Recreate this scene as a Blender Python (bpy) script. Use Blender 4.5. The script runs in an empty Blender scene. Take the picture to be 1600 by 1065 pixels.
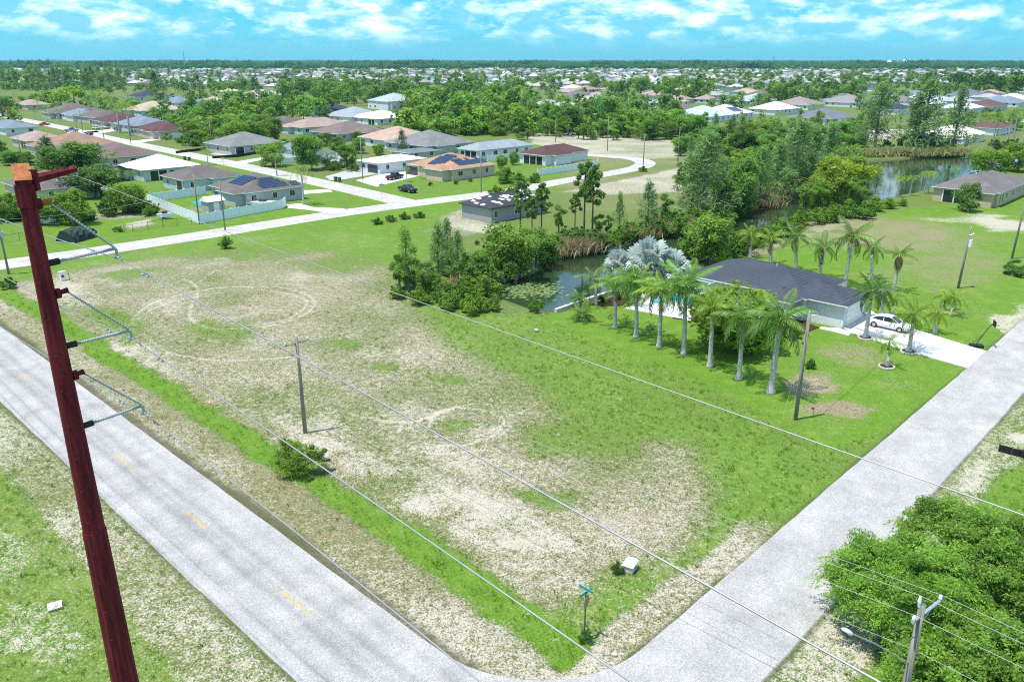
import bpy, math, random
import numpy as np
from mathutils import Vector, Matrix, Euler

rnd = random.Random(7)
S = bpy.context.scene
COL = S.collection

# ------------------------------------------------------------------ camera, light, exposure
H = 29.0
F, CX, CY, HY = 1240.0, 800.0, 532.5, 93.0
PITCH = math.atan((CY - HY) / F)
cam = bpy.data.cameras.new('camera')
camo = bpy.data.objects.new('camera', cam)
COL.objects.link(camo)
camo.location = (0, 0, H)
camo.rotation_euler = (math.pi / 2 - PITCH, 0, 0)
cam.sensor_width = 36
cam.lens = F / 1600 * 36
cam.clip_start = 0.5
cam.clip_end = 60000
S.camera = camo

SUN_AZ = math.radians(248)      # compass-like: direction the light comes from, measured from +Y clockwise
SUN_EL = math.radians(72)
world = bpy.data.worlds.new('World')
S.world = world
world.use_nodes = True
wn, wl = world.node_tree.nodes, world.node_tree.links
wn.clear()


def build_world():
    out = wn.new('ShaderNodeOutputWorld')
    bg = wn.new('ShaderNodeBackground')
    bg.inputs['Strength'].default_value = 0.135
    sky = wn.new('ShaderNodeTexSky')
    sky.sky_type = 'NISHITA'
    sky.sun_disc = False
    sky.sun_elevation = SUN_EL
    sky.sun_rotation = SUN_AZ
    sky.altitude = 30
    sky.air_density = 1.0
    sky.dust_density = 0.4
    sky.ozone_density = 2.0
    tint = wn.new('ShaderNodeMix'); tint.data_type = 'RGBA'; tint.blend_type = 'MULTIPLY'
    tint.inputs[0].default_value = 1.0
    tint.inputs[7].default_value = (0.13, 0.55, 0.84, 1)
    wl.new(sky.outputs[0], tint.inputs[6])
    # clouds: noise over the directions of the sky, flattened towards the horizon
    tc = wn.new('ShaderNodeTexCoord')
    sep = wn.new('ShaderNodeSeparateXYZ')
    wl.new(tc.outputs['Generated'], sep.inputs[0])
    cmb = wn.new('ShaderNodeMapping'); cmb.inputs['Scale'].default_value = (1, 1, 2.7)
    wl.new(tc.outputs['Generated'], cmb.inputs[0])
    n1 = wn.new('ShaderNodeTexNoise'); n1.inputs['Scale'].default_value = 14.5
    n1.inputs['Detail'].default_value = 10; n1.inputs['Roughness'].default_value = 0.66
    n1.inputs['Distortion'].default_value = 0.15
    wl.new(cmb.outputs[0], n1.inputs['Vector'])
    r1 = wn.new('ShaderNodeValToRGB')
    r1.color_ramp.elements[0].position = 0.385; r1.color_ramp.elements[0].color = (0, 0, 0, 1)
    r1.color_ramp.elements[1].position = 0.56; r1.color_ramp.elements[1].color = (1, 1, 1, 1)
    wl.new(n1.outputs[0], r1.inputs[0])
    # clouds thin out into the far distance
    rh = wn.new('ShaderNodeMapRange'); rh.interpolation_type = 'SMOOTHSTEP'
    rh.inputs['From Min'].default_value = 0.006; rh.inputs['From Max'].default_value = 0.042
    wl.new(sep.outputs[2], rh.inputs[0])
    fac = wn.new('ShaderNodeMath'); fac.operation = 'MULTIPLY'
    wl.new(r1.outputs[0], fac.inputs[0]); wl.new(rh.outputs[0], fac.inputs[1])
    f2 = wn.new('ShaderNodeMath'); f2.operation = 'MULTIPLY'; f2.inputs[1].default_value = 0.85
    wl.new(fac.outputs[0], f2.inputs[0])
    # brighter cloud tops, bluer bodies
    n2 = wn.new('ShaderNodeTexNoise'); n2.inputs['Scale'].default_value = 24
    n2.inputs['Detail'].default_value = 6
    wl.new(cmb.outputs[0], n2.inputs['Vector'])
    cr = wn.new('ShaderNodeValToRGB')
    cr.color_ramp.elements[0].position = 0.42; cr.color_ramp.elements[0].color = (1.5, 3.7, 5.9, 1)
    cr.color_ramp.elements[1].position = 0.62; cr.color_ramp.elements[1].color = (7.4, 8.0, 8.3, 1)
    wl.new(n2.outputs[0], cr.inputs[0])
    mix = wn.new('ShaderNodeMix'); mix.data_type = 'RGBA'
    wl.new(f2.outputs[0], mix.inputs[0])
    wl.new(tint.outputs[2], mix.inputs[6]); wl.new(cr.outputs[0], mix.inputs[7])
    wl.new(mix.outputs[2], bg.inputs['Color'])
    wl.new(bg.outputs[0], out.inputs['Surface'])


build_world()
sun = bpy.data.lights.new('sun', 'SUN')
sun.energy = 3.9
sun.angle = math.radians(0.53)
sun.color = (1.0, 0.955, 0.88)
suno = bpy.data.objects.new('sun', sun)
COL.objects.link(suno)
sd = Vector((math.sin(SUN_AZ) * math.cos(SUN_EL), math.cos(SUN_AZ) * math.cos(SUN_EL), math.sin(SUN_EL)))
suno.rotation_euler = (-sd).to_track_quat('-Z', 'Y').to_euler()
S.view_settings.view_transform = 'Standard'
S.view_settings.look = 'None'
S.view_settings.exposure = 0.70
S.view_settings.gamma = 1
S.view_settings.use_curve_mapping = False
S.render.engine = 'CYCLES'
S.cycles.use_denoising = False
S.cycles.filter_width = 1.1
S.cycles.max_bounces = 6
S.cycles.diffuse_bounces = 3
S.cycles.transmission_bounces = 4
S.cycles.transparent_max_bounces = 8


# ------------------------------------------------------------------ survey: photo pixel (1600 wide) <-> ground
def ray(x, y):
    a = (x - CX) / F; b = (CY - y) / F
    return (a, math.cos(PITCH) + b * math.sin(PITCH), -math.sin(PITCH) + b * math.cos(PITCH))


def G(x, y, z=0.0):
    r = ray(x, y)
    t = (H - z) / -r[2]
    return Vector((r[0] * t, r[1] * t, z))


def height_at(base, px, py):
    r = ray(px, py)
    t = math.hypot(base[0], base[1]) / math.hypot(r[0], r[1])
    return H + r[2] * t


def to_px(X, Y, Z=0.0):
    dz = Z - H
    fw = Y * math.cos(PITCH) - dz * math.sin(PITCH)
    up = Y * math.sin(PITCH) + dz * math.cos(PITCH)
    fw = np.where(np.abs(fw) < 1e-3, 1e-3, fw)
    return CX + F * X / fw, CY - F * up / fw, fw


U = Vector((-0.7196, 0.6944, 0))      # along the main road, away to the left
V = Vector((0.6944, 0.7196, 0))       # along the side road, away to the right
GRID = math.atan2(V.y, V.x)


def UV(p):
    return p.x * U.x + p.y * U.y, p.x * V.x + p.y * V.y


def fromUV(u, v, z=0.0):
    return Vector((U.x * u + V.x * v, U.y * u + V.y * v, z))


# ------------------------------------------------------------------ materials
MATS = {}


def new_mat(name):
    m = bpy.data.materials.new(name)
    m.use_nodes = True
    n = m.node_tree.nodes; n.clear()
    o = n.new('ShaderNodeOutputMaterial')
    b = n.new('ShaderNodeBsdfPrincipled')
    m.node_tree.links.new(b.outputs[0], o.inputs[0])
    MATS[name] = m
    return m, n, m.node_tree.links, b


def setspec(b, v):
    b.inputs['Specular IOR Level'].default_value = v


def plain(name, col, rough=0.6, var=0.12, scale=3.0, spec=0.3, metal=0.0, tint=False, bump=0.0):
    """procedural paint / wood / metal: base colour broken by two noises"""
    m, n, l, b = new_mat(name)
    tc = n.new('ShaderNodeTexCoord')
    nz = n.new('ShaderNodeTexNoise'); nz.inputs['Scale'].default_value = scale
    nz.inputs['Detail'].default_value = 5
    l.new(tc.outputs['Object'], nz.inputs['Vector'])
    mr = n.new('ShaderNodeMapRange')
    mr.inputs['From Min'].default_value = 0.3; mr.inputs['From Max'].default_value = 0.7
    mr.inputs['To Min'].default_value = 1 - var; mr.inputs['To Max'].default_value = 1 + var
    l.new(nz.outputs[0], mr.inputs[0])
    mx = n.new('ShaderNodeVectorMath'); mx.operation = 'SCALE'
    mx.inputs[0].default_value = col[:3]
    if tint:
        oi = n.new('ShaderNodeObjectInfo')
        l.new(oi.outputs['Color'], mx.inputs[0])
    l.new(mr.outputs[0], mx.inputs[3])
    l.new(mx.outputs[0], b.inputs['Base Color'])
    b.inputs['Roughness'].default_value = rough
    b.inputs['Metallic'].default_value = metal
    setspec(b, spec)
    if bump:
        bp = n.new('ShaderNodeBump'); bp.inputs['Strength'].default_value = bump
        bp.inputs['Distance'].default_value = 0.03
        l.new(nz.outputs[0], bp.inputs['Height'])
        l.new(bp.outputs[0], b.inputs['Normal'])
    return m


def leaf_mat(name, c1, c2, trans=0.3, rough=0.55):
    """leaf colour = mix(c1, c2, per-leaf tone) times the object's own tint"""
    m = bpy.data.materials.new(name); m.use_nodes = True
    n, l = m.node_tree.nodes, m.node_tree.links
    n.clear()
    o = n.new('ShaderNodeOutputMaterial')
    at = n.new('ShaderNodeAttribute'); at.attribute_name = 'tone'
    mx = n.new('ShaderNodeMix'); mx.data_type = 'RGBA'
    mx.inputs[6].default_value = (*c1, 1); mx.inputs[7].default_value = (*c2, 1)
    l.new(at.outputs['Fac'], mx.inputs[0])
    oi = n.new('ShaderNodeObjectInfo')
    mu = n.new('ShaderNodeMix'); mu.data_type = 'RGBA'; mu.blend_type = 'MULTIPLY'
    mu.inputs[0].default_value = 1.0
    l.new(mx.outputs[2], mu.inputs[6]); l.new(oi.outputs['Color'], mu.inputs[7])
    b = n.new('ShaderNodeBsdfPrincipled')
    b.inputs['Roughness'].default_value = rough
    setspec(b, 0.25)
    l.new(mu.outputs[2], b.inputs['Base Color'])
    t = n.new('ShaderNodeBsdfTranslucent')
    hs = n.new('ShaderNodeHueSaturation'); hs.inputs['Saturation'].default_value = 1.1
    hs.inputs['Value'].default_value = 1.25; hs.inputs['Hue'].default_value = 0.49
    l.new(mu.outputs[2], hs.inputs['Color'])
    l.new(hs.outputs[0], t.inputs['Color'])
    ms = n.new('ShaderNodeMixShader'); ms.inputs[0].default_value = trans
    l.new(b.outputs[0], ms.inputs[1]); l.new(t.outputs[0], ms.inputs[2])
    l.new(ms.outputs[0], o.inputs[0])
    MATS[name] = m
    return m


plain('white_paint', (0.78, 0.79, 0.78), 0.5, 0.05)
plain('white_vinyl', (0.72, 0.80, 0.82), 0.4, 0.04)
plain('wall_tint', (1, 1, 1), 0.8, 0.06, 1.2, 0.2, tint=True)
plain('trim_white', (0.72, 0.73, 0.72), 0.5, 0.04)
plain('dark_trim', (0.06, 0.06, 0.065), 0.5, 0.2)
plain('car_tint', (1, 1, 1), 0.25, 0.02, 2, 0.5, tint=True)
plain('tyre', (0.02, 0.02, 0.02), 0.8, 0.2, 20)
plain('alloy', (0.45, 0.46, 0.48), 0.3, 0.1, 10, 0.5, 0.8)
plain('black_plastic', (0.012, 0.012, 0.014), 0.55, 0.3, 8)
plain('tail_red', (0.4, 0.02, 0.02), 0.3, 0.1)
plain('lamp_white', (0.75, 0.76, 0.78), 0.35, 0.05, 6, 0.5)
plain('galvanised', (0.42, 0.44, 0.46), 0.42, 0.15, 6, 0.5, 0.5)
plain('conductor', (0.28, 0.28, 0.30), 0.55, 0.1, 3, 0.4, 0.35)
plain('thin_wire', (0.30, 0.30, 0.32), 0.55, 0.1, 3, 0.4, 0.3)
plain('insulator_grey', (0.30, 0.31, 0.33), 0.45, 0.12, 20)
plain('porcelain', (0.70, 0.74, 0.74), 0.3, 0.06, 9, 0.5)
plain('bark_grey', (0.20, 0.18, 0.155), 0.9, 0.35, 4, 0.1, bump=0.5)
plain('bark_brown', (0.115, 0.085, 0.06), 0.9, 0.35, 4, 0.1, bump=0.5)
plain('palm_trunk', (0.42, 0.40, 0.37), 0.85, 0.22, 3, 0.1, bump=0.4)
plain('palm_boot', (0.20, 0.15, 0.10), 0.9, 0.4, 8, 0.1, bump=0.6)
plain('crownshaft', (0.22, 0.30, 0.04), 0.5, 0.25, 3)
plain('mulch', (0.06, 0.035, 0.024), 0.95, 0.5, 14, 0.05, bump=0.8)
plain('stone_pale', (0.5, 0.47, 0.43), 0.85, 0.2, 6, 0.1, bump=0.4)
plain('solar_glass', (0.012, 0.022, 0.055), 0.12, 0.3, 1.5, 0.6)
plain('glass_dark', (0.02, 0.028, 0.034), 0.08, 0.4, 1.0, 0.6)
plain('screen_mesh', (0.12, 0.125, 0.13), 0.8, 0.15, 8)
plain('silt_black', (0.012, 0.012, 0.014), 0.6, 0.4, 3)
plain('sign_green', (0.01, 0.26, 0.22), 0.4, 0.05)
plain('sign_back', (0.30, 0.20, 0.15), 0.6, 0.12, 5, 0.4, 0.2)
plain('sign_post', (0.05, 0.10, 0.09), 0.6, 0.2)
plain('yellow_plastic', (0.42, 0.38, 0.10), 0.5, 0.08)
plain('red_plastic', (0.5, 0.03, 0.02), 0.4, 0.1)
plain('bin_green', (0.02, 0.12, 0.09), 0.5, 0.1)
plain('bin_brown', (0.13, 0.10, 0.07), 0.6, 0.15)
plain('net_dark', (0.035, 0.05, 0.048), 0.85, 0.5, 5, 0.1, bump=0.5)
plain('block_grey', (0.36, 0.36, 0.35), 0.9, 0.12, 2.5, 0.1)
plain('pool_blue', (0.02, 0.36, 0.42), 0.06, 0.15, 1.5, 0.5)
plain('underlay_white', (0.6, 0.6, 0.62), 0.8, 0.1, 3)
plain('orange_paint', (0.5, 0.09, 0.02), 0.5, 0.15)


def pole_wood():
    m, n, l, b = new_mat('pole_wood')
    tc = n.new('ShaderNodeTexCoord')
    mp = n.new('ShaderNodeMapping'); mp.inputs['Scale'].default_value = (14, 14, 0.6)
    l.new(tc.outputs['Object'], mp.inputs[0])
    nz = n.new('ShaderNodeTexNoise'); nz.inputs['Scale'].default_value = 1.0; nz.inputs['Detail'].default_value = 6
    l.new(mp.outputs[0], nz.inputs['Vector'])
    r = n.new('ShaderNodeValToRGB')
    r.color_ramp.elements[0].position = 0.3; r.color_ramp.elements[0].color = (0.11, 0.095, 0.08, 1)
    r.color_ramp.elements[1].position = 0.7; r.color_ramp.elements[1].color = (0.33, 0.32, 0.27, 1)
    l.new(nz.outputs[0], r.inputs[0]); l.new(r.outputs[0], b.inputs['Base Color'])
    b.inputs['Roughness'].default_value = 0.85; setspec(b, 0.15)
    bp = n.new('ShaderNodeBump'); bp.inputs['Strength'].default_value = 0.5; bp.inputs['Distance'].default_value = 0.02
    l.new(nz.outputs[0], bp.inputs['Height']); l.new(bp.outputs[0], b.inputs['Normal'])


def rust():
    """weathering steel: maroon with darker vertical runs"""
    m, n, l, b = new_mat('weathering_steel')
    tc = n.new('ShaderNodeTexCoord')
    mp = n.new('ShaderNodeMapping'); mp.inputs['Scale'].default_value = (5, 5, 0.35)
    l.new(tc.outputs['Object'], mp.inputs[0])
    nz = n.new('ShaderNodeTexNoise'); nz.inputs['Scale'].default_value = 1.4; nz.inputs['Detail'].default_value = 7
    l.new(mp.outputs[0], nz.inputs['Vector'])
    r = n.new('ShaderNodeValToRGB')
    e = r.color_ramp.elements
    e[0].position = 0.28; e[0].color = (0.030, 0.008, 0.008, 1)
    e[1].position = 0.72; e[1].color = (0.19, 0.022, 0.030, 1)
    k = e.new(0.5); k.color = (0.115, 0.013, 0.018, 1)
    l.new(nz.outputs[0], r.inputs[0])
    n2 = n.new('ShaderNodeTexNoise'); n2.inputs['Scale'].default_value = 9; n2.inputs['Detail'].default_value = 4
    l.new(tc.outputs['Object'], n2.inputs['Vector'])
    mx = n.new('ShaderNodeMix'); mx.data_type = 'RGBA'; mx.blend_type = 'OVERLAY'
    mx.inputs[0].default_value = 0.35
    l.new(r.outputs[0], mx.inputs[6]); l.new(n2.outputs[0], mx.inputs[7])
    l.new(mx.outputs[2], b.inputs['Base Color'])
    b.inputs['Roughness'].default_value = 0.85; setspec(b, 0.15)
    bp = n.new('ShaderNodeBump'); bp.inputs['Strength'].default_value = 0.35; bp.inputs['Distance'].default_value = 0.01
    l.new(n2.outputs[0], bp.inputs['Height']); l.new(bp.outputs[0], b.inputs['Normal'])
    plain('rust_orange', (0.36, 0.13, 0.05), 0.8, 0.35, 5, 0.15, bump=0.3)


def roof_mat(name, row=0.0, var=0.25):
    """shingle or tile roof; colour comes from the object's own tint"""
    m, n, l, b = new_mat(name)
    oi = n.new('ShaderNodeObjectInfo')
    tc = n.new('ShaderNodeTexCoord')
    nz = n.new('ShaderNodeTexNoise'); nz.inputs['Scale'].default_value = 3.2; nz.inputs['Detail'].default_value = 8
    nz.inputs['Roughness'].default_value = 0.75
    l.new(tc.outputs['Object'], nz.inputs['Vector'])
    n2 = n.new('ShaderNodeTexNoise'); n2.inputs['Scale'].default_value = 0.35; n2.inputs['Detail'].default_value = 3
    l.new(tc.outputs['Object'], n2.inputs['Vector'])
    wv = n.new('ShaderNodeTexWave'); wv.bands_direction = 'Z'; wv.inputs['Scale'].default_value = 2.2
    wv.inputs['Distortion'].default_value = 0.6
    l.new(tc.outputs['Object'], wv.inputs['Vector'])
    ad = n.new('ShaderNodeMath'); ad.operation = 'MULTIPLY_ADD'; ad.inputs[1].default_value = 0.22
    l.new(wv.outputs['Fac'], ad.inputs[0]); l.new(nz.outputs[0], ad.inputs[2])
    a2 = n.new('ShaderNodeMath'); a2.operation = 'MULTIPLY_ADD'; a2.inputs[1].default_value = 0.5
    l.new(n2.outputs[0], a2.inputs[0]); l.new(ad.outputs[0], a2.inputs[2])
    mr = n.new('ShaderNodeMapRange')
    mr.inputs['From Min'].default_value = 0.5; mr.inputs['From Max'].default_value = 1.2
    mr.inputs['To Min'].default_value = 1 - var; mr.inputs['To Max'].default_value = 1 + var
    l.new(a2.outputs[0], mr.inputs[0])
    sc = n.new('ShaderNodeVectorMath'); sc.operation = 'SCALE'
    l.new(oi.outputs['Color'], sc.inputs[0]); l.new(mr.outputs[0], sc.inputs[3])
    l.new(sc.outputs[0], b.inputs['Base Color'])
    b.inputs['Roughness'].default_value = 0.8; setspec(b, 0.2)
    bp = n.new('ShaderNodeBump'); bp.inputs['Strength'].default_value = 0.3; bp.inputs['Distance'].default_value = 0.03
    l.new(ad.outputs[0], bp.inputs['Height']); l.new(bp.outputs[0], b.inputs['Normal'])


pole_wood(); rust(); roof_mat('roof_shingle', 0, .42)
leaf_mat('leaf_broad', (0.066, 0.118, 0.028), (0.195, 0.310, 0.070), .5)
leaf_mat('leaf_pine', (0.050, 0.100, 0.022), (0.140, 0.230, 0.050), 0.4)
leaf_mat('leaf_casuarina', (0.090, 0.135, 0.050), (0.220, 0.290, 0.115), 0.45)
leaf_mat('leaf_palm', (0.085, 0.155, 0.032), (0.240, 0.360, 0.080), 0.4, 0.4)
leaf_mat('leaf_silver', (0.36, 0.42, 0.39), (0.60, 0.66, 0.61), 0.4, 0.9)
leaf_mat('leaf_dead', (0.10, 0.065, 0.035), (0.32, 0.24, 0.13), 0.15, 0.8)
leaf_mat('leaf_reed', (0.20, 0.17, 0.08), (0.46, 0.40, 0.23), 0.3, 0.8)
leaf_mat('leaf_grass', (0.095, 0.180, 0.020), (0.175, 0.290, 0.045), 0.5, 0.8)


# ------------------------------------------------------------------ mesh helpers
class MB:
    """collects faces into ONE mesh; every face may carry a material slot"""
    def __init__(self):
        self.v = []; self.f = []; self.s = []

    def add(self, vs, fs, slot=0):
        o = len(self.v)
        self.v.extend([tuple(p) for p in vs])
        for f in fs:
            self.f.append(tuple(i + o for i in f)); self.s.append(slot)
        return self

    def box(self, x0, y0, z0, x1, y1, z1, slot=0, bottom=True):
        vs = [(x0, y0, z0), (x1, y0, z0), (x1, y1, z0), (x0, y1, z0), (x0, y0, z1), (x1, y0, z1), (x1, y1, z1), (x0, y1, z1)]
        fs = [(4, 5, 6, 7), (0, 1, 5, 4), (1, 2, 6, 5), (2, 3, 7, 6), (3, 0, 4, 7)]
        if bottom: fs.append((3, 2, 1, 0))
        return self.add(vs, fs, slot)

    def tube(self, pts, radii, n=8, slot=0, cap=True):
        pts = [Vector(p) for p in pts]
        if not hasattr(radii, '__len__'): radii = [radii] * len(pts)
        vs = []; fs = []
        prev = None
        for i, p in enumerate(pts):
            a = pts[max(i - 1, 0)]; b = pts[min(i + 1, len(pts) - 1)]
            t = (b - a).normalized() if (b - a).length > 1e-9 else Vector((0, 0, 1))
            if prev is None:
                ref = Vector((1, 0, 0)) if abs(t.x) < 0.9 else Vector((0, 1, 0))
                s = t.cross(ref).normalized()
            else:
                s = (prev - t * prev.dot(t))
                s = s.normalized() if s.length > 1e-6 else t.orthogonal().normalized()
            prev = s
            w = t.cross(s)
            for k in range(n):
                an = 2 * math.pi * k / n
                vs.append(p + (s * math.cos(an) + w * math.sin(an)) * radii[i])
        for i in range(len(pts) - 1):
            for k in range(n):
                k2 = (k + 1) % n
                fs.append((i * n + k, i * n + k2, (i + 1) * n + k2, (i + 1) * n + k))
        if cap:
            fs.append(tuple(reversed(range(n)))); m = (len(pts) - 1) * n
            fs.append(tuple(range(m, m + n)))
        return self.add(vs, fs, slot)

    def cyl(self, x, y, z0, z1, r0, r1=None, n=12, slot=0):
        return self.tube([(x, y, z0), (x, y, z1)], [r0, r0 if r1 is None else r1], n, slot)

    def ellipsoid(self, c, r, nu=10, nv=6, slot=0):
        vs = []; fs = []
        for j in range(nv + 1):
            th = math.pi * j / nv
            for i in range(nu):
                ph = 2 * math.pi * i / nu
                vs.append((c[0] + r[0] * math.sin(th) * math.cos(ph), c[1] + r[1] * math.sin(th) * math.sin(ph), c[2] + r[2] * math.cos(th)))
        for j in range(nv):
            for i in range(nu):
                i2 = (i + 1) % nu
                fs.append((j * nu + i, (j + 1) * nu + i, (j + 1) * nu + i2, j * nu + i2))
        return self.add(vs, fs, slot)

    def mesh(self, name, mats, smooth=False):
        me = bpy.data.meshes.new(name)
        me.from_pydata(self.v, [], self.f)
        if not isinstance(mats, (list, tuple)): mats = [mats]
        for m in mats: me.materials.append(MATS[m])
        if len(mats) > 1: me.polygons.foreach_set('material_index', self.s)
        if smooth: me.polygons.foreach_set('use_smooth', [True] * len(self.f))
        me.update()
        return me

    def obj(self, name, mats, parent=None, smooth=False):
        return link(name, self.mesh(name, mats, smooth), parent)


def link(name, me, parent=None):
    o = bpy.data.objects.new(name, me)
    COL.objects.link(o)
    if parent is not None: o.parent = parent
    return o


def tag(o, label=None, cat=None, group=None, kind=None):
    if label: o['label'] = label
    if cat: o['category'] = cat
    if group: o['group'] = group
    if kind: o['kind'] = kind
    return o


def thing(name, loc, rz=0.0, label=None, cat=None, group=None):
    o = bpy.data.objects.new(name, None)
    COL.objects.link(o)
    o.location = loc
    o.rotation_euler = (0, 0, rz)
    o.empty_display_size = 0.3
    return tag(o, label, cat, group)


def copy_tree(o, parent=None):
    c = o.copy()
    COL.objects.link(c)
    if parent is not None: c.parent = parent
    for ch in o.children: copy_tree(ch, c)
    return c


def np_mesh(name, verts, faces, mats, tone=None, slots=None):
    """big quad mesh from numpy arrays; tone = per-vertex float attribute"""
    me = bpy.data.meshes.new(name)
    nv, nf = len(verts), len(faces)
    k = faces.shape[1]
    me.vertices.add(nv); me.vertices.foreach_set('co', np.asarray(verts, np.float32).ravel())
    me.loops.add(nf * k); me.loops.foreach_set('vertex_index', np.asarray(faces, np.int32).ravel())
    me.polygons.add(nf)
    me.polygons.foreach_set('loop_start', np.arange(0, nf * k, k, dtype=np.int32))
    if not isinstance(mats, (list, tuple)): mats = [mats]
    for m in mats: me.materials.append(MATS[m])
    if slots is not None: me.polygons.foreach_set('material_index', np.asarray(slots, np.int32))
    if tone is not None:
        at = me.attributes.new('tone', 'FLOAT', 'POINT')
        at.data.foreach_set('value', np.asarray(tone, np.float32))
    me.update(calc_edges=True)
    me.validate()
    return me

# ------------------------------------------------------------------ numeric noise
def vnoise(x, y, scale, seed=0):
    g = np.random.default_rng(seed).random((256, 256))
    x = x / scale + 1000.0; y = y / scale + 1000.0
    xi = np.floor(x).astype(np.int64); yi = np.floor(y).astype(np.int64)
    fx = x - xi; fy = y - yi
    fx = fx * fx * (3 - 2 * fx); fy = fy * fy * (3 - 2 * fy)
    a = g[xi & 255, yi & 255]; b = g[(xi + 1) & 255, yi & 255]
    c = g[xi & 255, (yi + 1) & 255]; d = g[(xi + 1) & 255, (yi + 1) & 255]
    return (a * (1 - fx) + b * fx) * (1 - fy) + (c * (1 - fx) + d * fx) * fy


def fbm(x, y, scale, seed=0, octs=4):
    t = 0; a = 0.5; s = 0
    for i in range(octs):
        t = t + a * vnoise(x, y, scale / 2 ** i, seed + i * 17); s += a; a *= 0.5
    return t / s


def sstep(a, b, x):
    t = np.clip((x - a) / (b - a), 0, 1)
    return t * t * (3 - 2 * t)


def seg_dist(X, Y, a, b):
    ax, ay = a[0], a[1]; bx, by = b[0] - ax, b[1] - ay
    L = bx * bx + by * by + 1e-9
    t = np.clip(((X - ax) * bx + (Y - ay) * by) / L, 0, 1)
    return np.hypot(X - ax - t * bx, Y - ay - t * by)


def poly_sdf(X, Y, pts):
    d = np.full(X.shape, 1e9); ins = np.zeros(X.shape, bool)
    for i in range(len(pts)):
        a, b = pts[i], pts[(i + 1) % len(pts)]
        d = np.minimum(d, seg_dist(X, Y, a, b))
        c = ((a[1] > Y) != (b[1] > Y))
        with np.errstate(divide='ignore', invalid='ignore'):
            xs = (b[0] - a[0]) * (Y - a[1]) / ((b[1] - a[1]) if b[1] != a[1] else 1e-9) + a[0]
        ins ^= (c & (X < xs))
    return np.where(ins, -d, d)


def pline_dist(X, Y, pts):
    d = np.full(X.shape, 1e9)
    for a, b in zip(pts, pts[1:]): d = np.minimum(d, seg_dist(X, Y, a, b))
    return d


WATER_PX = [(764, 444), (772, 428), (800, 414), (850, 402), (920, 391), (1000, 370), (1150, 331), (1240, 306), (1335, 280),
            (1350, 252), (1440, 244), (1520, 241), (1640, 236), (1640, 256), (1530, 266), (1475, 284), (1440, 296), (1378, 308),
            (1300, 331), (1200, 363), (1100, 400), (1000, 440), (960, 454), (868, 484), (838, 480), (800, 466)]
WATER = [G(*p) for p in WATER_PX]


def axis(lo, fine0, fine1, hi, step, grow, cap=1e9):
    a = list(np.arange(fine0, fine1, step))
    x, s = a[-1], step
    while x < hi:
        s = min(s * grow, cap if x < 330 else 1e9); x += s; a.append(x)
    x, s = a[0], step; b = []
    while x > lo:
        s *= grow; x -= s; b.append(x)
    return np.array(b[::-1] + a)


def arc_px(cx, cy, rx, ry, a0, a1, n=24, ang=0.0):
    out = []
    for i in range(n + 1):
        t = math.radians(a0 + (a1 - a0) * i / n)
        x, y = rx * math.cos(t), ry * math.sin(t)
        out.append((cx + x * math.cos(ang) - y * math.sin(ang), cy + x * math.sin(ang) + y * math.cos(ang)))
    return out


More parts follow.
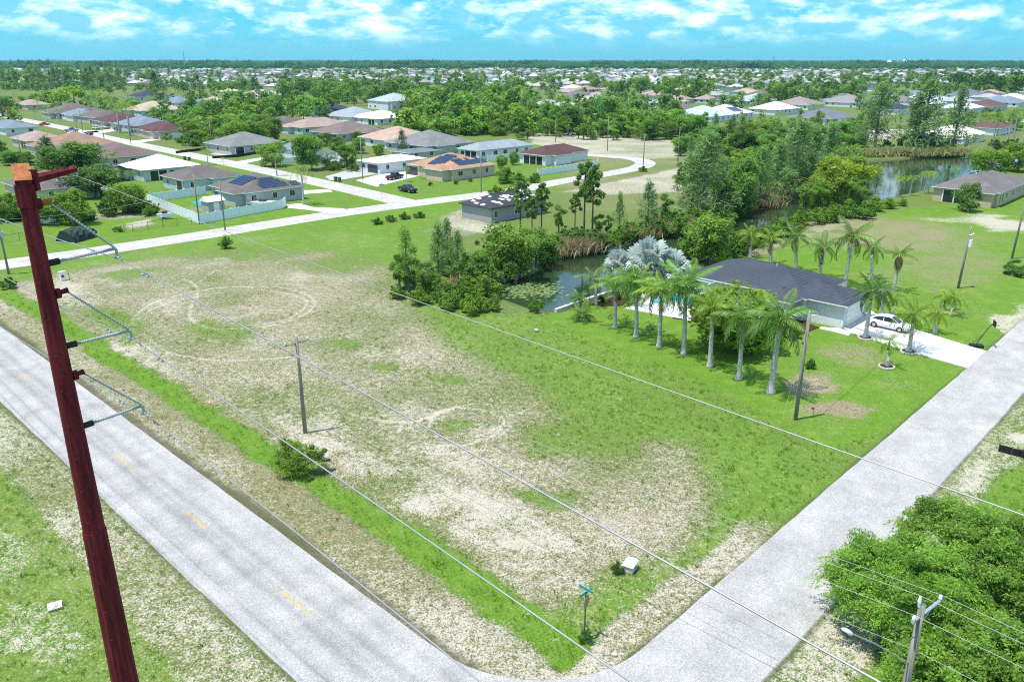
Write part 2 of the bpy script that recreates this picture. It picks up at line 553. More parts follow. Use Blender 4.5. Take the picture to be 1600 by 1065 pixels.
def build_ground():
    gx = axis(-22000, -62, 52, 22000, 0.27, 1.04, 1.8)
    gy = axis(-300, 27, 128, 22000, 0.27, 1.035, 1.8)
    X, Y = np.meshgrid(gx, gy)
    shp = X.shape
    X = X.ravel(); Y = Y.ravel()
    u = X * U.x + Y * U.y; v = X * V.x + Y * V.y
    n1 = fbm(X, Y, 3.0, 3); n2 = fbm(X, Y, 9.0, 11); n3 = fbm(X, Y, 40.0, 23); nf = fbm(X, Y, 1.0, 37, 3)
    px, py, fw = to_px(X, Y)
    front = fw > 1
    sc = F / np.maximum(fw, 1)
    wx = px + (n1 - .5) * 3.5 * sc + (n2 - .5) * 4 * sc
    wy = py + ((fbm(X, Y, 3.0, 51) - .5) * 3.5 + (fbm(X, Y, 9.0, 61) - .5) * 4) * sc * 0.45

    def blob(cx, cy, rx, ry, ang=0.0, soft=0.45):
        c, s = math.cos(math.radians(ang)), math.sin(math.radians(ang))
        dx, dy = wx - cx, wy - cy
        d = np.hypot((dx * c + dy * s) / rx, (-dx * s + dy * c) / ry)
        return (1 - sstep(1 - soft, 1 + soft, d)) * front

    def poly(pts, soft=1.0, warp=True):
        P = [G(*p) for p in pts]
        w = 1.6 if warp else 0.3
        d = poly_sdf(X + (n1 - .5) * w + (n2 - .5) * w, Y + (fbm(X, Y, 3.0, 51) - .5) * 2 * w, P)
        return 1 - sstep(-soft, soft, d)

    def band(t, a, b, soft=0.6, wob=1.4):
        tt = t + (n1 - .5) * wob + (n2 - .5) * wob * .8
        return sstep(a - soft, a + soft, tt) * (1 - sstep(b - soft, b + soft, tt))

    far = sstep(140, 420, np.hypot(X, Y))
    sand = 0.10 + 0.16 * (n2 - .5)
    lush = 0.35 + 0.5 * (n3 - .5) + 0.3 * (n2 - .5)
    tan = 0.12 + 0.35 * (n2 - .5)
    dirt = np.zeros_like(X)

    def put(a, m, val): return a * (1 - m) + val * m

    # --- the vacant corner lot: thin dry grass over pale sand
    lot = ((u > 18.5) & (v > 21.5)).astype(float)
    lotm = poly([(0, 440), (300, 372), (480, 352), (620, 380), (640, 470), (760, 500), (900, 540), (1020, 640), (1130, 760), (1080, 900), (1000, 985), (860, 985), (0, 470)], 2.5)
    tan = put(tan, lotm * .95, 0.60 + 0.5 * (n2 - .5) + .3 * (n1 - .5)); lush = put(lush, lotm, 0.20 + .35 * (n3 - .5)); sand = put(sand, lotm, 0.33 + 0.42 * (n2 - .5) + .18 * (n1 - .5))
    for c in [(330, 485, 170, 52, 0, .30), (240, 428, 110, 24, -8, .40), (330, 405, 90, 14, -6, .35), (120, 462, 55, 26, 20, .5), (215, 545, 95, 24, 28, .48),
              (420, 610, 80, 34, 22, .42), (485, 660, 62, 26, 20, .62), (600, 552, 100, 26, 10, .36), (650, 640, 150, 40, 12, .34), (745, 655, 72, 36, 5, .34),
              (560, 720, 90, 40, 32, .42), (690, 770, 130, 42, 30, .48), (810, 820, 120, 46, 25, .62), (880, 850, 60, 30, 20, .55),
              (720, 715, 90, 26, 15, .45), (1090, 705, 60, 20, -10, .3), (470, 440, 60, 30, 10, .26), (660, 600, 120, 22, 10, .25)]:
        sand = np.maximum(sand, blob(*c[:5], .7) * (.06 + c[5] + .6 * (n1 - .5) + .6 * (n2 - .5)))
    for c in [(700, 590, 40, 9, 5), (590, 570, 25, 7, 0), (520, 545, 24, 6, 8), (350, 512, 60, 12, 0), (175, 505, 60, 20, 20), (200, 428, 40, 9, -10), (560, 410, 80, 16, -4), (720, 660, 42, 10, 0), (860, 770, 46, 12, 12),
              (660, 455, 60, 18, 15), (430, 385, 120, 14, -7), (900, 690, 90, 26, 15)]:
        m = blob(*c, .5)
        sand = put(sand, m * .8, 0.02); lush = put(lush, m, .5); tan = put(tan, m * .7, .2)
    # donut tracks of a car in the sand
    def curve(pts):
        P = [G(*p) for p in pts]; Q = []
        for i in range(len(P) - 1):
            p0, p1, p2, p3 = P[max(i - 1, 0)], P[i], P[i + 1], P[min(i + 2, len(P) - 1)]
            for k in range(5):
                t = k / 5
                Q.append(0.5 * ((2 * p1) + (p2 - p0) * t + (2 * p0 - 5 * p1 + 4 * p2 - p3) * t * t + (3 * p1 - p0 - 3 * p2 + p3) * t ** 3))
        return Q + [P[-1]]
    for pl, w, val in [([(203, 508), (218, 487), (252, 468), (315, 453), (365, 448), (432, 448), (475, 458), (491, 471), (485, 485), (458, 498), (425, 508), (365, 513), (325, 511), (302, 501), (296, 485), (309, 458), (305, 445), (286, 435)], .2, .95),
                       ([(206, 522), (210, 505), (232, 486), (280, 468), (340, 458)], .16, .7), ([(400, 452), (432, 455), (472, 465), (478, 478), (449, 498), (410, 506)], .18, .8),
                       ([(226, 521), (266, 551), (332, 561), (399, 561), (465, 556)], .18, .85), ([(203, 508), (206, 530), (240, 548), (300, 556)], .16, .6),
                       ([(113, 446), (156, 441), (179, 431), (230, 424)], .18, .7), ([(309, 441), (332, 425), (369, 413), (410, 402)], .18, .7), ([(250, 470), (300, 520), (370, 540), (440, 548)], .14, .55),
                       ([(535, 642), (575, 652), (630, 659), (670, 652), (700, 640), (737, 630), (767, 632), (792, 645), (800, 655), (796, 668), (780, 680)], .18, .85),
                       ([(670, 665), (680, 645), (707, 637), (750, 639), (780, 650), (785, 660), (775, 677), (750, 687), (720, 695), (687, 695)], .2, .95),
                       ([(627, 665), (627, 680), (642, 697), (670, 707), (712, 707), (760, 700)], .18, .8), ([(610, 672), (612, 690), (634, 706), (668, 716)], .15, .6), ([(690, 668), (730, 660), (765, 664), (770, 672), (740, 682)], .15, .65),
                       ([(800, 650), (830, 636), (852, 622)], .14, .55), ([(480, 545), (520, 530), (570, 524)], .14, .5), ([(700, 722), (760, 716), (830, 724), (880, 742)], .14, .5), ([(520, 690), (600, 720), (690, 760)], .14, .5)]:
        pl = curve(pl)
        fade = .55 + .9 * fbm(X, Y, 5.0, 91)
        d = pline_dist(X + (n1 - .5) * .35, Y + (n2 - .5) * .35, pl)
        m = 1 - sstep(w * .3, w * 1.15, d)
        sand = np.maximum(sand, sand + m * val * fade * .38)
    # --- lush grass round the lot
    for pts, val in [([(0, 425), (380, 368), (620, 330), (760, 322), (700, 350), (640, 420), (560, 395), (400, 385), (180, 412), (0, 446)], .72),
                     ([(640, 470), (800, 492), (900, 490), (1060, 560), (1240, 690), (1370, 705), (1215, 838), (1120, 850), (1150, 780), (1090, 690), (960, 690), (880, 660), (820, 600), (700, 540)], .62),
                     ([(1120, 850), (1215, 820), (1180, 868), (1060, 905), (1000, 985), (900, 985), (830, 965), (950, 900)], .74)]:
        m = poly(pts, 2.2)
        lush = put(lush, m, val + .5 * (n2 - .5)); sand = put(sand, m * .8, 0.05 + .25 * (n2 - .5)); tan = put(tan, m * .75, .2 + .4 * (n2 - .5))
    # mown lawn of the house with the palms and the field behind it
    lawn = poly([(870, 484), (960, 455), (1060, 440), (1200, 400), (1330, 340), (1600, 300), (1700, 380), (1620, 470), (1512, 575), (1400, 668), (1290, 700), (1080, 588), (930, 530), (860, 500)], 1.2)
    lush = put(lush, lawn, .85 + .35 * (n2 - .5)); sand = put(sand, lawn, 0.0); tan = put(tan, lawn, .10 + .55 * (n2 - .5) + .5 * (n3 - .5))
    for c in [(1270, 600, 46, 20, -5, .95), (1315, 640, 55, 12, 0, .9), (1345, 555, 60, 20, 5, .5), (1400, 590, 40, 14, 0, .35), (1370, 365, 170, 30, 5, .75), (1480, 420, 120, 44, 0, .5), (1400, 430, 70, 24, 0, .4), (1290, 355, 50, 12, -12, .55), (1180, 395, 30, 8, -10, .7), (1330, 640, 40, 12, 0, .6)]:
        m = blob(*c[:5], .6); tan = np.maximum(tan, m * c[5] * (.6 + .9 * (n1 - .1)))
    for c in [(1565, 348, 60, 11, 8, .75), (1500, 342, 90, 6, 4, .5), (1240, 370, 80, 7, -16, .45), (1270, 598, 38, 13, -5, .35), (1590, 505, 34, 24, -40, .7)]:
        sand = np.maximum(sand, blob(*c[:5], .5) * c[5])
    # --- verges of the main road (v) and of the side road (u)
    near_side = (u < 400)
    g = band(v, 25.2, 27.9, .6, 1.6) * (u > 16) ; lush = put(lush, g, .8 + .3 * (n2 - .5)); sand = put(sand, g, .0 + .2 * (n2 - .5)); tan = put(tan, g, .08)
    g = band(v, 21.3, 25.4, .5, 1.6) * (u > 12); sand = put(sand, g, .36 + .8 * (n2 - .5) + .4 * (n1 - .5)); lush = put(lush, g, .15); tan = put(tan, g, .62)
    g = band(v, 29.3, 32.5, .9, 2.4) * (u > 24) * (u < 58); sand = np.maximum(sand, g * (.5 + .7 * (n1 - .5)))
    g = band(v, 11.3, 15.3, .5, 1.5); sand = put(sand, g, .30 + .9 * (n2 - .5) + .4 * (n1 - .5)); lush = put(lush, g, .35); tan = put(tan, g, .5)
    g = (v < 11.4) * front * (v > -60); lush = put(lush, g, .62 + .5 * (n2 - .5)); tan = put(tan, g, .35 + .5 * (n2 - .5)); sand = put(sand, g, .02 + .85 * (n2 - .5))
    for c in [(60, 1000, 90, 50, 10, .45), (15, 860, 50, 40, 0, .4), (280, 1040, 60, 18, 30, .4)]:
        m = blob(*c[:5], .5); sand = np.maximum(sand, m * (c[5] + .5 * (n1 - .5)))
    g = band(u, 18.4, 20.9, .4, 1.3) * sstep(22, 24, v) * (1 - sstep(41, 47, v)); sand = put(sand, g, .44 + .8 * (n2 - .5)+ .3 * (n1 - .5)); lush = put(lush, g, .15); tan = put(tan, g, .65)
    g = band(u, 9.8, 13.0, .5, 1.4) * sstep(20, 24, v); sand = put(sand, g, .5 + .9 * (n2 - .5)); lush = put(lush, g, .4); tan = put(tan, g, .3)
    g = band(u, 4.0, 9.6, .6, 1.4) * (v > 22); lush = put(lush, g, .7); sand = put(sand, g, .12 + .5 * (n2 - .5))
    for c in [(1585, 680, 22, 14, 0, .8), (1510, 745, 38, 18, -30, .7), (1440, 790, 34, 16, -35, .75)]:
        sand = np.maximum(sand, blob(*c[:5], .5) * c[5])
    # dark broken asphalt and damp soil just off the pavement edge
    d = band(v, 21.4, 22.25, .2, .5) * (u > 13); dirt = np.maximum(dirt, d * .75)
    d = band(v, 14.9, 15.4, .15, .35); dirt = np.maximum(dirt, d * .55)
    d = band(u, 18.4, 18.75, .12, .3) * (v > 26); dirt = np.maximum(dirt, d * .6)
    d = band(u, 12.6, 13.0, .12, .3) * (v > 24); dirt = np.maximum(dirt, d * .6)
    for c in [(1090, 900, 3, 3), (468, 735, 34, 12, 8), (625, 455, 18, 4)]:  # three separate dark spots, two at the feet of plants
        dirt = np.maximum(dirt, blob(*c) * .8)
    # --- streets beyond: green lawns near them, bare building plots
    hood = poly([(0, 190), (560, 290), (640, 200), (800, 215), (990, 262), (870, 300), (700, 330), (0, 420), (-300, 420), (-300, 190)], 2)
    lush = put(lush, hood * .9, .72 + .5 * (n2 - .5)); sand = put(sand, hood * .8, .02 + .15 * (n2 - .5)); tan = put(tan, hood * .8, .1 + .3 * (n3 - .5))
    for pts, val in [([(820, 207), (880, 205), (1080, 222), (1090, 245), (1000, 250), (900, 238), (830, 225)], .60), ([(870, 300), (960, 283), (1060, 262), (1100, 270), (1080, 300), (960, 305)], .62),
                     ([(690, 338), (720, 326), (770, 350), (800, 352), (760, 366), (690, 354)], .62), ([(330, 240), (360, 232), (410, 232), (412, 238), (350, 248)], .9),
                     ([(1225, 205), (1420, 205), (1420, 218), (1300, 222), (1225, 215)], .85), ([(650, 360), (720, 350), (750, 366), (700, 374)], .38), ([(190, 352), (240, 340), (244, 350), (200, 358)], .7),
                     ([(100, 340), (180, 330), (320, 322), (330, 330), (170, 345)], .35)]:
        m = poly(pts, 1.8); sand = np.maximum(sand, m * (val + .5 * (n2 - .5))); tan = put(tan, m * .7, .6); lush = put(lush, m * .7, .1)
    m = poly([(880, 240), (1000, 245), (1130, 240), (1240, 225), (1240, 300), (1000, 330), (870, 330)], 3)
    tan = put(tan, m * .8, .55 + .6 * (n2 - .5)); lush = put(lush, m * .6, .3)
    # wooded and far ground is duller
    lush = put(lush, far * .8, .12 + .5 * (n3 - .5)); tan = put(tan, far * .7, .25 + .6 * (n3 - .5))
    # --- canal and lake bed
    sd_ = poly_sdf(X, Y, WATER)
    bank = 1 - sstep(-1.5, 1.2, sd_)
    Z = -1.7 * bank
    dirt = np.maximum(dirt, (1 - sstep(0.2, 2.2, sd_ + (n1 - .5) * 2)) * .6)
    # slight relief: swales and tufts
    near = 1 - sstep(60, 160, np.hypot(X, Y))
    Z = Z + near * ((n2 - .5) * .10 + (nf - .5) * .05) - 0.05 * near
    Z = Z - 0.16 * band(v, 25.0, 29.5, 1.2, .5) * (u > 20) * near
    paved = ((v > 15.0) & (v < 21.8)) | ((u > 12.6) & (u < 18.8) & (v > 21)) | ((u > 6) & (u < 25) & (v > 14) & (v < 29) & False)
    Z = np.where(paved, np.minimum(Z, -0.04), Z)

    ny, nx = shp
    idx = np.arange(nx * ny).reshape(shp)
    faces = np.stack([idx[:-1, :-1], idx[:-1, 1:], idx[1:, 1:], idx[1:, :-1]], -1).reshape(-1, 4)
    build_ground_mat()
    me = np_mesh('ground', np.stack([X, Y, Z], -1), faces, 'ground')
    at = me.attributes.new('cover', 'FLOAT_COLOR', 'POINT')
    c = np.stack([np.clip(sand, 0, 1), np.clip(lush, 0, 1), np.clip(tan, 0, 1), np.clip(dirt, 0, 1)], -1)
    at.data.foreach_set('color', c.astype(np.float32).ravel())
    o = link('ground', me)
    me.polygons.foreach_set('use_smooth', [True] * len(me.polygons))
    tag(o, kind='structure')
    return X, Y, c


def build_ground_mat():
    m, n, l, b = new_mat('ground')
    at = n.new('ShaderNodeAttribute'); at.attribute_name = 'cover'
    sp = n.new('ShaderNodeSeparateColor'); l.new(at.outputs['Color'], sp.inputs[0])
    geo = n.new('ShaderNodeNewGeometry')

    def noise(scale, detail=5, rough=.6):
        z = n.new('ShaderNodeTexNoise'); z.inputs['Scale'].default_value = scale
        z.inputs['Detail'].default_value = detail; z.inputs['Roughness'].default_value = rough
        l.new(geo.outputs['Position'], z.inputs['Vector']); return z.outputs[0]

    def math_(op, a, bb, c=None):
        k = n.new('ShaderNodeMath'); k.operation = op
        for i, q in enumerate((a, bb, c)):
            if q is None: continue
            if isinstance(q, (int, float)): k.inputs[i].default_value = q
            else: l.new(q, k.inputs[i])
        return k.outputs[0]

    def mixc(f, a, bb):
        k = n.new('ShaderNodeMix'); k.data_type = 'RGBA'
        if isinstance(f, (int, float)): k.inputs[0].default_value = f
        else: l.new(f, k.inputs[0])
        for i, q in ((6, a), (7, bb)):
            if isinstance(q, tuple): k.inputs[i].default_value = (*q, 1)
            else: l.new(q, k.inputs[i])
        return k.outputs[2]

    def ss(x, lo, hi):
        k = n.new('ShaderNodeMapRange'); k.interpolation_type = 'SMOOTHSTEP'
        k.inputs['From Min'].default_value = lo; k.inputs['From Max'].default_value = hi
        l.new(x, k.inputs[0]); return k.outputs[0]
    fine = noise(7.5, 4, .75); mid = noise(1.7, 4, .65); big = noise(0.5, 5, .6)
    vfine = noise(16.0, 3, .6)
    lushm = sp.outputs[1]; tanm = sp.outputs[2]; sandm = sp.outputs[0]
    gmix = mixc(ss(fine, .30, .70), (0.060, 0.092, 0.022), (0.165, 0.205, 0.065))
    glush = mixc(ss(fine, .28, .72), (0.062, 0.132, 0.014), (0.138, 0.248, 0.030))
    glush = mixc(math_('MULTIPLY', ss(big, .45, .7), .45), glush, (0.185, 0.255, 0.045))
    lm = ss(math_('ADD', lushm, math_('MULTIPLY', math_('SUBTRACT', mid, .5), .7)), .15, .8)
    col = mixc(lm, gmix, glush)
    gtan = mixc(ss(fine, .3, .7), (0.105, 0.092, 0.045), (0.330, 0.285, 0.180))
    tm = ss(math_('ADD', tanm, math_('ADD', math_('MULTIPLY', math_('SUBTRACT', mid, .5), .9), math_('MULTIPLY', math_('SUBTRACT', fine, .5), .9))), .2, .85)
    col = mixc(tm, col, gtan)
    gs = mixc(ss(vfine, .3, .7), (0.27, 0.235, 0.18), (0.56, 0.515, 0.44))
    gs = mixc(ss(big, .4, .75), gs, (0.44, 0.385, 0.31))
    sv = math_('ADD', sandm, math_('ADD', math_('MULTIPLY', math_('SUBTRACT', fine, .5), 1.9), math_('ADD', math_('MULTIPLY', math_('SUBTRACT', mid, .5), 1.1), math_('MULTIPLY', math_('SUBTRACT', vfine, .5), 1.3))))
    col = mixc(ss(sv, .28, .82), col, gs)
    dv = math_('MULTIPLY', at.outputs['Alpha'], ss(fine, .2, .6))
    col = mixc(dv, col, (0.060, 0.050, 0.038))
    l.new(col, b.inputs['Base Color'])
    b.inputs['Roughness'].default_value = 0.95; setspec(b, 0.05)
    bp = n.new('ShaderNodeBump'); bp.inputs['Strength'].default_value = 0.7; bp.inputs['Distance'].default_value = 0.07
    hh = math_('ADD', fine, math_('MULTIPLY', vfine, .5))
    l.new(hh, bp.inputs['Height']); l.new(bp.outputs[0], b.inputs['Normal'])


def asphalt(name, base, across=None, tracks=(), speck=.30, crack=0.0):
    """pale worn asphalt; wheel paths polished a little darker, along local Y"""
    m, n, l, b = new_mat(name)
    tc = n.new('ShaderNodeTexCoord')

    def noise(scale, detail=4, rough=.6, vec=None):
        z = n.new('ShaderNodeTexNoise'); z.inputs['Scale'].default_value = scale
        z.inputs['Detail'].default_value = detail; z.inputs['Roughness'].default_value = rough
        l.new(vec or tc.outputs['Object'], z.inputs['Vector']); return z.outputs[0]

    def mr(x, a, bb, c, d):
        k = n.new('ShaderNodeMapRange')
        for i, q in enumerate((a, bb, c, d)): k.inputs[i + 1].default_value = q
        l.new(x, k.inputs[0]); return k.outputs[0]

    def mul(a, c):
        k = n.new('ShaderNodeMath'); k.operation = 'MULTIPLY'
        l.new(a, k.inputs[0]); l.new(c, k.inputs[1]); return k.outputs[0]
    f = mr(noise(16, 3, .75), .32, .68, 1 - speck * 1.25, 1 + speck)
    f = mul(f, mr(noise(34, 2, .6), .36, .64, 1 - speck, 1 + speck * .8))
    g = mr(noise(.36, 7, .72), .3, .7, .72, 1.14)
    f = mul(f, g)
    if tracks:
        sx = n.new('ShaderNodeSeparateXYZ'); l.new(tc.outputs['Object'], sx.inputs[0])
        mp = n.new('ShaderNodeMapping'); mp.inputs['Scale'].default_value = (.6, .12, 1)
        l.new(tc.outputs['Object'], mp.inputs[0])
        wob = mr(noise(1.0, 3, .6, mp.outputs[0]), 0, 1, -.35, .35)
        ad = n.new('ShaderNodeMath'); ad.operation = 'ADD'
        l.new(sx.outputs[0], ad.inputs[0]); l.new(wob, ad.inputs[1])
        for c, w, dk in tracks:
            s = n.new('ShaderNodeMath'); s.operation = 'SUBTRACT'; s.inputs[1].default_value = c
            l.new(ad.outputs[0], s.inputs[0])
            ab = n.new('ShaderNodeMath'); ab.operation = 'ABSOLUTE'; l.new(s.outputs[0], ab.inputs[0])
            k = n.new('ShaderNodeMapRange'); k.interpolation_type = 'SMOOTHSTEP'
            for i, q in enumerate((0, w, dk, 1)): k.inputs[i + 1].default_value = q
            l.new(ab.outputs[0], k.inputs[0])
            f = mul(f, k.outputs[0])
    sc = n.new('ShaderNodeVectorMath'); sc.operation = 'SCALE'; sc.inputs[0].default_value = base
    l.new(f, sc.inputs[3])
    l.new(sc.outputs[0], b.inputs['Base Color'])
    b.inputs['Roughness'].default_value = 0.9; setspec(b, 0.12)
    bp = n.new('ShaderNodeBump'); bp.inputs['Strength'].default_value = 0.4; bp.inputs['Distance'].default_value = 0.012
    l.new(f, bp.inputs['Height']); l.new(bp.outputs[0], b.inputs['Normal'])


asphalt('main_asphalt', (0.39, 0.378, 0.366), tracks=((16.4, .55, .88), (17.85, .6, .76), (18.45, .35, .86), (19.2, .6, .80), (20.6, .5, .9)), speck=.34)
asphalt('side_asphalt', (0.395, 0.383, 0.370), tracks=((14.3, .6, .84), (15.6, .4, .9), (16.9, .7, .82)), speck=.34)
asphalt('shell_road', (0.45, 0.425, 0.395), speck=.22)
asphalt('concrete', (0.54, 0.525, 0.51), speck=.06)
asphalt('concrete_white', (0.62, 0.61, 0.60), speck=.05)
asphalt('yellow_line', (0.50, 0.39, 0.11), speck=.3)


def grid_obj(o):
    o.rotation_euler = (0, 0, GRID)
    return o


GX, GY, COVER = build_ground()


def rough_strip(name, mat, pts_l, pts_r, z):
    """sheet between two edge lines given in local (v, u) coordinates, with an apron that dips into the soil"""
    mb = MB(); k = len(pts_l)
    vs = []
    for (a, b) in zip(pts_l, pts_r):
        dx, dy = b[0] - a[0], b[1] - a[1]; L = math.hypot(dx, dy) or 1
        ox, oy = dx / L * .10, dy / L * .10
        vs += [(a[0] - ox, a[1] - oy, z - .12), (a[0], a[1], z), (b[0], b[1], z), (b[0] + ox, b[1] + oy, z - .12)]
    fs = []
    for i in range(k - 1):
        for j in range(3):
            a = i * 4 + j
            fs.append((a, a + 4, a + 5, a + 1))
    mb.add(vs, fs)
    return mb.obj(name, mat)


def jit(i, s=.09, seed=0):
    return (math.sin(i * 1.7 + seed) + math.sin(i * 3.9 + seed * 2.1) + math.sin(i * .53 + seed)) * s / 2


us = [-140 + i * .8 for i in range(330)] + [124 + i * 12 for i in range(60)]
main = grid_obj(rough_strip('main_road', 'main_asphalt', [(21.53 + (jit(i * .31, .025, 1) if not 4 < q < 27 else 0), q) for i, q in enumerate(us)], [(15.24 + jit(i * .31, .03, 4), q) for i, q in enumerate(us)], 0.03))
tag(main, kind='structure')
# side road with flared corners
R1 = 7.5
left, right = [], []
for i in range(13):
    a = math.radians(90 * i / 12)
    left.append((21.53 + R1 * (1 - math.cos(a)), 18.5 + R1 * (1 - math.sin(a))))
    right.append((21.53 + R1 * (1 - math.cos(a)), 12.9 - R1 * (1 - math.sin(a))))
for i in range(1, 240):
    q = 21.53 + R1 + i * .8
    left.append((q, 18.5 + jit(i * .37, .035, 2))); right.append((q, 12.9 + jit(i * .37, .04, 7)))
for i in range(1, 40):
    q = 21.53 + R1 + 192 + i * 12
    left.append((q, 18.5)); right.append((q, 12.9))
side = grid_obj(rough_strip('side_road', 'side_asphalt', right, left, 0.03))
tag(side, kind='structure')
u0 = UV(G(456, 944))[0]
for k in range(-2, 16):
    um = u0 + 12.19 * k
    mb = MB()
    for s in (-1, 1):
        vs = []
        nn = 8
        for i in range(nn + 1):
            q = um - 1.52 + 3.04 * i / nn
            vs += [(18.42 + s * .055 - .032 + jit(i + k, .012, s), q, .0345), (18.42 + s * .055 + .032 + jit(i + k, .012, 3 + s), q, .0345)]
        mb.add(vs, [(2 * i, 2 * i + 1, 2 * i + 3, 2 * i + 2) for i in range(nn)])
    dsh = mb.obj('centre_dash', 'yellow_line', main)


def ribbon(name, pts, width, mat, z=.03, px=True):
    P = [G(*p) if px else Vector(p) for p in pts]
    # resample with Catmull-Rom
    Q = []
    for i in range(len(P) - 1):
        p0, p1, p2, p3 = P[max(i - 1, 0)], P[i], P[i + 1], P[min(i + 2, len(P) - 1)]
        for k in range(8):
            t = k / 8
            Q.append(0.5 * ((2 * p1) + (p2 - p0) * t + (2 * p0 - 5 * p1 + 4 * p2 - p3) * t * t + (3 * p1 - p0 - 3 * p2 + p3) * t ** 3))
    Q.append(P[-1])
    L, Rr = [], []
    for i, q in enumerate(Q):
        d = (Q[min(i + 1, len(Q) - 1)] - Q[max(i - 1, 0)]).normalized()
        nn = Vector((-d.y, d.x, 0)) * width / 2
        L.append(q + nn); Rr.append(q - nn)
    o = rough_strip(name, mat, [(p.x, p.y) for p in L], [(p.x, p.y) for p in Rr], z)
    return tag(o, kind='structure')


def slab(name, pts, mat, z=.05, kind='structure', skirt=.2):
    P = [G(*p) for p in pts]
    mb = MB(); n = len(P)
    mb.add([(p.x, p.y, z) for p in P] + [(p.x, p.y, z - skirt) for p in P], [tuple(range(n))] + [(i, i + n, (i + 1) % n + n, (i + 1) % n) for i in range(n)])
    o = mb.obj(name, mat)
    me = o.data
    # keep the top facing up
    if me.polygons[0].normal.z < 0:
        me.flip_normals()
    return tag(o, kind=kind)


ribbon('street', [(-160, 437), (-60, 423), (0, 414), (100, 400), (200, 385), (300, 370), (400, 354), (500, 338), (600, 324), (700, 311), (780, 301), (830, 293)], 6.6, 'shell_road', .030)
ribbon('street', [(824, 294), (880, 283), (930, 275), (975, 267), (1000, 261), (1008, 254), (990, 248), (960, 245), (918, 242), (880, 238)], 6.0, 'shell_road', .040)
ribbon('street', [(640, 318), (590, 306), (520, 290), (420, 268), (300, 243), (180, 218), (100, 200), (20, 184), (-60, 168)], 6.6, 'shell_road', .036)
ribbon('street', [(1100, 207), (1200, 205), (1300, 204), (1420, 203), (1520, 196), (1700, 180)], 7.0, 'shell_road', .036)
ribbon('street', [(-20, 124), (200, 128), (500, 128), (900, 127), (1300, 126), (1650, 124)], 14.0, 'shell_road', .036)
for pts in ([(575, 288), (640, 274), (700, 263), (745, 266), (720, 285), (660, 292), (620, 297)],
            ):
    pass
slab('driveway', [(556, 282), (612, 268), (650, 268), (655, 275), (618, 284), (588, 292)], 'concrete', .045)
slab('driveway', [(508, 276), (560, 262), (592, 266), (596, 271), (540, 280), (516, 282)], 'block_grey', .045)
slab('driveway', [(465, 298), (515, 296), (520, 300), (470, 304)], 'concrete', .045)
slab('driveway', [(448, 320), (470, 318), (490, 324), (540, 326), (522, 334), (480, 328), (450, 325)], 'concrete', .045)
slab('driveway', [(100, 205), (150, 204), (156, 207), (110, 210)], 'concrete', .045)
slab('driveway', [(190, 222), (258, 215), (266, 216), (200, 226)], 'concrete', .045)
slab('driveway', [(130, 207), (180, 201), (190, 203), (140, 212)], 'concrete', .045)
slab('driveway', [(362, 254), (410, 246), (414, 249), (372, 258)], 'concrete', .045)
slab('driveway', [(1314, 510), (1343, 492), (1362, 486), (1378, 496), (1430, 515), (1541, 549), (1512, 575), (1420, 549), (1330, 520)], 'concrete_white', .05)
slab('walkway', [(1283, 511), (1312, 513), (1330, 520), (1326, 524), (1280, 513)], 'concrete_white', .046)
slab('patio', [(976, 482), (1010, 466), (1080, 478), (1080, 502), (1063, 498)], 'concrete_white', .06)


# ------------------------------------------------------------------ water
def build_water():
    m, n, l, b = new_mat('water')
    tc = n.new('ShaderNodeTexCoord')
    mp = n.new('ShaderNodeMapping'); mp.inputs['Scale'].default_value = (.5, 1.1, 1)
    l.new(tc.outputs['Object'], mp.inputs[0])
    nz = n.new('ShaderNodeTexNoise'); nz.inputs['Scale'].default_value = 1.6; nz.inputs['Detail'].default_value = 4
    l.new(mp.outputs[0], nz.inputs['Vector'])
    bp = n.new('ShaderNodeBump'); bp.inputs['Strength'].default_value = .08; bp.inputs['Distance'].default_value = .05
    l.new(nz.outputs[0], bp.inputs['Height']); l.new(bp.outputs[0], b.inputs['Normal'])
    n2 = n.new('ShaderNodeTexNoise'); n2.inputs['Scale'].default_value = .09; n2.inputs['Detail'].default_value = 4
    l.new(tc.outputs['Object'], n2.inputs['Vector'])
    r = n.new('ShaderNodeValToRGB')
    r.color_ramp.elements[0].position = .35; r.color_ramp.elements[0].color = (.014, .034, .018, 1)
    r.color_ramp.elements[1].position = .68; r.color_ramp.elements[1].color = (.034, .056, .020, 1)
    l.new(n2.outputs[0], r.inputs[0]); l.new(r.outputs[0], b.inputs['Base Color'])
    b.inputs['Roughness'].default_value = .07; b.inputs['IOR'].default_value = 1.33
    setspec(b, .7)
    # one flat sheet slightly wider than the bed; the banks cut its outline
    c = sum(WATER, Vector()) / len(WATER)
    P = []
    k = len(WATER)
    for i, p in enumerate(WATER):
        a, q = WATER[i - 1], WATER[(i + 1) % k]
        d = (q - a).normalized(); P.append(p + Vector((-d.y, d.x, 0)) * 1.0)
    area = sum(WATER[i].x * WATER[(i + 1) % k].y - WATER[(i + 1) % k].x * WATER[i].y for i in range(k))
    if area > 0:
        P = [2 * w - p for w, p in zip(WATER, P)]
    mb = MB(); mb.add([(p.x, p.y, -.55) for p in P], [tuple(range(k))])
    o = mb.obj('canal_water', 'water')
    if o.data.polygons[0].normal.z < 0: o.data.flip_normals()
    tag(o, kind='structure')


build_water()


# ------------------------------------------------------------------ plants: prototypes
def rand_dirs(rg, n):
    d = rg.normal(size=(n, 3))
    return d / np.linalg.norm(d, axis=1, keepdims=True)


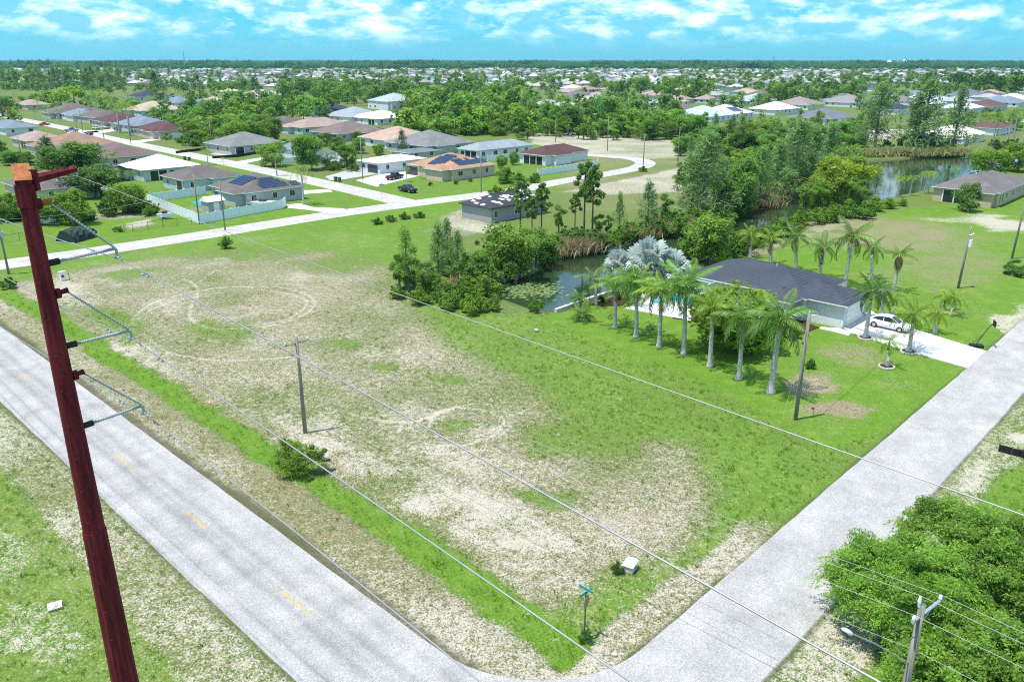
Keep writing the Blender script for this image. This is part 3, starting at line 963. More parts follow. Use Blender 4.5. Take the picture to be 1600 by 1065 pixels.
def leaf_cloud(rg, C, R, per, ln, wd, outb=.7, droop=0.0, tones=None, shell=.45):
    """diamond leaves through the volume of every clump"""
    C = np.asarray(C, float); R = np.asarray(R, float)
    if R.ndim == 1: R = np.repeat(R[:, None], 3, 1)
    k = len(C); n = k * per
    ci = np.repeat(np.arange(k), per)
    d = rand_dirs(rg, n)
    r = shell + (1 - shell) * rg.random(n) ** .6
    p = C[ci] + d * R[ci] * r[:, None]
    nm = d * outb + rg.normal(size=(n, 3)) * .45 + np.array([0, 0, .35])
    nm /= np.linalg.norm(nm, axis=1, keepdims=True)
    t = rg.normal(size=(n, 3)); t[:, 2] -= droop * 2.2
    t -= nm * (t * nm).sum(1, keepdims=True)
    t /= np.linalg.norm(t, axis=1, keepdims=True)
    b = np.cross(nm, t)
    l = ln * (.65 + .7 * rg.random(n))[:, None] * .5
    w = wd * (.65 + .7 * rg.random(n))[:, None] * .5
    v = np.stack([p - t * l, p + b * w - t * l * .15 + nm * w * .25, p + t * l, p - b * w - t * l * .15 + nm * w * .25], 1).reshape(-1, 3)
    f = np.arange(n * 4).reshape(-1, 4)
    if tones is None: tones = rg.random(k)
    tone = np.clip(np.asarray(tones)[ci] * .62 + .42 * rg.random(n) - .04, 0, 1)
    return v, f, np.repeat(tone, 4)


def quad_tube(pts, radii, n=6):
    mb = MB().tube(pts, radii, n, cap=False)
    return np.array(mb.v), np.array(mb.f)


def join(parts):
    V, Fc = [], []; o = 0
    for v, f in parts:
        V.append(v); Fc.append(f + o); o += len(v)
    return np.concatenate(V), np.concatenate(Fc)


def limb(rg, a, b, r0, r1, bend=.12, n=5, sides=5):
    a = np.array(a, float); b = np.array(b, float); L = np.linalg.norm(b - a)
    k = rg.normal(size=3) * L * bend
    pts = [a + (b - a) * t + k * math.sin(math.pi * t) for t in np.linspace(0, 1, n)]
    return quad_tube(pts, list(np.linspace(r0, r1, n)), sides)


def proto_tree(kind, seed, lod):
    """returns (trunk verts, faces), (crown verts, faces, tone); 8 m reference height"""
    rg = np.random.default_rng(seed * 31 + 5)
    Ht = 8.0
    dens = {0: 1.0, 1: .5, 2: .12}[lod]
    ls = {0: .62, 1: 1.0, 2: 2.1}[lod]
    tr = []
    if kind == 'broad':
        k = 26 if lod < 2 else 13
        cr = 3.2; cz = 4.5
        C = []; R = []
        for i in range(k):
            d = rand_dirs(rg, 1)[0]
            d[2] = abs(d[2]) * 1.15 - .30 if i % 3 else -.15 - .75 * rg.random()
            q = .50 + .42 * rg.random()
            lob = 1 + .22 * math.sin(3 * math.atan2(d[1], d[0]) + seed)
            C.append([d[0] * cr * q * lob, d[1] * cr * q * lob, cz + d[2] * 2.75 * q]); R.append((.75 + .75 * rg.random()) * (1 if lod < 2 else 1.2))
        for i in range(9 if lod < 2 else 4):
            a = i * .7 + rg.random(); q = 2.3 * (.5 + .5 * rg.random())
            C.append([q * math.cos(a), q * math.sin(a), 1.0 + 1.3 * rg.random()]); R.append(.8 + .5 * rg.random())
        Rr = np.array(R)[:, None] * np.array([1, 1, .8])
        cv = leaf_cloud(rg, C, Rr, int(230 * dens), .40 * ls, .24 * ls)
        tr.append(quad_tube([(0, 0, -.2), (.05, 0, .6), (.1, .08, 1.7), (.05, .1, 3.0), (0, 0, 4.2)], [.32, .24, .2, .16, .09], 7 if lod < 2 else 4))
        if lod < 2:
            for c in C[::3]: tr.append(limb(rg, (.08, .06, 1.7 + rg.random() * 1.4), c, .11, .03))
    elif kind == 'shrub':
        k = 26 if lod < 2 else 8
        C = []; R = []
        for i in range(k):
            a = rg.random() * 6.283; q = 2.6 * rg.random() ** .6
            C.append([q * 1.25 * math.cos(a), q * 1.15 * math.sin(a), 1.0 + rg.random() ** .8 * 5.2 * (1 - q / 4.0)]); R.append(.6 + .95 * rg.random())
        tp = rg.integers(0, k, 10); C += [[C[i][0] * 1.15 + rg.normal() * .3, C[i][1] * 1.15 + rg.normal() * .3, C[i][2] + .9 + rg.random()] for i in tp]; R += [.42] * 10
        cv = leaf_cloud(rg, C, R, int(230 * dens), .50 * ls, .24 * ls, .25, .2)
        for c in C[::2]: tr.append(limb(rg, (rg.normal() * .2, rg.normal() * .2, -.2), c, .10, .03, .1, 4, 4))
    elif kind == 'pine':
        k = 17 if lod < 2 else 9
        C = []; R = []
        lean = rg.normal(size=2) * .25
        for i in range(k):
            t = .55 + .45 * (i + .5) / k; a = i * 2.4 + rg.random()
            q = (.35 + 1.15 * (1 - abs(t - .72) / .34)) * (.5 + .7 * rg.random())
            q = max(q, .1)
            C.append([q * math.cos(a) + lean[0] * t, q * math.sin(a) + lean[1] * t, Ht * t - .3]); R.append(.34 + .34 * rg.random())
        cv = leaf_cloud(rg, C, np.array(R)[:, None] * np.array([1, 1, .62]), int(190 * dens), .50 * ls, .13 * ls, .25)
        tr.append(quad_tube([(0, 0, -.2), (lean[0] * .4, lean[1] * .4, Ht * .4), (lean[0], lean[1], Ht * .96)], [.15, .115, .035], 6 if lod < 2 else 4))
        if lod < 2:
            for c in C: tr.append(limb(rg, (lean[0] * c[2] / Ht, lean[1] * c[2] / Ht, c[2] - .25), c, .045, .015, .05, 3, 4))
    elif kind == 'casuarina':
        k = 28 if lod < 2 else 14
        C = []; R = []
        for i in range(k):
            t = .14 + .86 * (i + .5) / k; a = i * 2.4 + rg.random() * .8
            q = 1.75 * (1 - t) ** .75 * (.35 + .9 * rg.random()) + .12
            C.append([q * math.cos(a), q * math.sin(a), Ht * t]); R.append([.34 + .42 * (1 - t), .34 + .42 * (1 - t), .55 + .5 * rg.random()])
        cv = leaf_cloud(rg, C, R, int(105 * dens), .66 * ls, .085 * ls * (1 if lod < 2 else 1.5), .15, .25)
        tr.append(quad_tube([(0, 0, -.2), (.05, .04, Ht * .5), (0, 0, Ht * .97)], [.15, .09, .02], 6 if lod < 2 else 4))
        if lod < 2:
            for c in C[::1]: tr.append(limb(rg, (0, 0, c[2] - .55), c, .035, .01, .05, 3, 3))
    elif kind == 'fanpalm':          # cabbage palm: a round head of stiff fans over a skirt of dead ones
        k = 22 if lod < 2 else 12
        C = []; R = []; T = []
        for i in range(k):
            a = i * 2.4; el = -.55 + 2.0 * ((i * .618) % 1)
            q = 1.8
            C.append([q * math.cos(a) * math.cos(el), q * math.sin(a) * math.cos(el), 6.1 + q * math.sin(el)]); R.append([.75, .75, .6]); T.append(rg.random())
        for i in range(14):
            a = i * 2.4; C.append([.85 * math.cos(a), .85 * math.sin(a), 2.6 + 2.8 * rg.random()]); R.append([.5, .5, .8]); T.append(.3)
        cv = leaf_cloud(rg, C, R, int(110 * dens), .95 * ls, .12 * ls, .15, .45, T, .1)
        tr.append(quad_tube([(0, 0, -.2), (.1, 0, 3), (0, 0, 6.1)], [.26, .22, .24], 7))
    elif kind == 'coco':             # feathery palm seen from far off, fronds in one mesh
        vs, fs, tn = [], [], []; o = 0
        for i in range(15):
            a = i * 2.4 + rg.random() * .3; el = 1.15 - 1.5 * (i / 15)
            v_, f_ = frond_arrays(rg, 3.1, el, .75 + .5 * rg.random(), 9, .30)
            c, s = math.cos(a), math.sin(a)
            v_ = np.stack([v_[:, 0] * c - v_[:, 1] * s, v_[:, 0] * s + v_[:, 1] * c, v_[:, 2] + 6.3], 1)
            vs.append(v_); fs.append(f_ + o); o += len(v_); tn.append(np.full(len(v_), .2 + .7 * rg.random()))
        cv = (np.concatenate(vs), np.concatenate(fs), np.concatenate(tn))
        tr.append(quad_tube([(0, 0, -.2), (.12, .05, 2), (.15, .1, 4.2), (0, 0, 6.35)], [.25, .17, .15, .12], 6))
    return join(tr), cv


def frond_arrays(rg, L, el, curve, pairs, wid, droop=.5):
    """arching rachis in the XZ plane with two rows of hanging leaflets (all quads)"""
    n = 8
    pts = []; x = z = 0.0; a = el
    for i in range(n + 1):
        pts.append((x, 0, z)); x += L / n * math.cos(a); z += L / n * math.sin(a); a -= curve * 2.0 / n
    pts = np.array(pts)
    V, Fc = quad_tube([tuple(p) for p in pts], list(np.linspace(.045, .012, n + 1) * L / 2.6), 3)
    V = list(V); Fc = list(Fc)
    for i in range(pairs):
        t = .10 + .90 * (i + .5) / pairs
        j = min(int(t * n), n - 1); f = t * n - j
        p = pts[j] * (1 - f) + pts[j + 1] * f
        d = pts[j + 1] - pts[j]; d = d / np.linalg.norm(d)
        ll = L * .235 * (math.sin(math.pi * min(1, t * .86 + .14)) ** .7 + .12)
        for s in (-1, 1):
            dr = droop * (.5 + .9 * rg.random())
            out = np.array([d[0] * .55, s * math.cos(dr), d[2] * .55 - math.sin(dr)]); out /= np.linalg.norm(out)
            mid = p + out * ll * .55; tip = p + out * ll * .95 + np.array([0, 0, -ll * .28])
            w = d * L * wid * .42 / pairs * 2.3
            o = len(V)
            V += [p, mid - w * .5, tip, mid + w * .5]; Fc.append(np.array([o, o + 1, o + 2, o + 3]))
    return np.array(V), np.array(Fc)


BARK = {'broad': 'bark_grey', 'shrub': 'bark_brown', 'pine': 'bark_brown', 'casuarina': 'bark_grey', 'fanpalm': 'palm_boot', 'coco': 'palm_trunk'}
LEAF = {'broad': 'leaf_broad', 'shrub': 'leaf_broad', 'pine': 'leaf_pine', 'casuarina': 'leaf_casuarina', 'fanpalm': 'leaf_palm', 'coco': 'leaf_palm'}
NAMES = {'broad': 'broadleaf_tree', 'shrub': 'shrub', 'pine': 'pine_tree', 'casuarina': 'casuarina_tree', 'fanpalm': 'cabbage_palm', 'coco': 'palm_tree'}
CATS = {'broad': 'tree', 'shrub': 'shrub', 'pine': 'pine tree', 'casuarina': 'tree', 'fanpalm': 'palm', 'coco': 'palm'}
PROTO = {}


def get_proto(kind, var, lod):
    key = (kind, var, lod)
    if key not in PROTO:
        (tv, tf), (cv, cf, ct) = proto_tree(kind, var, lod)
        if lod == 2:
            v = np.concatenate([tv, cv]); f = np.concatenate([tf, cf + len(tv)])
            sl = np.concatenate([np.zeros(len(tf)), np.ones(len(cf))])
            PROTO[key] = (np_mesh(kind, v, f, [BARK[kind], LEAF[kind]], np.concatenate([np.zeros(len(tv)), ct]), sl),)
        else:
            PROTO[key] = (np_mesh('trunk', tv, tf, BARK[kind]), np_mesh('crown', cv, cf, LEAF[kind], ct))
    return PROTO[key]


N_PLANTS = {}


def plant_at(kind, p, h, tint=(1, 1, 1), label=None, group=None, wide=1.0, leafmat=None, lod=None, name=None, cat=None):
    d = math.hypot(p.x, p.y)
    if lod is None: lod = 0 if d < 62 else (1 if d < 330 else 2)
    N_PLANTS[kind] = N_PLANTS.get(kind, 0) + 1
    var = rnd.randrange(3)
    pr = get_proto(kind, var, lod)
    s = h / 8.0
    name = name or NAMES[kind]
    if lod == 2:
        o = link(name, pr[0]); o.color = (*tint, 1)
    else:
        o = thing(name, p)
        t = link('trunk', pr[0], o)
        c = link('crown', pr[1], o)
        c.color = (*tint, 1)
        if leafmat:
            c.material_slots[0].link = 'OBJECT'; c.material_slots[0].material = MATS[leafmat]
    o.location = p
    o.rotation_euler = (0, 0, rnd.random() * 6.283)
    o.scale = (s * wide, s * wide, s)
    tag(o, label, cat or CATS[kind], group)
    return o


def plant(kind, bx, by, top, tint=(1, 1, 1), label=None, group=None, wide=1.0, **k):
    """base pixel, and the photo row of its top"""
    p = G(bx, by)
    return plant_at(kind, p, max(.6, height_at(p, bx, top)), tint, label, group, wide, **k)


# ---- palms with separate fronds
FROND = []


def frond_meshes():
    rg = np.random.default_rng(5)
    for i, (cu, dr) in enumerate([(.40, .35), (.6, .55), (.85, .8), (1.1, 1.0)]):
        for mat in ('leaf_palm', 'leaf_dead'):
            v, f = frond_arrays(rg, 2.6, 0.0, cu, 30, .85, dr)
            FROND.append(np_mesh('frond', v, f, mat, np.repeat(.25 + .6 * rg.random(), len(v))))


frond_meshes()
TRUNKS = {}


def palm_at(p, th, fl, label, group=None, n=14, tint=(1, 1, 1), shaft=(1, 1, 1), dead=0, lean=(0, 0), r=.2, kind='royal', cat='palm', spread=1.0, shaft_len=1.1, elmin=-.45):
    o = thing('palm_tree', p, rnd.random() * 6.283, label, cat, group)
    c, s = math.cos(-o.rotation_euler.z), math.sin(-o.rotation_euler.z)
    lx, ly = lean[0] * c - lean[1] * s, lean[0] * s + lean[1] * c
    mb = MB()
    prof = [(-.2, 1.75), (.12, 1.7), (.45, 1.3), (1.0, 1.08), (th * .45, 1.05), (th * .8, .92), (th, .8)] if kind == 'royal' else [(-.2, 1.4), (.2, 1.15), (th * .5, .95), (th, .85)]
    mb.tube([(lx * (z / th) ** 1.4 if z > 0 else 0, ly * (z / th) ** 1.4 if z > 0 else 0, z) for z, q in prof], [r * q for z, q in prof], 10)
    mb.obj('trunk', 'palm_trunk', o, True)
    sl = shaft_len if kind == 'royal' else .35
    b = MB().tube([(lx, ly, th - .05), (lx, ly, th + sl * .5), (lx * 1.02, ly * 1.02, th + sl)], [r * .95, r * .85, r * .4], 8).obj('crownshaft', 'crownshaft' if kind == 'royal' else 'palm_boot', o, True)
    z0 = th + sl * .82
    for i in range(n):
        t = i / max(1, n - 1)
        el = 1.25 - (1.25 - elmin) * t ** .85
        dd = i >= n - dead
        vi = min(3, int(t * 3.2 + rnd.random() * .9))
        f = link('frond', FROND[vi * 2 + (1 if dd else 0)], o)
        f.location = (lx * 1.01, ly * 1.01, z0 - (0.12 * t))
        f.rotation_euler = (rnd.uniform(-.15, .15), -el if not dd else .75, i * 2.39996 + rnd.uniform(-.25, .25))
        q = fl * 1.08 / 2.6 * rnd.uniform(.85, 1.12) * (.8 if i < 2 else 1)
        f.scale = (q, q * spread, q)
        b_ = rnd.uniform(.8, 1.2)
        f.color = (tint[0] * b_, tint[1] * b_, tint[2] * b_, 1)
    return o


def palm(bx, by, hx, hy, label, **k):
    """base pixel and the pixel of the crown's heart"""
    p = G(bx, by)
    th = height_at(p, hx, hy)
    q = G(hx, hy, th)
    r_ = ray(hx, hy); t = (H - th) / -r_[2]
    q = Vector((r_[0] * t, r_[1] * t, th))
    fl = k.pop('fl', 2.9)
    lean = (q.x - p.x, q.y - p.y)
    m = math.hypot(*lean)
    if m > 1.2: lean = (lean[0] / m * 1.2, lean[1] / m * 1.2)
    sl = k.get('shaft_len', 1.1) if k.get('kind', 'royal') == 'royal' else .35
    return palm_at(p, max(.5, th - sl * .8), fl, label, lean=lean, **k)


# ---- fan-leaved palms
def fan_mesh(name, mat, seed, rad=1.1, pet=1.35, segs=24):
    rg = np.random.default_rng(seed)
    V, Fc, T = [], [], []
    v, f = quad_tube([(0, 0, 0), (pet * .5, 0, .06), (pet, 0, 0)], [.035, .03, .02], 3)
    V += list(v); Fc += list(f); T += [.3] * len(v)
    for i in range(segs):
        a = -2.0 + 4.0 * i / (segs - 1)
        l = rad * (.82 + .25 * math.cos(a * .55)) * (.92 + .16 * rg.random())
        up = .16 if i % 2 else -.02
        d = np.array([math.cos(a), math.sin(a), up + .12 * math.cos(a)])
        w = np.array([-math.sin(a), math.cos(a), 0]) * rad * .14
        c = np.array([pet, 0, 0]); o = len(V)
        V += [c, c + d * l * .78 - w, c + d * l + np.array([0, 0, -.2 * rad]), c + d * l * .78 + w]
        Fc.append(np.array([o, o + 1, o + 2, o + 3])); T += [.2 + .7 * rg.random()] * 4
    return np_mesh(name, np.array(V), np.array(Fc), mat, np.array(T))


FANS = {m: [fan_mesh('fan_leaf', m, i) for i in range(3)] for m in ('leaf_silver', 'leaf_palm', 'leaf_dead')}


def fan_palm(p, th, size, label, mat='leaf_silver', n=34, dead=6, group=None, name='fan_palm', cat='palm', tint=(1, 1, 1), r=.24):
    o = thing(name, p, rnd.random() * 6.28, label, cat, group)
    MB().tube([(0, 0, -.2), (.03, 0, th * .5), (0, 0, th)], [r * 1.25, r, r * .95], 9).obj('trunk', 'palm_boot', o, True)
    for i in range(n):
        dd = i >= n - dead
        t = i / (n - 1)
        el = 1.35 - 1.75 * t ** .8
        f = link('fan_leaf', FANS['leaf_dead' if dd else mat][i % 3], o)
        f.location = (0, 0, th - .25 * t)
        f.rotation_euler = (rnd.uniform(-.9, .9), (-el + rnd.uniform(-.2, .2) if not dd else .95), i * 2.39996 + rnd.uniform(-.2, .2))
        q = size * rnd.uniform(.85, 1.1); f.scale = (q, q, q)
        b = rnd.uniform(.85, 1.15); f.color = (tint[0] * b, tint[1] * b, tint[2] * b, 1)
    return o


# ---- reeds and low tufts
def reed_clump(p, w, h, label, mat='leaf_reed', n=260, group=None, name='reed_clump', cat='reeds', tint=(1, 1, 1), key=None):
    key = key or (mat, n, round(h / w, 1))
    if key not in PROTO:
        rg = np.random.default_rng(len(PROTO))
        x = rg.normal(size=(n, 2)) * .38
        hh = .55 + .5 * rg.random(n)
        ln = rg.normal(size=(n, 2)) * .16
        a = rg.random(n) * 6.28
        wv = np.stack([np.cos(a), np.sin(a), np.zeros(n)], 1) * .030
        b = np.concatenate([x, np.full((n, 1), -.05)], 1)
        mid = np.concatenate([x + ln * .4, (hh * .6)[:, None]], 1); tip = np.concatenate([x + ln * 1.6, hh[:, None]], 1)
        v = np.stack([b - wv * .6, mid + wv, tip, mid - wv], 1).reshape(-1, 3)
        PROTO[key] = np_mesh('reeds', v, np.arange(n * 4).reshape(-1, 4), mat, np.repeat(rg.random(n), 4))
    o = link(name, PROTO[key]); o.location = p; o.scale = (w, w, h); o.rotation_euler = (0, 0, rnd.random() * 6.28)
    o.color = (*tint, 1)
    return tag(o, label, cat, group)


# ------------------------------------------------------------------ houses
def hip_roof(mb, x0, y0, x1, y1, z, pitch=.36, ov=.5, th=.16, gable=False):
    """roof faces in slot 0, fascia and soffit in slot 1"""
    x0 -= ov; y0 -= ov; x1 += ov; y1 += ov
    wx, wy = x1 - x0, y1 - y0
    zt = z + th; hh = pitch * min(wx, wy) / 2
    if wx >= wy:
        a, b = (x0 + wy / 2, (y0 + y1) / 2, zt + hh), (x1 - wy / 2, (y0 + y1) / 2, zt + hh)
        vs = [(x0, y0, zt), (x1, y0, zt), (x1, y1, zt), (x0, y1, zt), a, b]
        fs = [(0, 1, 5, 4), (1, 2, 5), (2, 3, 4, 5), (3, 0, 4)]
    else:
        a, b = ((x0 + x1) / 2, y0 + wx / 2, zt + hh), ((x0 + x1) / 2, y1 - wx / 2, zt + hh)
        vs = [(x0, y0, zt), (x1, y0, zt), (x1, y1, zt), (x0, y1, zt), a, b]
        fs = [(0, 1, 4), (1, 2, 5, 4), (2, 3, 5), (3, 0, 4, 5)]
    mb.add(vs, fs, 0)
    mb.add([(x0, y0, z), (x1, y0, z), (x1, y1, z), (x0, y1, z), (x0, y0, zt), (x1, y0, zt), (x1, y1, zt), (x0, y1, zt)],
           [(0, 1, 5, 4), (1, 2, 6, 5), (2, 3, 7, 6), (3, 0, 4, 7), (3, 2, 1, 0)], 1)
    # ridge cap
    mb.tube([a, b], .07, 5, 0)
    return zt + hh, a, b


WIN = {}


def window_meshes(w, h):
    k = (round(w, 2), round(h, 2))
    if k not in WIN:
        f = MB()      # frame of four bars and a mullion, in the XZ plane facing -Y
        t, d = .07, .06
        f.box(-w / 2, -d, 0, w / 2, 0, t); f.box(-w / 2, -d, h - t, w / 2, 0, h)
        f.box(-w / 2, -d, t, -w / 2 + t, 0, h - t); f.box(w / 2 - t, -d, t, w / 2, 0, h - t)
        f.box(-.02, -d * .8, t, .02, 0, h - t)
        g = MB(); g.box(-w / 2 + t, -.03, t, w / 2 - t, -.005, h - t)
        WIN[k] = (f.mesh('window', 'trim_white'), g.mesh('pane', 'glass_dark'))
    return WIN[k]


def put_window(root, face, pos, z, w, h, lv, lu, name='window'):
    f, g = window_meshes(w, h)
    o = link(name, f, root)
    if face == 'x': o.location = (pos, -.005, z)
    elif face == 'y': o.location = (-.005, pos, z); o.rotation_euler = (0, 0, -math.pi / 2)
    elif face == 'X': o.location = (pos, lu + .005, z); o.rotation_euler = (0, 0, math.pi)
    else: o.location = (lv + .005, pos, z); o.rotation_euler = (0, 0, math.pi / 2)
    link('pane', g, o)
    return o


def arch_window(root, pos, z, w, h, name='arched_window'):
    """round headed window with a white surround on the y=0 wall"""
    n = 10
    def ring(ww, hh):
        return [(-ww / 2, 0), (ww / 2, 0)] + [(ww / 2 * math.cos(math.pi * i / n), hh - ww / 2 + ww / 2 * math.sin(math.pi * i / n)) for i in range(n + 1)]
    m = MB(); o = ring(w + .5, h + .25); k = len(o)
    m.add([(x, 0, q) for x, q in o] + [(x, -.10, q) for x, q in o], [tuple(range(k, 2 * k))] + [(i, (i + 1) % k, (i + 1) % k + k, i + k) for i in range(k)])
    e = m.obj(name, 'trim_white', root); e.location = (pos, -.004, z)
    g = MB(); o = ring(w, h); k = len(o)
    g.add([(x, -.10, q + .1) for x, q in o] + [(x, -.115, q + .1) for x, q in o], [tuple(range(k, 2 * k))] + [(i, (i + 1) % k, (i + 1) % k + k, i + k) for i in range(k)])
    g.obj('pane', 'glass_dark', e)


def panel_box(root, face, pos, z0, w, h, mat, name, lv, lu, d=.05, ribs=0):
    mb = MB()
    if ribs:
        for i in range(ribs):
            mb.box(-w / 2, -d, h * i / ribs + .02, w / 2, 0, h * (i + 1) / ribs - .02)
        mb.box(-w / 2, -d * .4, 0, w / 2, 0, h)
    else:
        mb.box(-w / 2, -d, 0, w / 2, 0, h)
    o = mb.obj(name, mat, root)
    if face == 'x': o.location = (pos, -.003, z0)
    elif face == 'y': o.location = (-.003, pos, z0); o.rotation_euler = (0, 0, -math.pi / 2)
    elif face == 'X': o.location = (pos, lu + .003, z0); o.rotation_euler = (0, 0, math.pi)
    else: o.location = (lv + .003, pos, z0); o.rotation_euler = (0, 0, math.pi / 2)
    return o


def house(N, L, R, roof, wall, label, wings=(), eave=2.75, pitch=.36, rot=None, size=None, wins='auto', garage=None, lanai=None, vents=2, group=None, fascia='trim_white', name='house'):
    """N = nearest ground corner in the photo, L and R = its left and right ground corners"""
    n = G(*N)
    auto = not wings and size is None
    if not size:
        lu = max(6.5, UV(G(*L))[0] - UV(n)[0]); lv = max(6.5, UV(G(*R))[1] - UV(n)[1])
        lu = min(lu, 24); lv = min(lv, 24)
    if size: lv, lu = size
    if auto and lu > 9.5 and lv > 9.5:
        bx = not (garage and garage[0] == 'x') and not (lanai and lanai[0] == 'x')
        by = not (garage and garage[0] == 'y') and not (lanai and lanai[0] == 'y')
        a, b = rnd.uniform(.05, .2), rnd.uniform(.42, .55); o_ = rnd.uniform(1.2, 2.4)
        if rnd.random() < .5: a, b = 1 - b, 1 - a
        if by: wings = ((-o_, lu * a, lv * .3, lu * b),)
        elif bx: wings = ((lv * a, -o_, lv * b, lu * .3),)
    root = thing(name, n, GRID if rot is None else rot, label, 'house', group)
    w = MB(); w.box(0, 0, -.1, lv, lu, eave + .05, bottom=False)
    rects = [(0, 0, lv, lu)]
    for (a, b, c, d) in wings:
        rects.append((a, b, c, d)); w.box(a, b, -.1, c, d, eave - .02, bottom=False)
    wo = w.obj('wall', 'wall_tint', root); wo.color = (*wall, 1)
    rf = MB(); top = 0; ridges = []
    for i, rc in enumerate(rects):
        t, a, b = hip_roof(rf, *rc, eave - .06 * i, pitch); ridges.append((a, b)); top = max(top, t)
    ro = rf.obj('roof', ['roof_shingle', fascia], root); ro.color = (*roof, 1)
    for i in range(vents):
        a, b = ridges[0]
        q = Vector(a).lerp(Vector(b), .3 + .4 * i) + Vector((rnd.uniform(-1, 1), rnd.uniform(-1, 1), 0))
        MB().cyl(q.x, q.y, q.z - .6, q.z + .12, .07, n=6).obj('vent_pipe', 'porcelain', ro)
    if wins == 'auto':
        for face, ln in (('x', lv), ('y', lu)):
            k = max(1, int(ln // 4.5))
            for i in range(k):
                pos = ln * (i + .5) / k + rnd.uniform(-.5, .5)
                if garage and garage[0] == face and abs(pos - garage[1]) < 3.6: continue
                if lanai and lanai[0] == face and lanai[1] - .8 < pos < lanai[2] + .8: continue
                put_window(root, face, pos, 1.0, rnd.choice((1.1, 1.3, 1.7)), 1.3, lv, lu)
    else:
        for (face, pos, z, ww, hh) in wins: put_window(root, face, pos, z, ww, hh, lv, lu)
    if garage:
        panel_box(root, garage[0], garage[1], 0.02, garage[2] if len(garage) > 2 else 4.9, 2.2, garage[3] if len(garage) > 3 else 'white_paint', 'garage_door', lv, lu, .05, 4)
    if lanai:   # flat dark sheet paints the shade of a screened porch; white posts
        face, a, b = lanai
        panel_box(root, face, (a + b) / 2, .05, b - a, eave - .45, 'glass_dark', 'porch_shade_panel', lv, lu, .04)
        k = max(2, int((b - a) / 2.2) + 1)
        for i in range(k):
            panel_box(root, face, a + (b - a) * i / (k - 1), .0, .22, eave - .25, 'trim_white', 'porch_post', lv, lu, .16)
    return root, lv, lu, ro, ridges


def roof_plane_array(ro, lv, lu, eave, pitch, face, a0, a1, t0, t1, cols, rows, skip=(), name='solar_array', mat='solar_glass', ov=.5):
    """rectangular panels laid on the slope of the main hip; face 'x' = slope above the y=0 wall, 'y' = above the x=0 wall"""
    mb = MB()
    run = min(lv, lu) / 2 + ov
    gap = .05
    for i in range(cols):
        for j in range(rows):
            if (i, j) in skip: continue
            p0, p1 = a0 + (a1 - a0) * i / cols + gap, a0 + (a1 - a0) * (i + 1) / cols - gap
            s0, s1 = (t0 + (t1 - t0) * j / rows) * run + gap, (t0 + (t1 - t0) * (j + 1) / rows) * run - gap
            vs = []
            for dz in (.06, .11):
                for (p, s) in ((p0, s0), (p1, s0), (p1, s1), (p0, s1)):
                    z = eave + .16 + pitch * s + dz
                    vs.append((p, -ov + s, z) if face == 'x' else (-ov + s, p, z))
            q = [(4, 5, 6, 7), (0, 1, 5, 4), (1, 2, 6, 5), (2, 3, 7, 6), (3, 0, 4, 7)]
            if face == 'y': q = [tuple(reversed(f)) for f in q]
            mb.add(vs, q)
    return mb.obj(name, mat, ro)


# low-detail houses for the far streets: shared meshes
def far_house_protos():
    out = []
    for i, (lv, lu, wing) in enumerate([(14, 17, (3, -3.5, 10, 2)), (18, 13, (-3.5, 2, 3, 9)), (13, 14, (8, -3, 13, 3)), (16, 19, (-3, 9, 4, 16))]):
        w = MB(); w.box(0, 0, -.1, lv, lu, 2.8, 0, False); w.box(wing[0], wing[1], -.1, wing[2], wing[3], 2.7, 0, False)
        for k in range(3):
            w.box(lv * (k + .3) / 3, -.05, 1.0, lv * (k + .3) / 3 + 1.4, -.004, 2.2, 1)
            w.box(-.05, lu * (k + .3) / 3, 1.0, -.004, lu * (k + .3) / 3 + 1.4, 2.2, 1)
        w.box(lv * .35, -.07, 0, lv * .35 + 2.6, -.004, 2.3, 1)
        r = MB(); hip_roof(r, 0, 0, lv, lu, 2.8); hip_roof(r, *wing, 2.7)
        out.append((w.mesh('wall', ['wall_tint', 'glass_dark']), r.mesh('roof', ['roof_shingle', 'trim_white'])))
    return out


FARH = far_house_protos()


def far_house(p, roof, wall, label, group, i, rot):
    r = thing('house', p, rot, label, 'house', group)
    a = link('wall', FARH[i][0], r); a.color = (*wall, 1)
    b = link('roof', FARH[i][1], r); b.color = (*roof, 1)
    return r


# ------------------------------------------------------------------ vehicles
def loft(mb, secs, slot=0, cap=True):
    n = len(secs[0]); vs = [p for s in secs for p in s]; fs = []
    for i in range(len(secs) - 1):
        for k in range(n):
            k2 = (k + 1) % n
            fs.append((i * n + k, (i + 1) * n + k, (i + 1) * n + k2, i * n + k2))
    if cap:
        fs.append(tuple(range(n))); m = (len(secs) - 1) * n
        fs.append(tuple(reversed(range(m, m + n))))
    mb.add(vs, fs, slot)


def car_section(x, w, z0, zb, zt, tw):
    """ring at station x: sill, belt and top edge"""
    return [(x, -w * .9, z0), (x, -w, z0 + (zb - z0) * .35), (x, -w * .97, zb), (x, -tw, zt), (x, tw, zt), (x, w * .97, zb), (x, w, z0 + (zb - z0) * .35), (x, w * .9, z0)]


def wheel(root, x, y, r=.33, s=1):
    t = MB(); t.tube([(x, y - .11, r), (x, y + .11, r)], r, 18)
    o = t.obj('wheel', 'tyre', root)
    m = MB(); m.tube([(x, y + .085 * s, r), (x, y + .125 * s, r)], [r * .66, r * .60], 14)
    m.obj('rim', 'alloy', o)


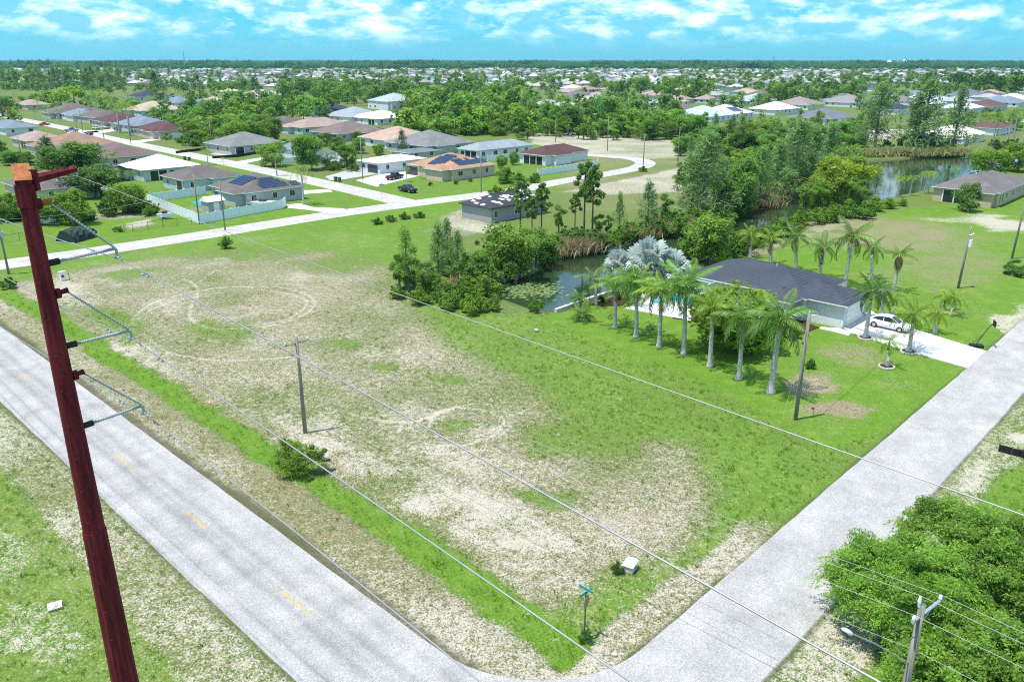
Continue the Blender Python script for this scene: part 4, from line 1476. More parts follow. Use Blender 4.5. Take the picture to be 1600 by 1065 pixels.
def car(p, rz, colour, label, kind='sedan', cat='car', group=None):
    o = thing('parked_car' if cat == 'car' else 'pickup_truck', p, rz, label, cat, group)
    if kind == 'sedan':
        st = [(-2.35, .72, .38, .62, .70, .62), (-2.2, .84, .28, .72, .88, .70), (-1.7, .90, .24, .80, .98, .74), (-1.0, .91, .22, .86, .93, .80), (0, .92, .22, .86, .92, .82),
              (.85, .92, .22, .84, .90, .80), (1.45, .91, .24, .78, .86, .70), (2.05, .86, .28, .66, .74, .62), (2.35, .70, .36, .52, .58, .5)]
        gs = [(-1.85, .70, .96, .985, .6), (-1.15, .78, .90, 1.36, .56), (-.45, .80, .89, 1.46, .58), (.25, .80, .89, 1.43, .58), (1.15, .74, .87, .90, .60)]
        wb = 1.42
    else:
        st = [(-2.75, .86, .52, .95, 1.08, .84), (-2.6, .93, .46, .98, 1.12, .88), (-.55, .95, .42, 1.0, 1.14, .9), (.6, .95, .42, 1.0, 1.12, .88), (1.2, .95, .42, 1.0, 1.14, .84),
              (2.2, .93, .46, .96, 1.08, .80), (2.7, .86, .52, .88, 1.0, .74), (2.8, .74, .56, .80, .88, .66)]
        gs = [(-.72, .84, 1.1, 1.16, .80), (-.55, .84, 1.1, 1.72, .70), (.35, .84, 1.1, 1.78, .68), (.55, .84, 1.1, 1.74, .68), (1.35, .82, 1.1, 1.14, .72)]
        wb = 1.75
    b = MB(); loft(b, [car_section(*s) for s in st])
    bo = b.obj('body', 'car_tint', o, True); bo.color = (*colour, 1)
    g = MB(); loft(g, [[(x, -w, z0), (x, -tw, z1), (x, tw, z1), (x, w, z0)] for x, w, z0, z1, tw in gs])
    g.obj('windows', 'glass_dark', o)
    r = MB()
    mid = gs[1:-1]
    loft(r, [[(x, -tw * 1.03, z1 - .02), (x, -tw * .96, z1 + .02), (x, tw * .96, z1 + .02), (x, tw * 1.03, z1 - .02)] for x, w, z0, z1, tw in mid])
    for s in (-1, 1):
        (x0, w0, a0, z0, t0), (x1, w1, a1, z1, t1) = gs[-1], gs[-2]
        r.tube([(x0, s * t0, z0), (x1, s * t1, z1)], .04, 4)
        (x0, w0, a0, z0, t0), (x1, w1, a1, z1, t1) = gs[0], gs[1]
        r.tube([(x0, s * t0, z0), (x1, s * t1, z1)], .06, 4)
        x, w, z0, z1, tw = gs[2]
        r.tube([(x - .05, s * w, z0), (x - .05, s * tw, z1)], .035, 4)
    ro = r.obj('roof_panel', 'car_tint', o); ro.color = (*colour, 1)
    R_ = .34 if kind == 'sedan' else .41
    for x in (-wb, wb):
        for s in (-1, 1):
            wheel(o, x, s * .82, R_, s)
    xf, xr = st[-1][0], st[0][0]
    for s in (-1, 1):
        zf = st[-1][4] - .06
        MB().box(xf - .25, s * .52 - .18, zf - .1, xf - .02, s * .52 + .18, zf + .06).obj('headlight', 'lamp_white', o)
        zf = st[0][4] - .1
        MB().box(xr - .03, s * .56 - .15, zf - .12, xr + .12, s * .56 + .15, zf + .05).obj('tail_light', 'tail_red', o)
        m = MB(); m.ellipsoid((gs[-1][0] - .35, s * .98, gs[-1][2] + .12), (.08, .12, .08), 6, 4); mo = m.obj('mirror', 'car_tint', o); mo.color = (*colour, 1)
    if kind == 'pickup':
        MB().box(-2.62, -.74, .9, -.78, .74, 1.145).obj('bed_cover', 'black_plastic', o)
    MB().box(xf - .06, -.4, .38 if kind == 'sedan' else .62, xf + .02, .4, .52 if kind == 'sedan' else .85).obj('grille', 'black_plastic', o)
    return o


# ================================================================== PLACES
# ---- house of the dark slate roof, with palms
def slate_house():
    n = G(1312, 513)
    r, lv, lu, ro, rg_ = house((1312, 513), None, None, (0.048, 0.056, 0.074), (0.60, 0.62, 0.62), 'dark slate hip roofed house with white garage behind the row of royal palms',
                               size=(10.6, 15.5), wings=((0.6, -4.6, 7.0, 3.0),), eave=2.7, pitch=.34, wins=[('y', 4.0, .9, 1.6, 1.4), ('y', 9.5, .9, 1.6, 1.4), ('y', 14.5, .9, 1.6, 1.4), ('x', 8.7, .9, 1.1, 1.4)], vents=2)
    r.location = n + U * 4.4 + V * (-.4)
    panel_box(r, 'x', 3.9, .02, 5.0, 2.25, 'white_paint', 'garage_door', lv, lu, .05, 4).location = (3.9, -4.603, .02)
    panel_box(r, 'x', 7.6, .05, .95, 2.15, 'dark_trim', 'front_door', lv, lu)
    # arched porch at the near corner
    a = MB()
    a.box(-3.4, .2, 0, -3.0, .6, 2.7); a.box(-3.4, 3.4, 0, -3.0, 3.8, 2.7)
    for i in range(10):
        t0, t1 = math.pi * i / 10, math.pi * (i + 1) / 10
        y0, y1 = 2.0 - 1.4 * math.cos(t0), 2.0 - 1.4 * math.cos(t1)
        z0, z1 = 1.5 + .9 * math.sin(t0), 1.5 + .9 * math.sin(t1)
        a.add([(-3.4, y0, z0), (-3.4, y1, z1), (-3.4, y1, 2.8), (-3.4, y0, 2.8), (-3.0, y0, z0), (-3.0, y1, z1), (-3.0, y1, 2.8), (-3.0, y0, 2.8)],
              [(0, 1, 2, 3), (7, 6, 5, 4), (0, 4, 5, 1)])
    a.obj('porch_arch', 'trim_white', r)
    rf = MB(); hip_roof(rf, -3.3, .2, 1.0, 4.0, 2.82, .42, .35)
    o = rf.obj('porch_roof', ['roof_shingle', 'trim_white'], r); o.color = (0.060, 0.064, 0.085, 1)
    b = MB(); b.box(-3.05, .6, 0, -2.95, 3.4, 2.5); b.obj('porch_shade_panel', 'glass_dark', r)  # dark sheet closing the arch, standing in for the shade inside
    # rear pool under a screen cage
    pool = slab('swimming_pool', [(1018, 474), (1024, 458), (1080, 462), (1078, 478)], 'pool_blue', .09, None)
    tag(pool, 'turquoise swimming pool behind the royal palms at the slate roofed house', 'pool')
    c0, c1 = UV(G(1085, 484)), UV(G(1016, 470))
    cage = thing('pool_cage', fromUV(*c0), GRID, 'screened pool cage over the turquoise pool beside the white patio', 'pool cage')
    L1 = 13.0; L2 = 7.0
    fr = MB()
    for i in range(6):
        y = L1 * i / 5
        for x in (0, L2): fr.box(x - .04, y - .04, 0, x + .04, y + .04, 2.7)
        fr.box(0, y - .04, 2.62, L2, y + .04, 2.7)
    for x in (0, L2 / 2, L2): fr.box(x - .04, 0, 2.7, x + .04, L1, 2.78)
    fr.obj('frame', 'trim_white', cage)
    k = MB(); k.box(-.06, 0, 0, -.045, L1, .55); k.obj('kick_panel', 'trim_white', cage)


slate_house()

# ---- the streets beyond
HS = []
TAU, GRY, DGR, MAR, PNK, WHT, TAN, NAVY, BLU, SAL = ((0.120, 0.102, 0.094), (0.165, 0.165, 0.165), (0.085, 0.09, 0.098), (0.088, 0.042, 0.042), (0.30, 0.215, 0.19), (0.66, 0.66, 0.65), (0.36, 0.29, 0.21), (0.036, 0.044, 0.065), (0.15, 0.185, 0.225), (0.33, 0.19, 0.125))
W1, W2, W3, W4 = (0.62, 0.64, 0.64), (0.42, 0.52, 0.52), (0.50, 0.44, 0.36), (0.40, 0.41, 0.40)
r, lv, lu, ro, rg_ = house((386, 323), (316, 312), (470, 310), TAU, W4, 'brown roofed corner house with dark solar panels inside a white vinyl fence', lanai=('y', 1.2, 7.5), wings=((-2.0, 1.0, 1.5, 8.0),))
roof_plane_array(ro, lv, lu, 2.75, .36, 'x', lv * .30, lv * .78, .12, .72, 9, 4, ((0, 3), (1, 3), (7, 3), (8, 3), (8, 2), (0, 2)))
roof_plane_array(ro, lv, lu, 2.75, .36, 'x', lv * .82, lv * .98, .10, .36, 3, 2)
roof_plane_array(ro, lv, lu, 2.75, .36, 'y', lu * .30, lu * .68, .3, .82, 5, 4)
house((290, 301), (254, 293), (372, 290), TAU, W2, 'brown hip roofed house with pale teal walls behind the solar panel house', lanai=('y', 1, 4))
house((226, 284), (194, 275), (300, 272), WHT, W2, 'bright white roofed house beside the dark pool screen', lanai=('x', 1.5, 6))
house((170, 263), (152, 251), (230, 252), (0.135, 0.095, 0.092), W3, 'mauve brown roofed house behind the white roofed one', vents=1)
house((46, 234), (6, 229), (80, 224), PNK, W3, 'pale pink roofed house at left between round trees and street', lanai=('y', 2, 8))
house((10, 212), (-60, 205), (44, 206), BLU, W1, 'blue grey roofed house cut by the left edge of the photo')
house((84, 246), (58, 238), (160, 232), (0.24, 0.15, 0.11), W3, 'orange tiled house mostly hidden behind two round trees', vents=1)
house((62, 318), (-25, 306), (142, 303), TAU, W3, 'wide brown roof low behind the red steel pole')
house((44, 172), (14, 165), (60, 168), PNK, W3, 'small pink roofed house near the excavator at far left', vents=0)
house((90, 186), (50, 174), (130, 178), TAU, W4, 'broad brown roof among palms left of the blue grey roof', vents=0)
house((124, 190), (70, 182), (138, 184), BLU, W1, 'blue grey roof joined between two brown roofs on the far street', vents=0)
house((150, 194), (104, 187), (178, 188), TAU, W4, 'taupe roofed house beside the far street poles', lanai=('y', 2, 7))
house((176, 202), (150, 195), (204, 194), MAR, W3, 'maroon roofed house with cars parked in front', vents=0)
house((216, 208), (188, 200), (240, 200), BLU, W2, 'blue grey roofed teal house between two maroon roofs', lanai=('y', 1, 7))
house((250, 218), (222, 209), (278, 210), MAR, W3, 'maroon roofed house beside the wooded lot', garage=('x', 7), vents=1)
house((290, 205), (270, 199), (312, 200), NAVY, W1, 'dark navy roof peeking out left of the wooded lot', vents=0)
house((222, 182), (200, 176), (252, 175), TAN, W2, 'cream roofed house beyond the palms of the far street', vents=0)
house((218, 158), (203, 153), (240, 153), NAVY, W1, 'dark blue roof with white walls far up the left', vents=0)
house((275, 168), (250, 160), (318, 162), BLU, W1, 'long light blue roof beyond the wooded lot', vents=0)
house((362, 243), (340, 235), (412, 231), GRY, W4, 'grey house under construction behind a bare sand yard', wings=((2, 5, 12, 19),), lanai=('x', 1.5, 4.5))
house((466, 249), (440, 244), (478, 241), (0.16, 0.19, 0.23), W1, 'slate blue roofed house behind the dome shaped tree', garage=('x', 5, 4.9), size=(9, 12))
house((440, 208), (424, 202), (472, 202), TAU, W3, 'plain brown roofed house at the edge of the woods', vents=1)
house((474, 211), (460, 206), (540, 203), PNK, W2, 'peach roofed house left of the brown hip roof', vents=1)
house((530, 222), (510, 215), (586, 214), (0.16, 0.12, 0.11), W4, 'dark brown hip roofed house with a deep rear porch', lanai=('y', 1, 6), vents=1)
house((618, 233), (577, 225), (660, 224), (0.36, 0.26, 0.20), W1, 'mottled tan roofed house beside the lone conical tree', vents=1)
house((668, 243), (637, 232), (738, 235), GRY, W4, 'large grey roofed house with tan walls in the middle row', lanai=('y', 1.5, 9))
house((748, 250), (727, 245), (830, 238), (0.23, 0.26, 0.29), W1, 'mottled blue grey roofed house left of the maroon one', lanai=('y', .8, 6))
house((594, 272), (570, 266), (655, 262), WHT, W1, 'flat white roofed house with dark garage beside the gravel drive', garage=('y', 3.2, 4.4, 'dark_trim'), pitch=.22)
r, lv, lu, ro, rg_ = house((707, 283), (642, 273), (774, 274), SAL, (0.52, 0.42, 0.32), 'salmon tiled corner house with two black solar arrays', garage=('y', 16.0, 4.6, 'dark_trim'), wings=((-2.5, 1.0, 2.0, 7.5),), vents=2)
roof_plane_array(ro, lv, lu, 2.75, .36, 'y', lu * .30, lu * .62, .14, .88, 5, 5, ((4, 4), (0, 0)))
roof_plane_array(ro, lv, lu, 2.75, .36, 'x', lv * .22, lv * .90, .18, .62, 9, 3, ((3, 2), (5, 2), (6, 2), (8, 2)))
house((640, 252), (626, 247), (682, 246), (0.13, 0.15, 0.17), W4, 'low dark grey roof between white roof and salmon roof', pitch=.15, vents=0, eave=2.3)
house((852, 259), (823, 253), (918, 250), MAR, (0.66, 0.69, 0.71), 'maroon hip roofed white house behind the white picket fence', lanai=('y', 1.0, 8.5), wins=[('x', 3.5, .9, .9, 1.5)])
ru, lv, lu, ro, rg_ = house((768, 349), (712, 342), (862, 334), (0.040, 0.042, 0.052), (.30, .31, .30), 'unfinished grey block house with dark roof underlay and pale paper squares', wins=[('x', 1.2, .9, 1.0, 1.4), ('x', 7, .9, 1.6, 1.4)], fascia='dark_trim')
for i in range(44):
    mb = MB()
    fx = rnd.random() < .75
    a = rnd.uniform(.08, .9); t = rnd.uniform(.08, .82)
    run = min(lv, lu) / 2 + .5
    if fx:
        if not t * run * .9 < a * lv < lv - t * run * .9: continue
    elif not t * run * .9 < a * lu < lu - t * run * .9: continue
    q = rnd.choice((.55, .8))
    a0 = a * (lv if fx else lu); s0 = t * run
    vs = []
    for dz in (.02, .045):
        for (p, s) in ((a0, s0), (a0 + q * 1.3, s0), (a0 + q * 1.3, s0 + q * .7), (a0, s0 + q * .7)):
            z = 2.75 + .16 + .36 * s + dz
            vs.append((p, -.5 + s, z) if fx else (-.5 + s, p, z))
    fq = [(4, 5, 6, 7), (0, 1, 5, 4), (1, 2, 6, 5), (2, 3, 7, 6), (3, 0, 4, 7)]
    if not fx: fq = [tuple(reversed(f)) for f in fq]
    mb.add(vs, fq)
    mb.obj('paper_square', 'underlay_white', ro)
house((512, 188), (491, 183), (537, 181), NAVY, W1, 'dark navy roof with white walls in front of the woods', vents=0)
house((550, 193), (525, 187), (576, 187), (0.25, 0.28, 0.31), W1, 'grey roofed house with white garage in front of the woods', garage=('y', 5, 5))
house((590, 196), (556, 191), (618, 189), WHT, W1, 'white roofed low house in front of the woods', lanai=('y', 2, 7), pitch=.25)
house((612, 172), (586, 168), (640, 166), (0.30, 0.34, 0.37), W1, 'tall pale blue house set in the middle of the woods', eave=4.8, vents=0)
# east
rl, lv_, lu_, ro_, rg2_ = house((1556, 324), (1462, 311), (1660, 306), (0.135, 0.120, 0.115), (0.50, 0.40, 0.29), 'brown hip roofed house with white arched bay window by the lake', wings=((-1.8, .6, 3.0, 4.6),), lanai=('y', 6.0, 10.5), eave=2.9)
for q in (1.6, 3.6): arch_window(rl, q, .5, 1.3, 1.9)
house((1505, 226), (1450, 218), (1570, 217), (0.70, 0.63, 0.57), W1, 'white peach roofed house with screened lanai across the lake', lanai=('y', 2, 9))
house((1560, 212), (1520, 206), (1612, 203), (0.13, 0.06, 0.055), W1, 'maroon roofed house behind tall palms across the lake', vents=0)
house((1218, 180), (1198, 175), (1243, 174), (0.60, 0.66, 0.68), W1, 'white roofed house with pale walls left of the lake palms', vents=0)
house((1300, 196), (1268, 188), (1322, 187), (0.13, 0.14, 0.17), W1, 'charcoal roofed house with white garage behind the palms', vents=0, garage=('x', 6))
house((1110, 192), (1048, 186), (1148, 182), (0.36, 0.44, 0.50), W1, 'pale blue roofed house beyond the sand plot trees', vents=0)
rs, lv, lu, ro, rg_ = house((1140, 188), (1115, 182), (1162, 181), WHT, W1, 'white roofed house with one dark solar array in the east row', vents=0)
roof_plane_array(ro, lv, lu, 2.75, .36, 'x', lv * .3, lv * .7, .2, .7, 4, 3)
house((1402, 180), (1384, 176), (1422, 174), NAVY, W1, 'navy roofed house on green lawn behind the casuarinas', vents=0)
rl, lv_, lu_, ro_, rg2_ = house((1530, 155), (1508, 150), (1553, 149), (0.13, 0.12, 0.17), (0.74, 0.74, 0.74), 'dark roofed house with bright white arches at far right', vents=0)
for q in (2.5, 5.5, 8.5): arch_window(rl, q, .1, 2.0, 2.3, 'porch_arch')
house((1556, 174), (1528, 169), (1578, 167), (0.11, 0.06, 0.058), W2, 'maroon roof on the right street before the pine wood', vents=0)
house((1516, 178), (1496, 172), (1542, 171), (0.55, 0.62, 0.66), W1, 'light blue roofed house next to the maroon roof at right', vents=0)
house((1590, 168), (1562, 163), (1625, 160), BLU, W1, 'blue grey roofed house at the right edge below the pine wood', vents=0)
house((1464, 162), (1442, 157), (1484, 155), (0.45, 0.50, 0.53), W1, 'light grey roof left of the arched white house', vents=0)
house((1262, 172), (1236, 167), (1296, 164), (0.23, 0.19, 0.18), W1, 'taupe roof in the shaded row under the dark pines', vents=0)
house((1340, 168), (1316, 163), (1366, 161), (0.22, 0.20, 0.19), W1, 'grey brown roof between taupe roof and navy roof', vents=0)

# ---- far houses: scattered street rows across the plain
ROOFS = [('white', (0.52, 0.52, 0.52)), ('pale grey', (0.28, 0.29, 0.30)), ('cream', (0.36, 0.31, 0.26)), ('brown', (0.14, 0.12, 0.11)), ('charcoal', (0.075, 0.08, 0.09)), ('pink', (0.30, 0.22, 0.19)), ('blue grey', (0.17, 0.21, 0.25))]
FAR_XY = []
near_px = []
nh = 0
tries = 0
while nh < 285 and tries < 6000:
    tries += 1
    y = 108 + 68 * rnd.random() ** 1.25
    x = rnd.uniform(-20, 1620)
    if 455 < x < 850 and y > 138: continue
    if x < 330 and y > 146: continue
    if x < 250 and 118 < y < 146: continue
    if 1340 < x and 128 < y < 150 and rnd.random() < .8: continue
    if y > 166 and not 830 < x < 1050: continue
    p = G(x, y)
    # snap to the street grid
    u, v = UV(p)
    k = 30.0 if y > 112 else 55.0
    u, v = round(u / k) * k * 1.0, round(v / (k * 1.5)) * k * 1.5 + rnd.choice((-1, 1)) * 14
    p = fromUV(u, v)
    if any(abs(p.x - a) + abs(p.y - b) < 22 for a, b in FAR_XY): continue
    FAR_XY.append((p.x, p.y))
    c, rc = rnd.choice(ROOFS + ROOFS[1:3])
    zone = 'left' if x < 530 else ('middle' if x < 1060 else 'right')
    far_house(p, tuple(q * rnd.uniform(.85, 1.15) for q in rc), rnd.choice((W1, (0.7, 0.7, 0.69), W3, W2)),
              'small far house with %s hip roof among trees on the %s of the plain' % (c, zone), 'far %s roofed houses on the %s of the plain' % (c, zone), rnd.randrange(4), GRID + rnd.choice((0, 1, 2, 3)) * math.pi / 2)
    nh += 1

# the roofs beyond the count: one object
DIST_H = []
for i in range(2300):
    y = 98.5 + 36 * rnd.random() ** 1.35
    x = rnd.uniform(-40, 1640)
    p = G(x, y)
    if any(abs(p.x - a) + abs(p.y - b) < 26 for a, b in FAR_XY): continue
    DIST_H.append(p)

# ---- large pale building and masts on the skyline
o = thing('office_building', G(1405, 102.5), 0, 'long white building of uneven blocks near the horizon at right', 'building')
for i, (x0, x1, h) in enumerate([(-80, -45, 16), (-45, -10, 26), (-10, 35, 20), (35, 80, 28)]):
    mb = MB(); mb.box(x0, 0, 0, x1 - .5, 40, h); mb.obj('block', 'white_paint', o)
    mb = MB()
    for k in range(int(h // 5)):
        mb.box(x0 + 3, -.3, 2 + k * 5, x1 - 4, -.02, 4 + k * 5)
    mb.obj('window_band', 'glass_dark', o)
for bx, by, ty, lab in [(289, 103, 79, 'thin radio mast on the left skyline'), (1063, 104, 89, 'thin radio mast on the skyline right of the middle'), (1207, 106, 86, 'pale slender mast on the right skyline'), (404, 102, 89, 'short mast on the skyline left of the middle')]:
    p = G(bx, by); hh = height_at(p, bx, ty)
    m = thing('radio_mast', p, 0, lab, 'mast')
    b = MB(); w = 2.2
    for q in range(3):
        a = q * 2.094; b.tube([(w * math.cos(a), w * math.sin(a), 0), (.5 * math.cos(a), .5 * math.sin(a), hh)], .55, 4)
    b.obj('legs', 'galvanised', m)
    c = MB()
    for q in range(16):
        z0, z1 = hh * q / 16, hh * (q + 1) / 16; f0 = w + (.5 - w) * q / 16
        for k in range(3):
            a0, a1 = k * 2.094, (k + 1) * 2.094
            c.tube([(f0 * math.cos(a0), f0 * math.sin(a0), z0), (f0 * math.cos(a1), f0 * math.sin(a1), z1)], .2, 3)
    c.obj('lattice', 'galvanised', m)


# ------------------------------------------------------------------ the red steel pole and its conductors
RB = Vector((-14.906, 24.441, 0))


def on_dir(base, d, px, py):
    """point base + d*t seen in pixel column px, with its height from row py"""
    r = ray(px, py)
    k = r[0] / r[1]
    t = (k * base.y - base.x) / (d.x - k * d.y)
    p = Vector((base.x + d.x * t, base.y + d.y * t, 0))
    p.z = height_at(p, px, py)
    return p


def red_pole():
    o = thing('transmission_pole', RB, 0, 'tall maroon weathering steel power pole at the left with stub arms', 'power pole')
    zt = 25.55

    def rad(z): return .5 * (1.075 - (1.075 - .46) * z / 25.4)
    mb = MB(); mb.tube([(0, 0, -.3), (0, 0, 13.2)], [rad(0), rad(13.2) + .012], 12); mb.obj('lower_shaft', 'weathering_steel', o)
    mb = MB(); mb.tube([(0, 0, 13.0), (0, 0, zt)], [rad(13.2) - .012, rad(zt)], 12); mb.obj('upper_shaft', 'weathering_steel', o)
    mb = MB(); mb.tube([(0, 0, 24.72), (0, 0, 25.40)], [rad(25) + .05, rad(25) + .045], 12); mb.obj('collar', 'weathering_steel', o)
    # sloping cap plate, its raw face towards the viewer
    h = .245
    c = MB()
    fdir = -Vector((RB.x, RB.y, 0)).normalized(); sdir = Vector((-fdir.y, fdir.x, 0))

    def P(s, f, z): q = sdir * s + fdir * f; return (q.x, q.y, z)
    c.add([P(-h, h, zt + .01), P(h, h, zt + .01), P(h, -h, zt + .46), P(-h, -h, zt + .46), P(-h, -h, zt + .01), P(h, -h, zt + .01)], [(0, 1, 2, 3), (0, 3, 4), (1, 5, 2), (3, 2, 5, 4), (0, 4, 5, 1)])
    c.obj('cap', 'rust_orange', o)
    for k in range(26):
        z = 23.6 - k * .62
        a = -1.35 + (.5 if k % 2 else -.1)
        mb = MB(); r = rad(z)
        mb.tube([(math.cos(a) * (r - .02), math.sin(a) * (r - .02), z), (math.cos(a) * (r + .035), math.sin(a) * (r + .035), z)], .042, 6)
        mb.obj('step_lug', 'weathering_steel', o)
    # top arm for the shield wire
    tip = on_dir(RB, V, 119, 264) - RB
    a = MB(); r0 = V * (rad(25) + .02) + Vector((0, 0, height_at(RB, 50, 281)))
    a.tube([r0, r0.lerp(tip, .5), tip], [.15, .13, .10], 6); ao = a.obj('top_arm', 'weathering_steel', o)
    a = MB(); q = V * (rad(25) + .06); a.box(q.x - .1, q.y - .1, r0.z - .34, q.x + .1, q.y + .1, r0.z + .30); a.obj('flange', 'weathering_steel', ao)
    tips = [tip + RB + Vector((0, 0, -.22))]
    MB().tube([tip + Vector((0, 0, -.02)), tip + Vector((0, 0, -.24))], .03, 6).obj('clamp', 'galvanised', ao)
    for (sx, sy), (bx, by), (tx, ty) in [((79, 314), (66, 413), (181, 388)), ((106, 453), (99, 542), (204, 516)), ((131, 580), (128, 667), (223, 633))]:
        st = on_dir(RB, V, sx, sy) - RB
        zc = st.z - .05
        s0 = V * (rad(zc) - .03) + Vector((0, 0, zc))
        mb = MB(); mb.tube([s0, s0.lerp(st, .35), st], [.075, .075, .10], 8); so = mb.obj('stub_arm', 'rust_orange' if sy < 320 else 'weathering_steel', o)
        mb = MB(); mb.tube([s0 + V * .02, s0 + V * .16], .17, 10); mb.obj('flange', 'weathering_steel', so)
        tp = on_dir(RB, V, tx, ty) - RB
        zb = height_at(RB, bx, by)
        b0 = V * (rad(zb) + .0) + Vector((0, 0, zb))
        mb = MB(); mb.tube([b0, b0 + (tp - b0).normalized() * .3], .11, 8); mb.obj('base_bracket', 'black_plastic', o)
        # post insulator with sheds
        d = tp - b0; L = d.length
        pts = []; rr = []
        k = 46
        for i in range(k):
            pts.append(b0 + d * (.10 + .86 * i / (k - 1))); rr.append(.062 if i % 2 else .04)
        mb = MB(); mb.tube(pts, rr, 8); mb.tube([b0 + d * .95, tp], .06, 8); mb.obj('post_insulator', 'insulator_grey', o)
        # tension rod from the stub arm
        e0 = st - Vector((0, 0, .08))
        d2 = tp - e0
        pts = [e0 + d2 * (.10 + .84 * i / 39) for i in range(40)]; rr = [.046 if i % 2 else .03 for i in range(40)]
        mb = MB(); mb.tube([e0, e0 + d2 * .1], .03, 6); mb.tube(pts, rr, 7); mb.tube([e0 + d2 * .94, tp], .035, 6); mb.obj('suspension_insulator', 'insulator_grey', o)
        mb = MB(); mb.tube([tp, tp + Vector((0, 0, -.3))], .045, 6); mb.ellipsoid(tp + Vector((0, 0, -.3)), (.12, .12, .07), 8, 5); mb.obj('clamp', 'galvanised', o)
        tips.append(tp + RB + Vector((0, 0, -.32)))
    return tips


TIPS = red_pole()


def wire_pts(P0, near_px, far_px, r, label, mat='conductor', lead=80.0, group=None):
    """parabola fitted through photo points, running parallel to the main road"""
    def fit(px, bfix=None):
        ts, zs = [0.0], [P0.z]
        for (x, y) in px:
            q = on_dir(P0, -U, x, y)
            ts.append((q - P0).dot(-U)); zs.append(q.z)
        ts = np.array(ts); zs = np.array(zs)
        A = np.stack([ts, ts ** 2], 1); w = np.ones(len(ts))
        if bfix is not None:
            dz = zs - P0.z - bfix * ts ** 2
            return np.array([(ts * dz).sum() / (ts * ts).sum(), bfix])
        c, *_ = np.linalg.lstsq(A, zs - P0.z, rcond=None)
        return c
    cn = fit(near_px)
    pts = []
    cf = fit(far_px, .0012) if far_px else np.array([.12, .0012])
    for t in np.linspace(-lead, -1.5, 24): pts.append(P0 + (-U) * t + Vector((0, 0, cf[0] * t + cf[1] * t * t)))
    pts.append(P0.copy())
    tn = np.linspace(1.5, 62, 30)
    for t in tn: pts.append(P0 + (-U) * t + Vector((0, 0, cn[0] * t + cn[1] * t * t)))
    mb = MB(); mb.tube(pts, r, 6)
    o = mb.obj('power_line', mat); tag(o, label, 'power line', group)
    for t in (-2.2, 2.2):
        q = P0 + (-U) * t + Vector((0, 0, (cn[0] * t + cn[1] * t * t) if t > 0 else (cf[0] * t + cf[1] * t * t)))
        d = MB(); d.tube([q - U * .22 - Vector((0, 0, .09)), q - U * .12 - Vector((0, 0, .09))], .045, 6); d.tube([q + U * .12 - Vector((0, 0, .09)), q + U * .22 - Vector((0, 0, .09))], .045, 6); d.tube([q - U * .2 - Vector((0, 0, .09)), q + U * .2 - Vector((0, 0, .09))], .012, 4); d.tube([q, q - Vector((0, 0, .1))], .02, 4)
        d.obj('damper', 'galvanised', o)
    print('wire', label[:30], cn, cf)
    return o


wire_pts(TIPS[0], [(175, 297), (225, 318), (400, 377), (675, 479), (800, 521), (900, 557), (1150, 645), (1380, 730), (1479, 763), (1580, 799)], [], .008, 'uppermost thin wire running off the top arm of the red pole', 'thin_wire')
wire_pts(TIPS[1], [(275, 450), (375, 505), (465, 557), (637, 655), (800, 742), (1036, 878), (1117, 920), (1380, 1065)], [(60, 361), (0, 343)], .0195, 'thick conductor from the highest insulator strut of the red pole')
wire_pts(TIPS[2], [(250, 554), (400, 660), (527, 745), (554, 766), (709, 873), (800, 934), (985, 1063)], [(150, 497), (45, 452), (0, 431)], .0195, 'thick conductor from the middle insulator strut of the red pole')
wire_pts(TIPS[3], [(375, 762), (400, 779), (568, 920), (751, 1063)], [(200, 625), (130, 590), (110, 581)], .0195, 'thick conductor from the lowest insulator strut of the red pole')


# ------------------------------------------------------------------ wooden poles
def span(a, b, sag, r, label, group=None, mat='thin_wire', n=18):
    pts = [a.lerp(b, i / n) - Vector((0, 0, sag * 4 * (i / n) * (1 - i / n))) for i in range(n + 1)]
    o = MB().tube(pts, r, 4).obj('power_line', mat)
    return tag(o, label, 'power line', group)


def wood_pole(p, h, label, r=.15, group=None, tip=True, lean=(0, 0)):
    o = thing('utility_pole', p, 0, label, 'utility pole', group)
    MB().tube([(0, 0, -.3), (lean[0] * .5, lean[1] * .5, h * .5), (lean[0], lean[1], h)], [r * 1.15, r, r * .8], 10).obj('pole', 'pole_wood', o, True)
    if tip:
        MB().tube([(lean[0], lean[1], h - .02), (lean[0], lean[1], h + .16), (lean[0], lean[1], h + .24)], [.03, .07, .04], 8).obj('insulator', 'porcelain', o)
    return o


def crossarm(o, h, d, half, offs=0.0, mat='pole_wood', ins=(-.95, .95), arm_r=.06):
    d = Vector(d)
    a = MB(); c = d * offs
    s = Vector((-d.y, d.x, 0)) * .0
    p0, p1 = c - d * half, c + d * half
    a.tube([p0 + Vector((0, 0, h)), p1 + Vector((0, 0, h))], arm_r, 6)
    ar = a.obj('crossarm', mat, o)
    out = []
    for t in ins:
        q = c + d * half * t
        MB().tube([q + Vector((0, 0, h + .04)), q + Vector((0, 0, h + .12)), q + Vector((0, 0, h + .24)), q + Vector((0, 0, h + .3))], [.03, .08, .07, .03], 8).obj('insulator', 'porcelain', ar)
        out.append(Vector((q.x, q.y, h + .3)))
    b = MB()
    for sgn in (-1, 1):
        b.tube([c + d * half * .55 * sgn + Vector((0, 0, h)), Vector((0, 0, h - .55))], .018, 4)
    b.obj('brace', 'galvanised', ar)
    return out


pa = G(477, 675); ha = height_at(pa, 466, 527)
oa = wood_pole(pa, ha, 'wooden pole with crossarm rising from a green bush in the lot', .15)
ta = [pa + q for q in crossarm(oa, ha - .45, V, 1.05)] + [pa + Vector((0, 0, ha + .2)), pa + Vector((0, 0, ha - 1.9))]
# the near pole with the street light
ua, va = UV(pa)
r_ = ray(1440, 950); k = r_[0] / r_[1]
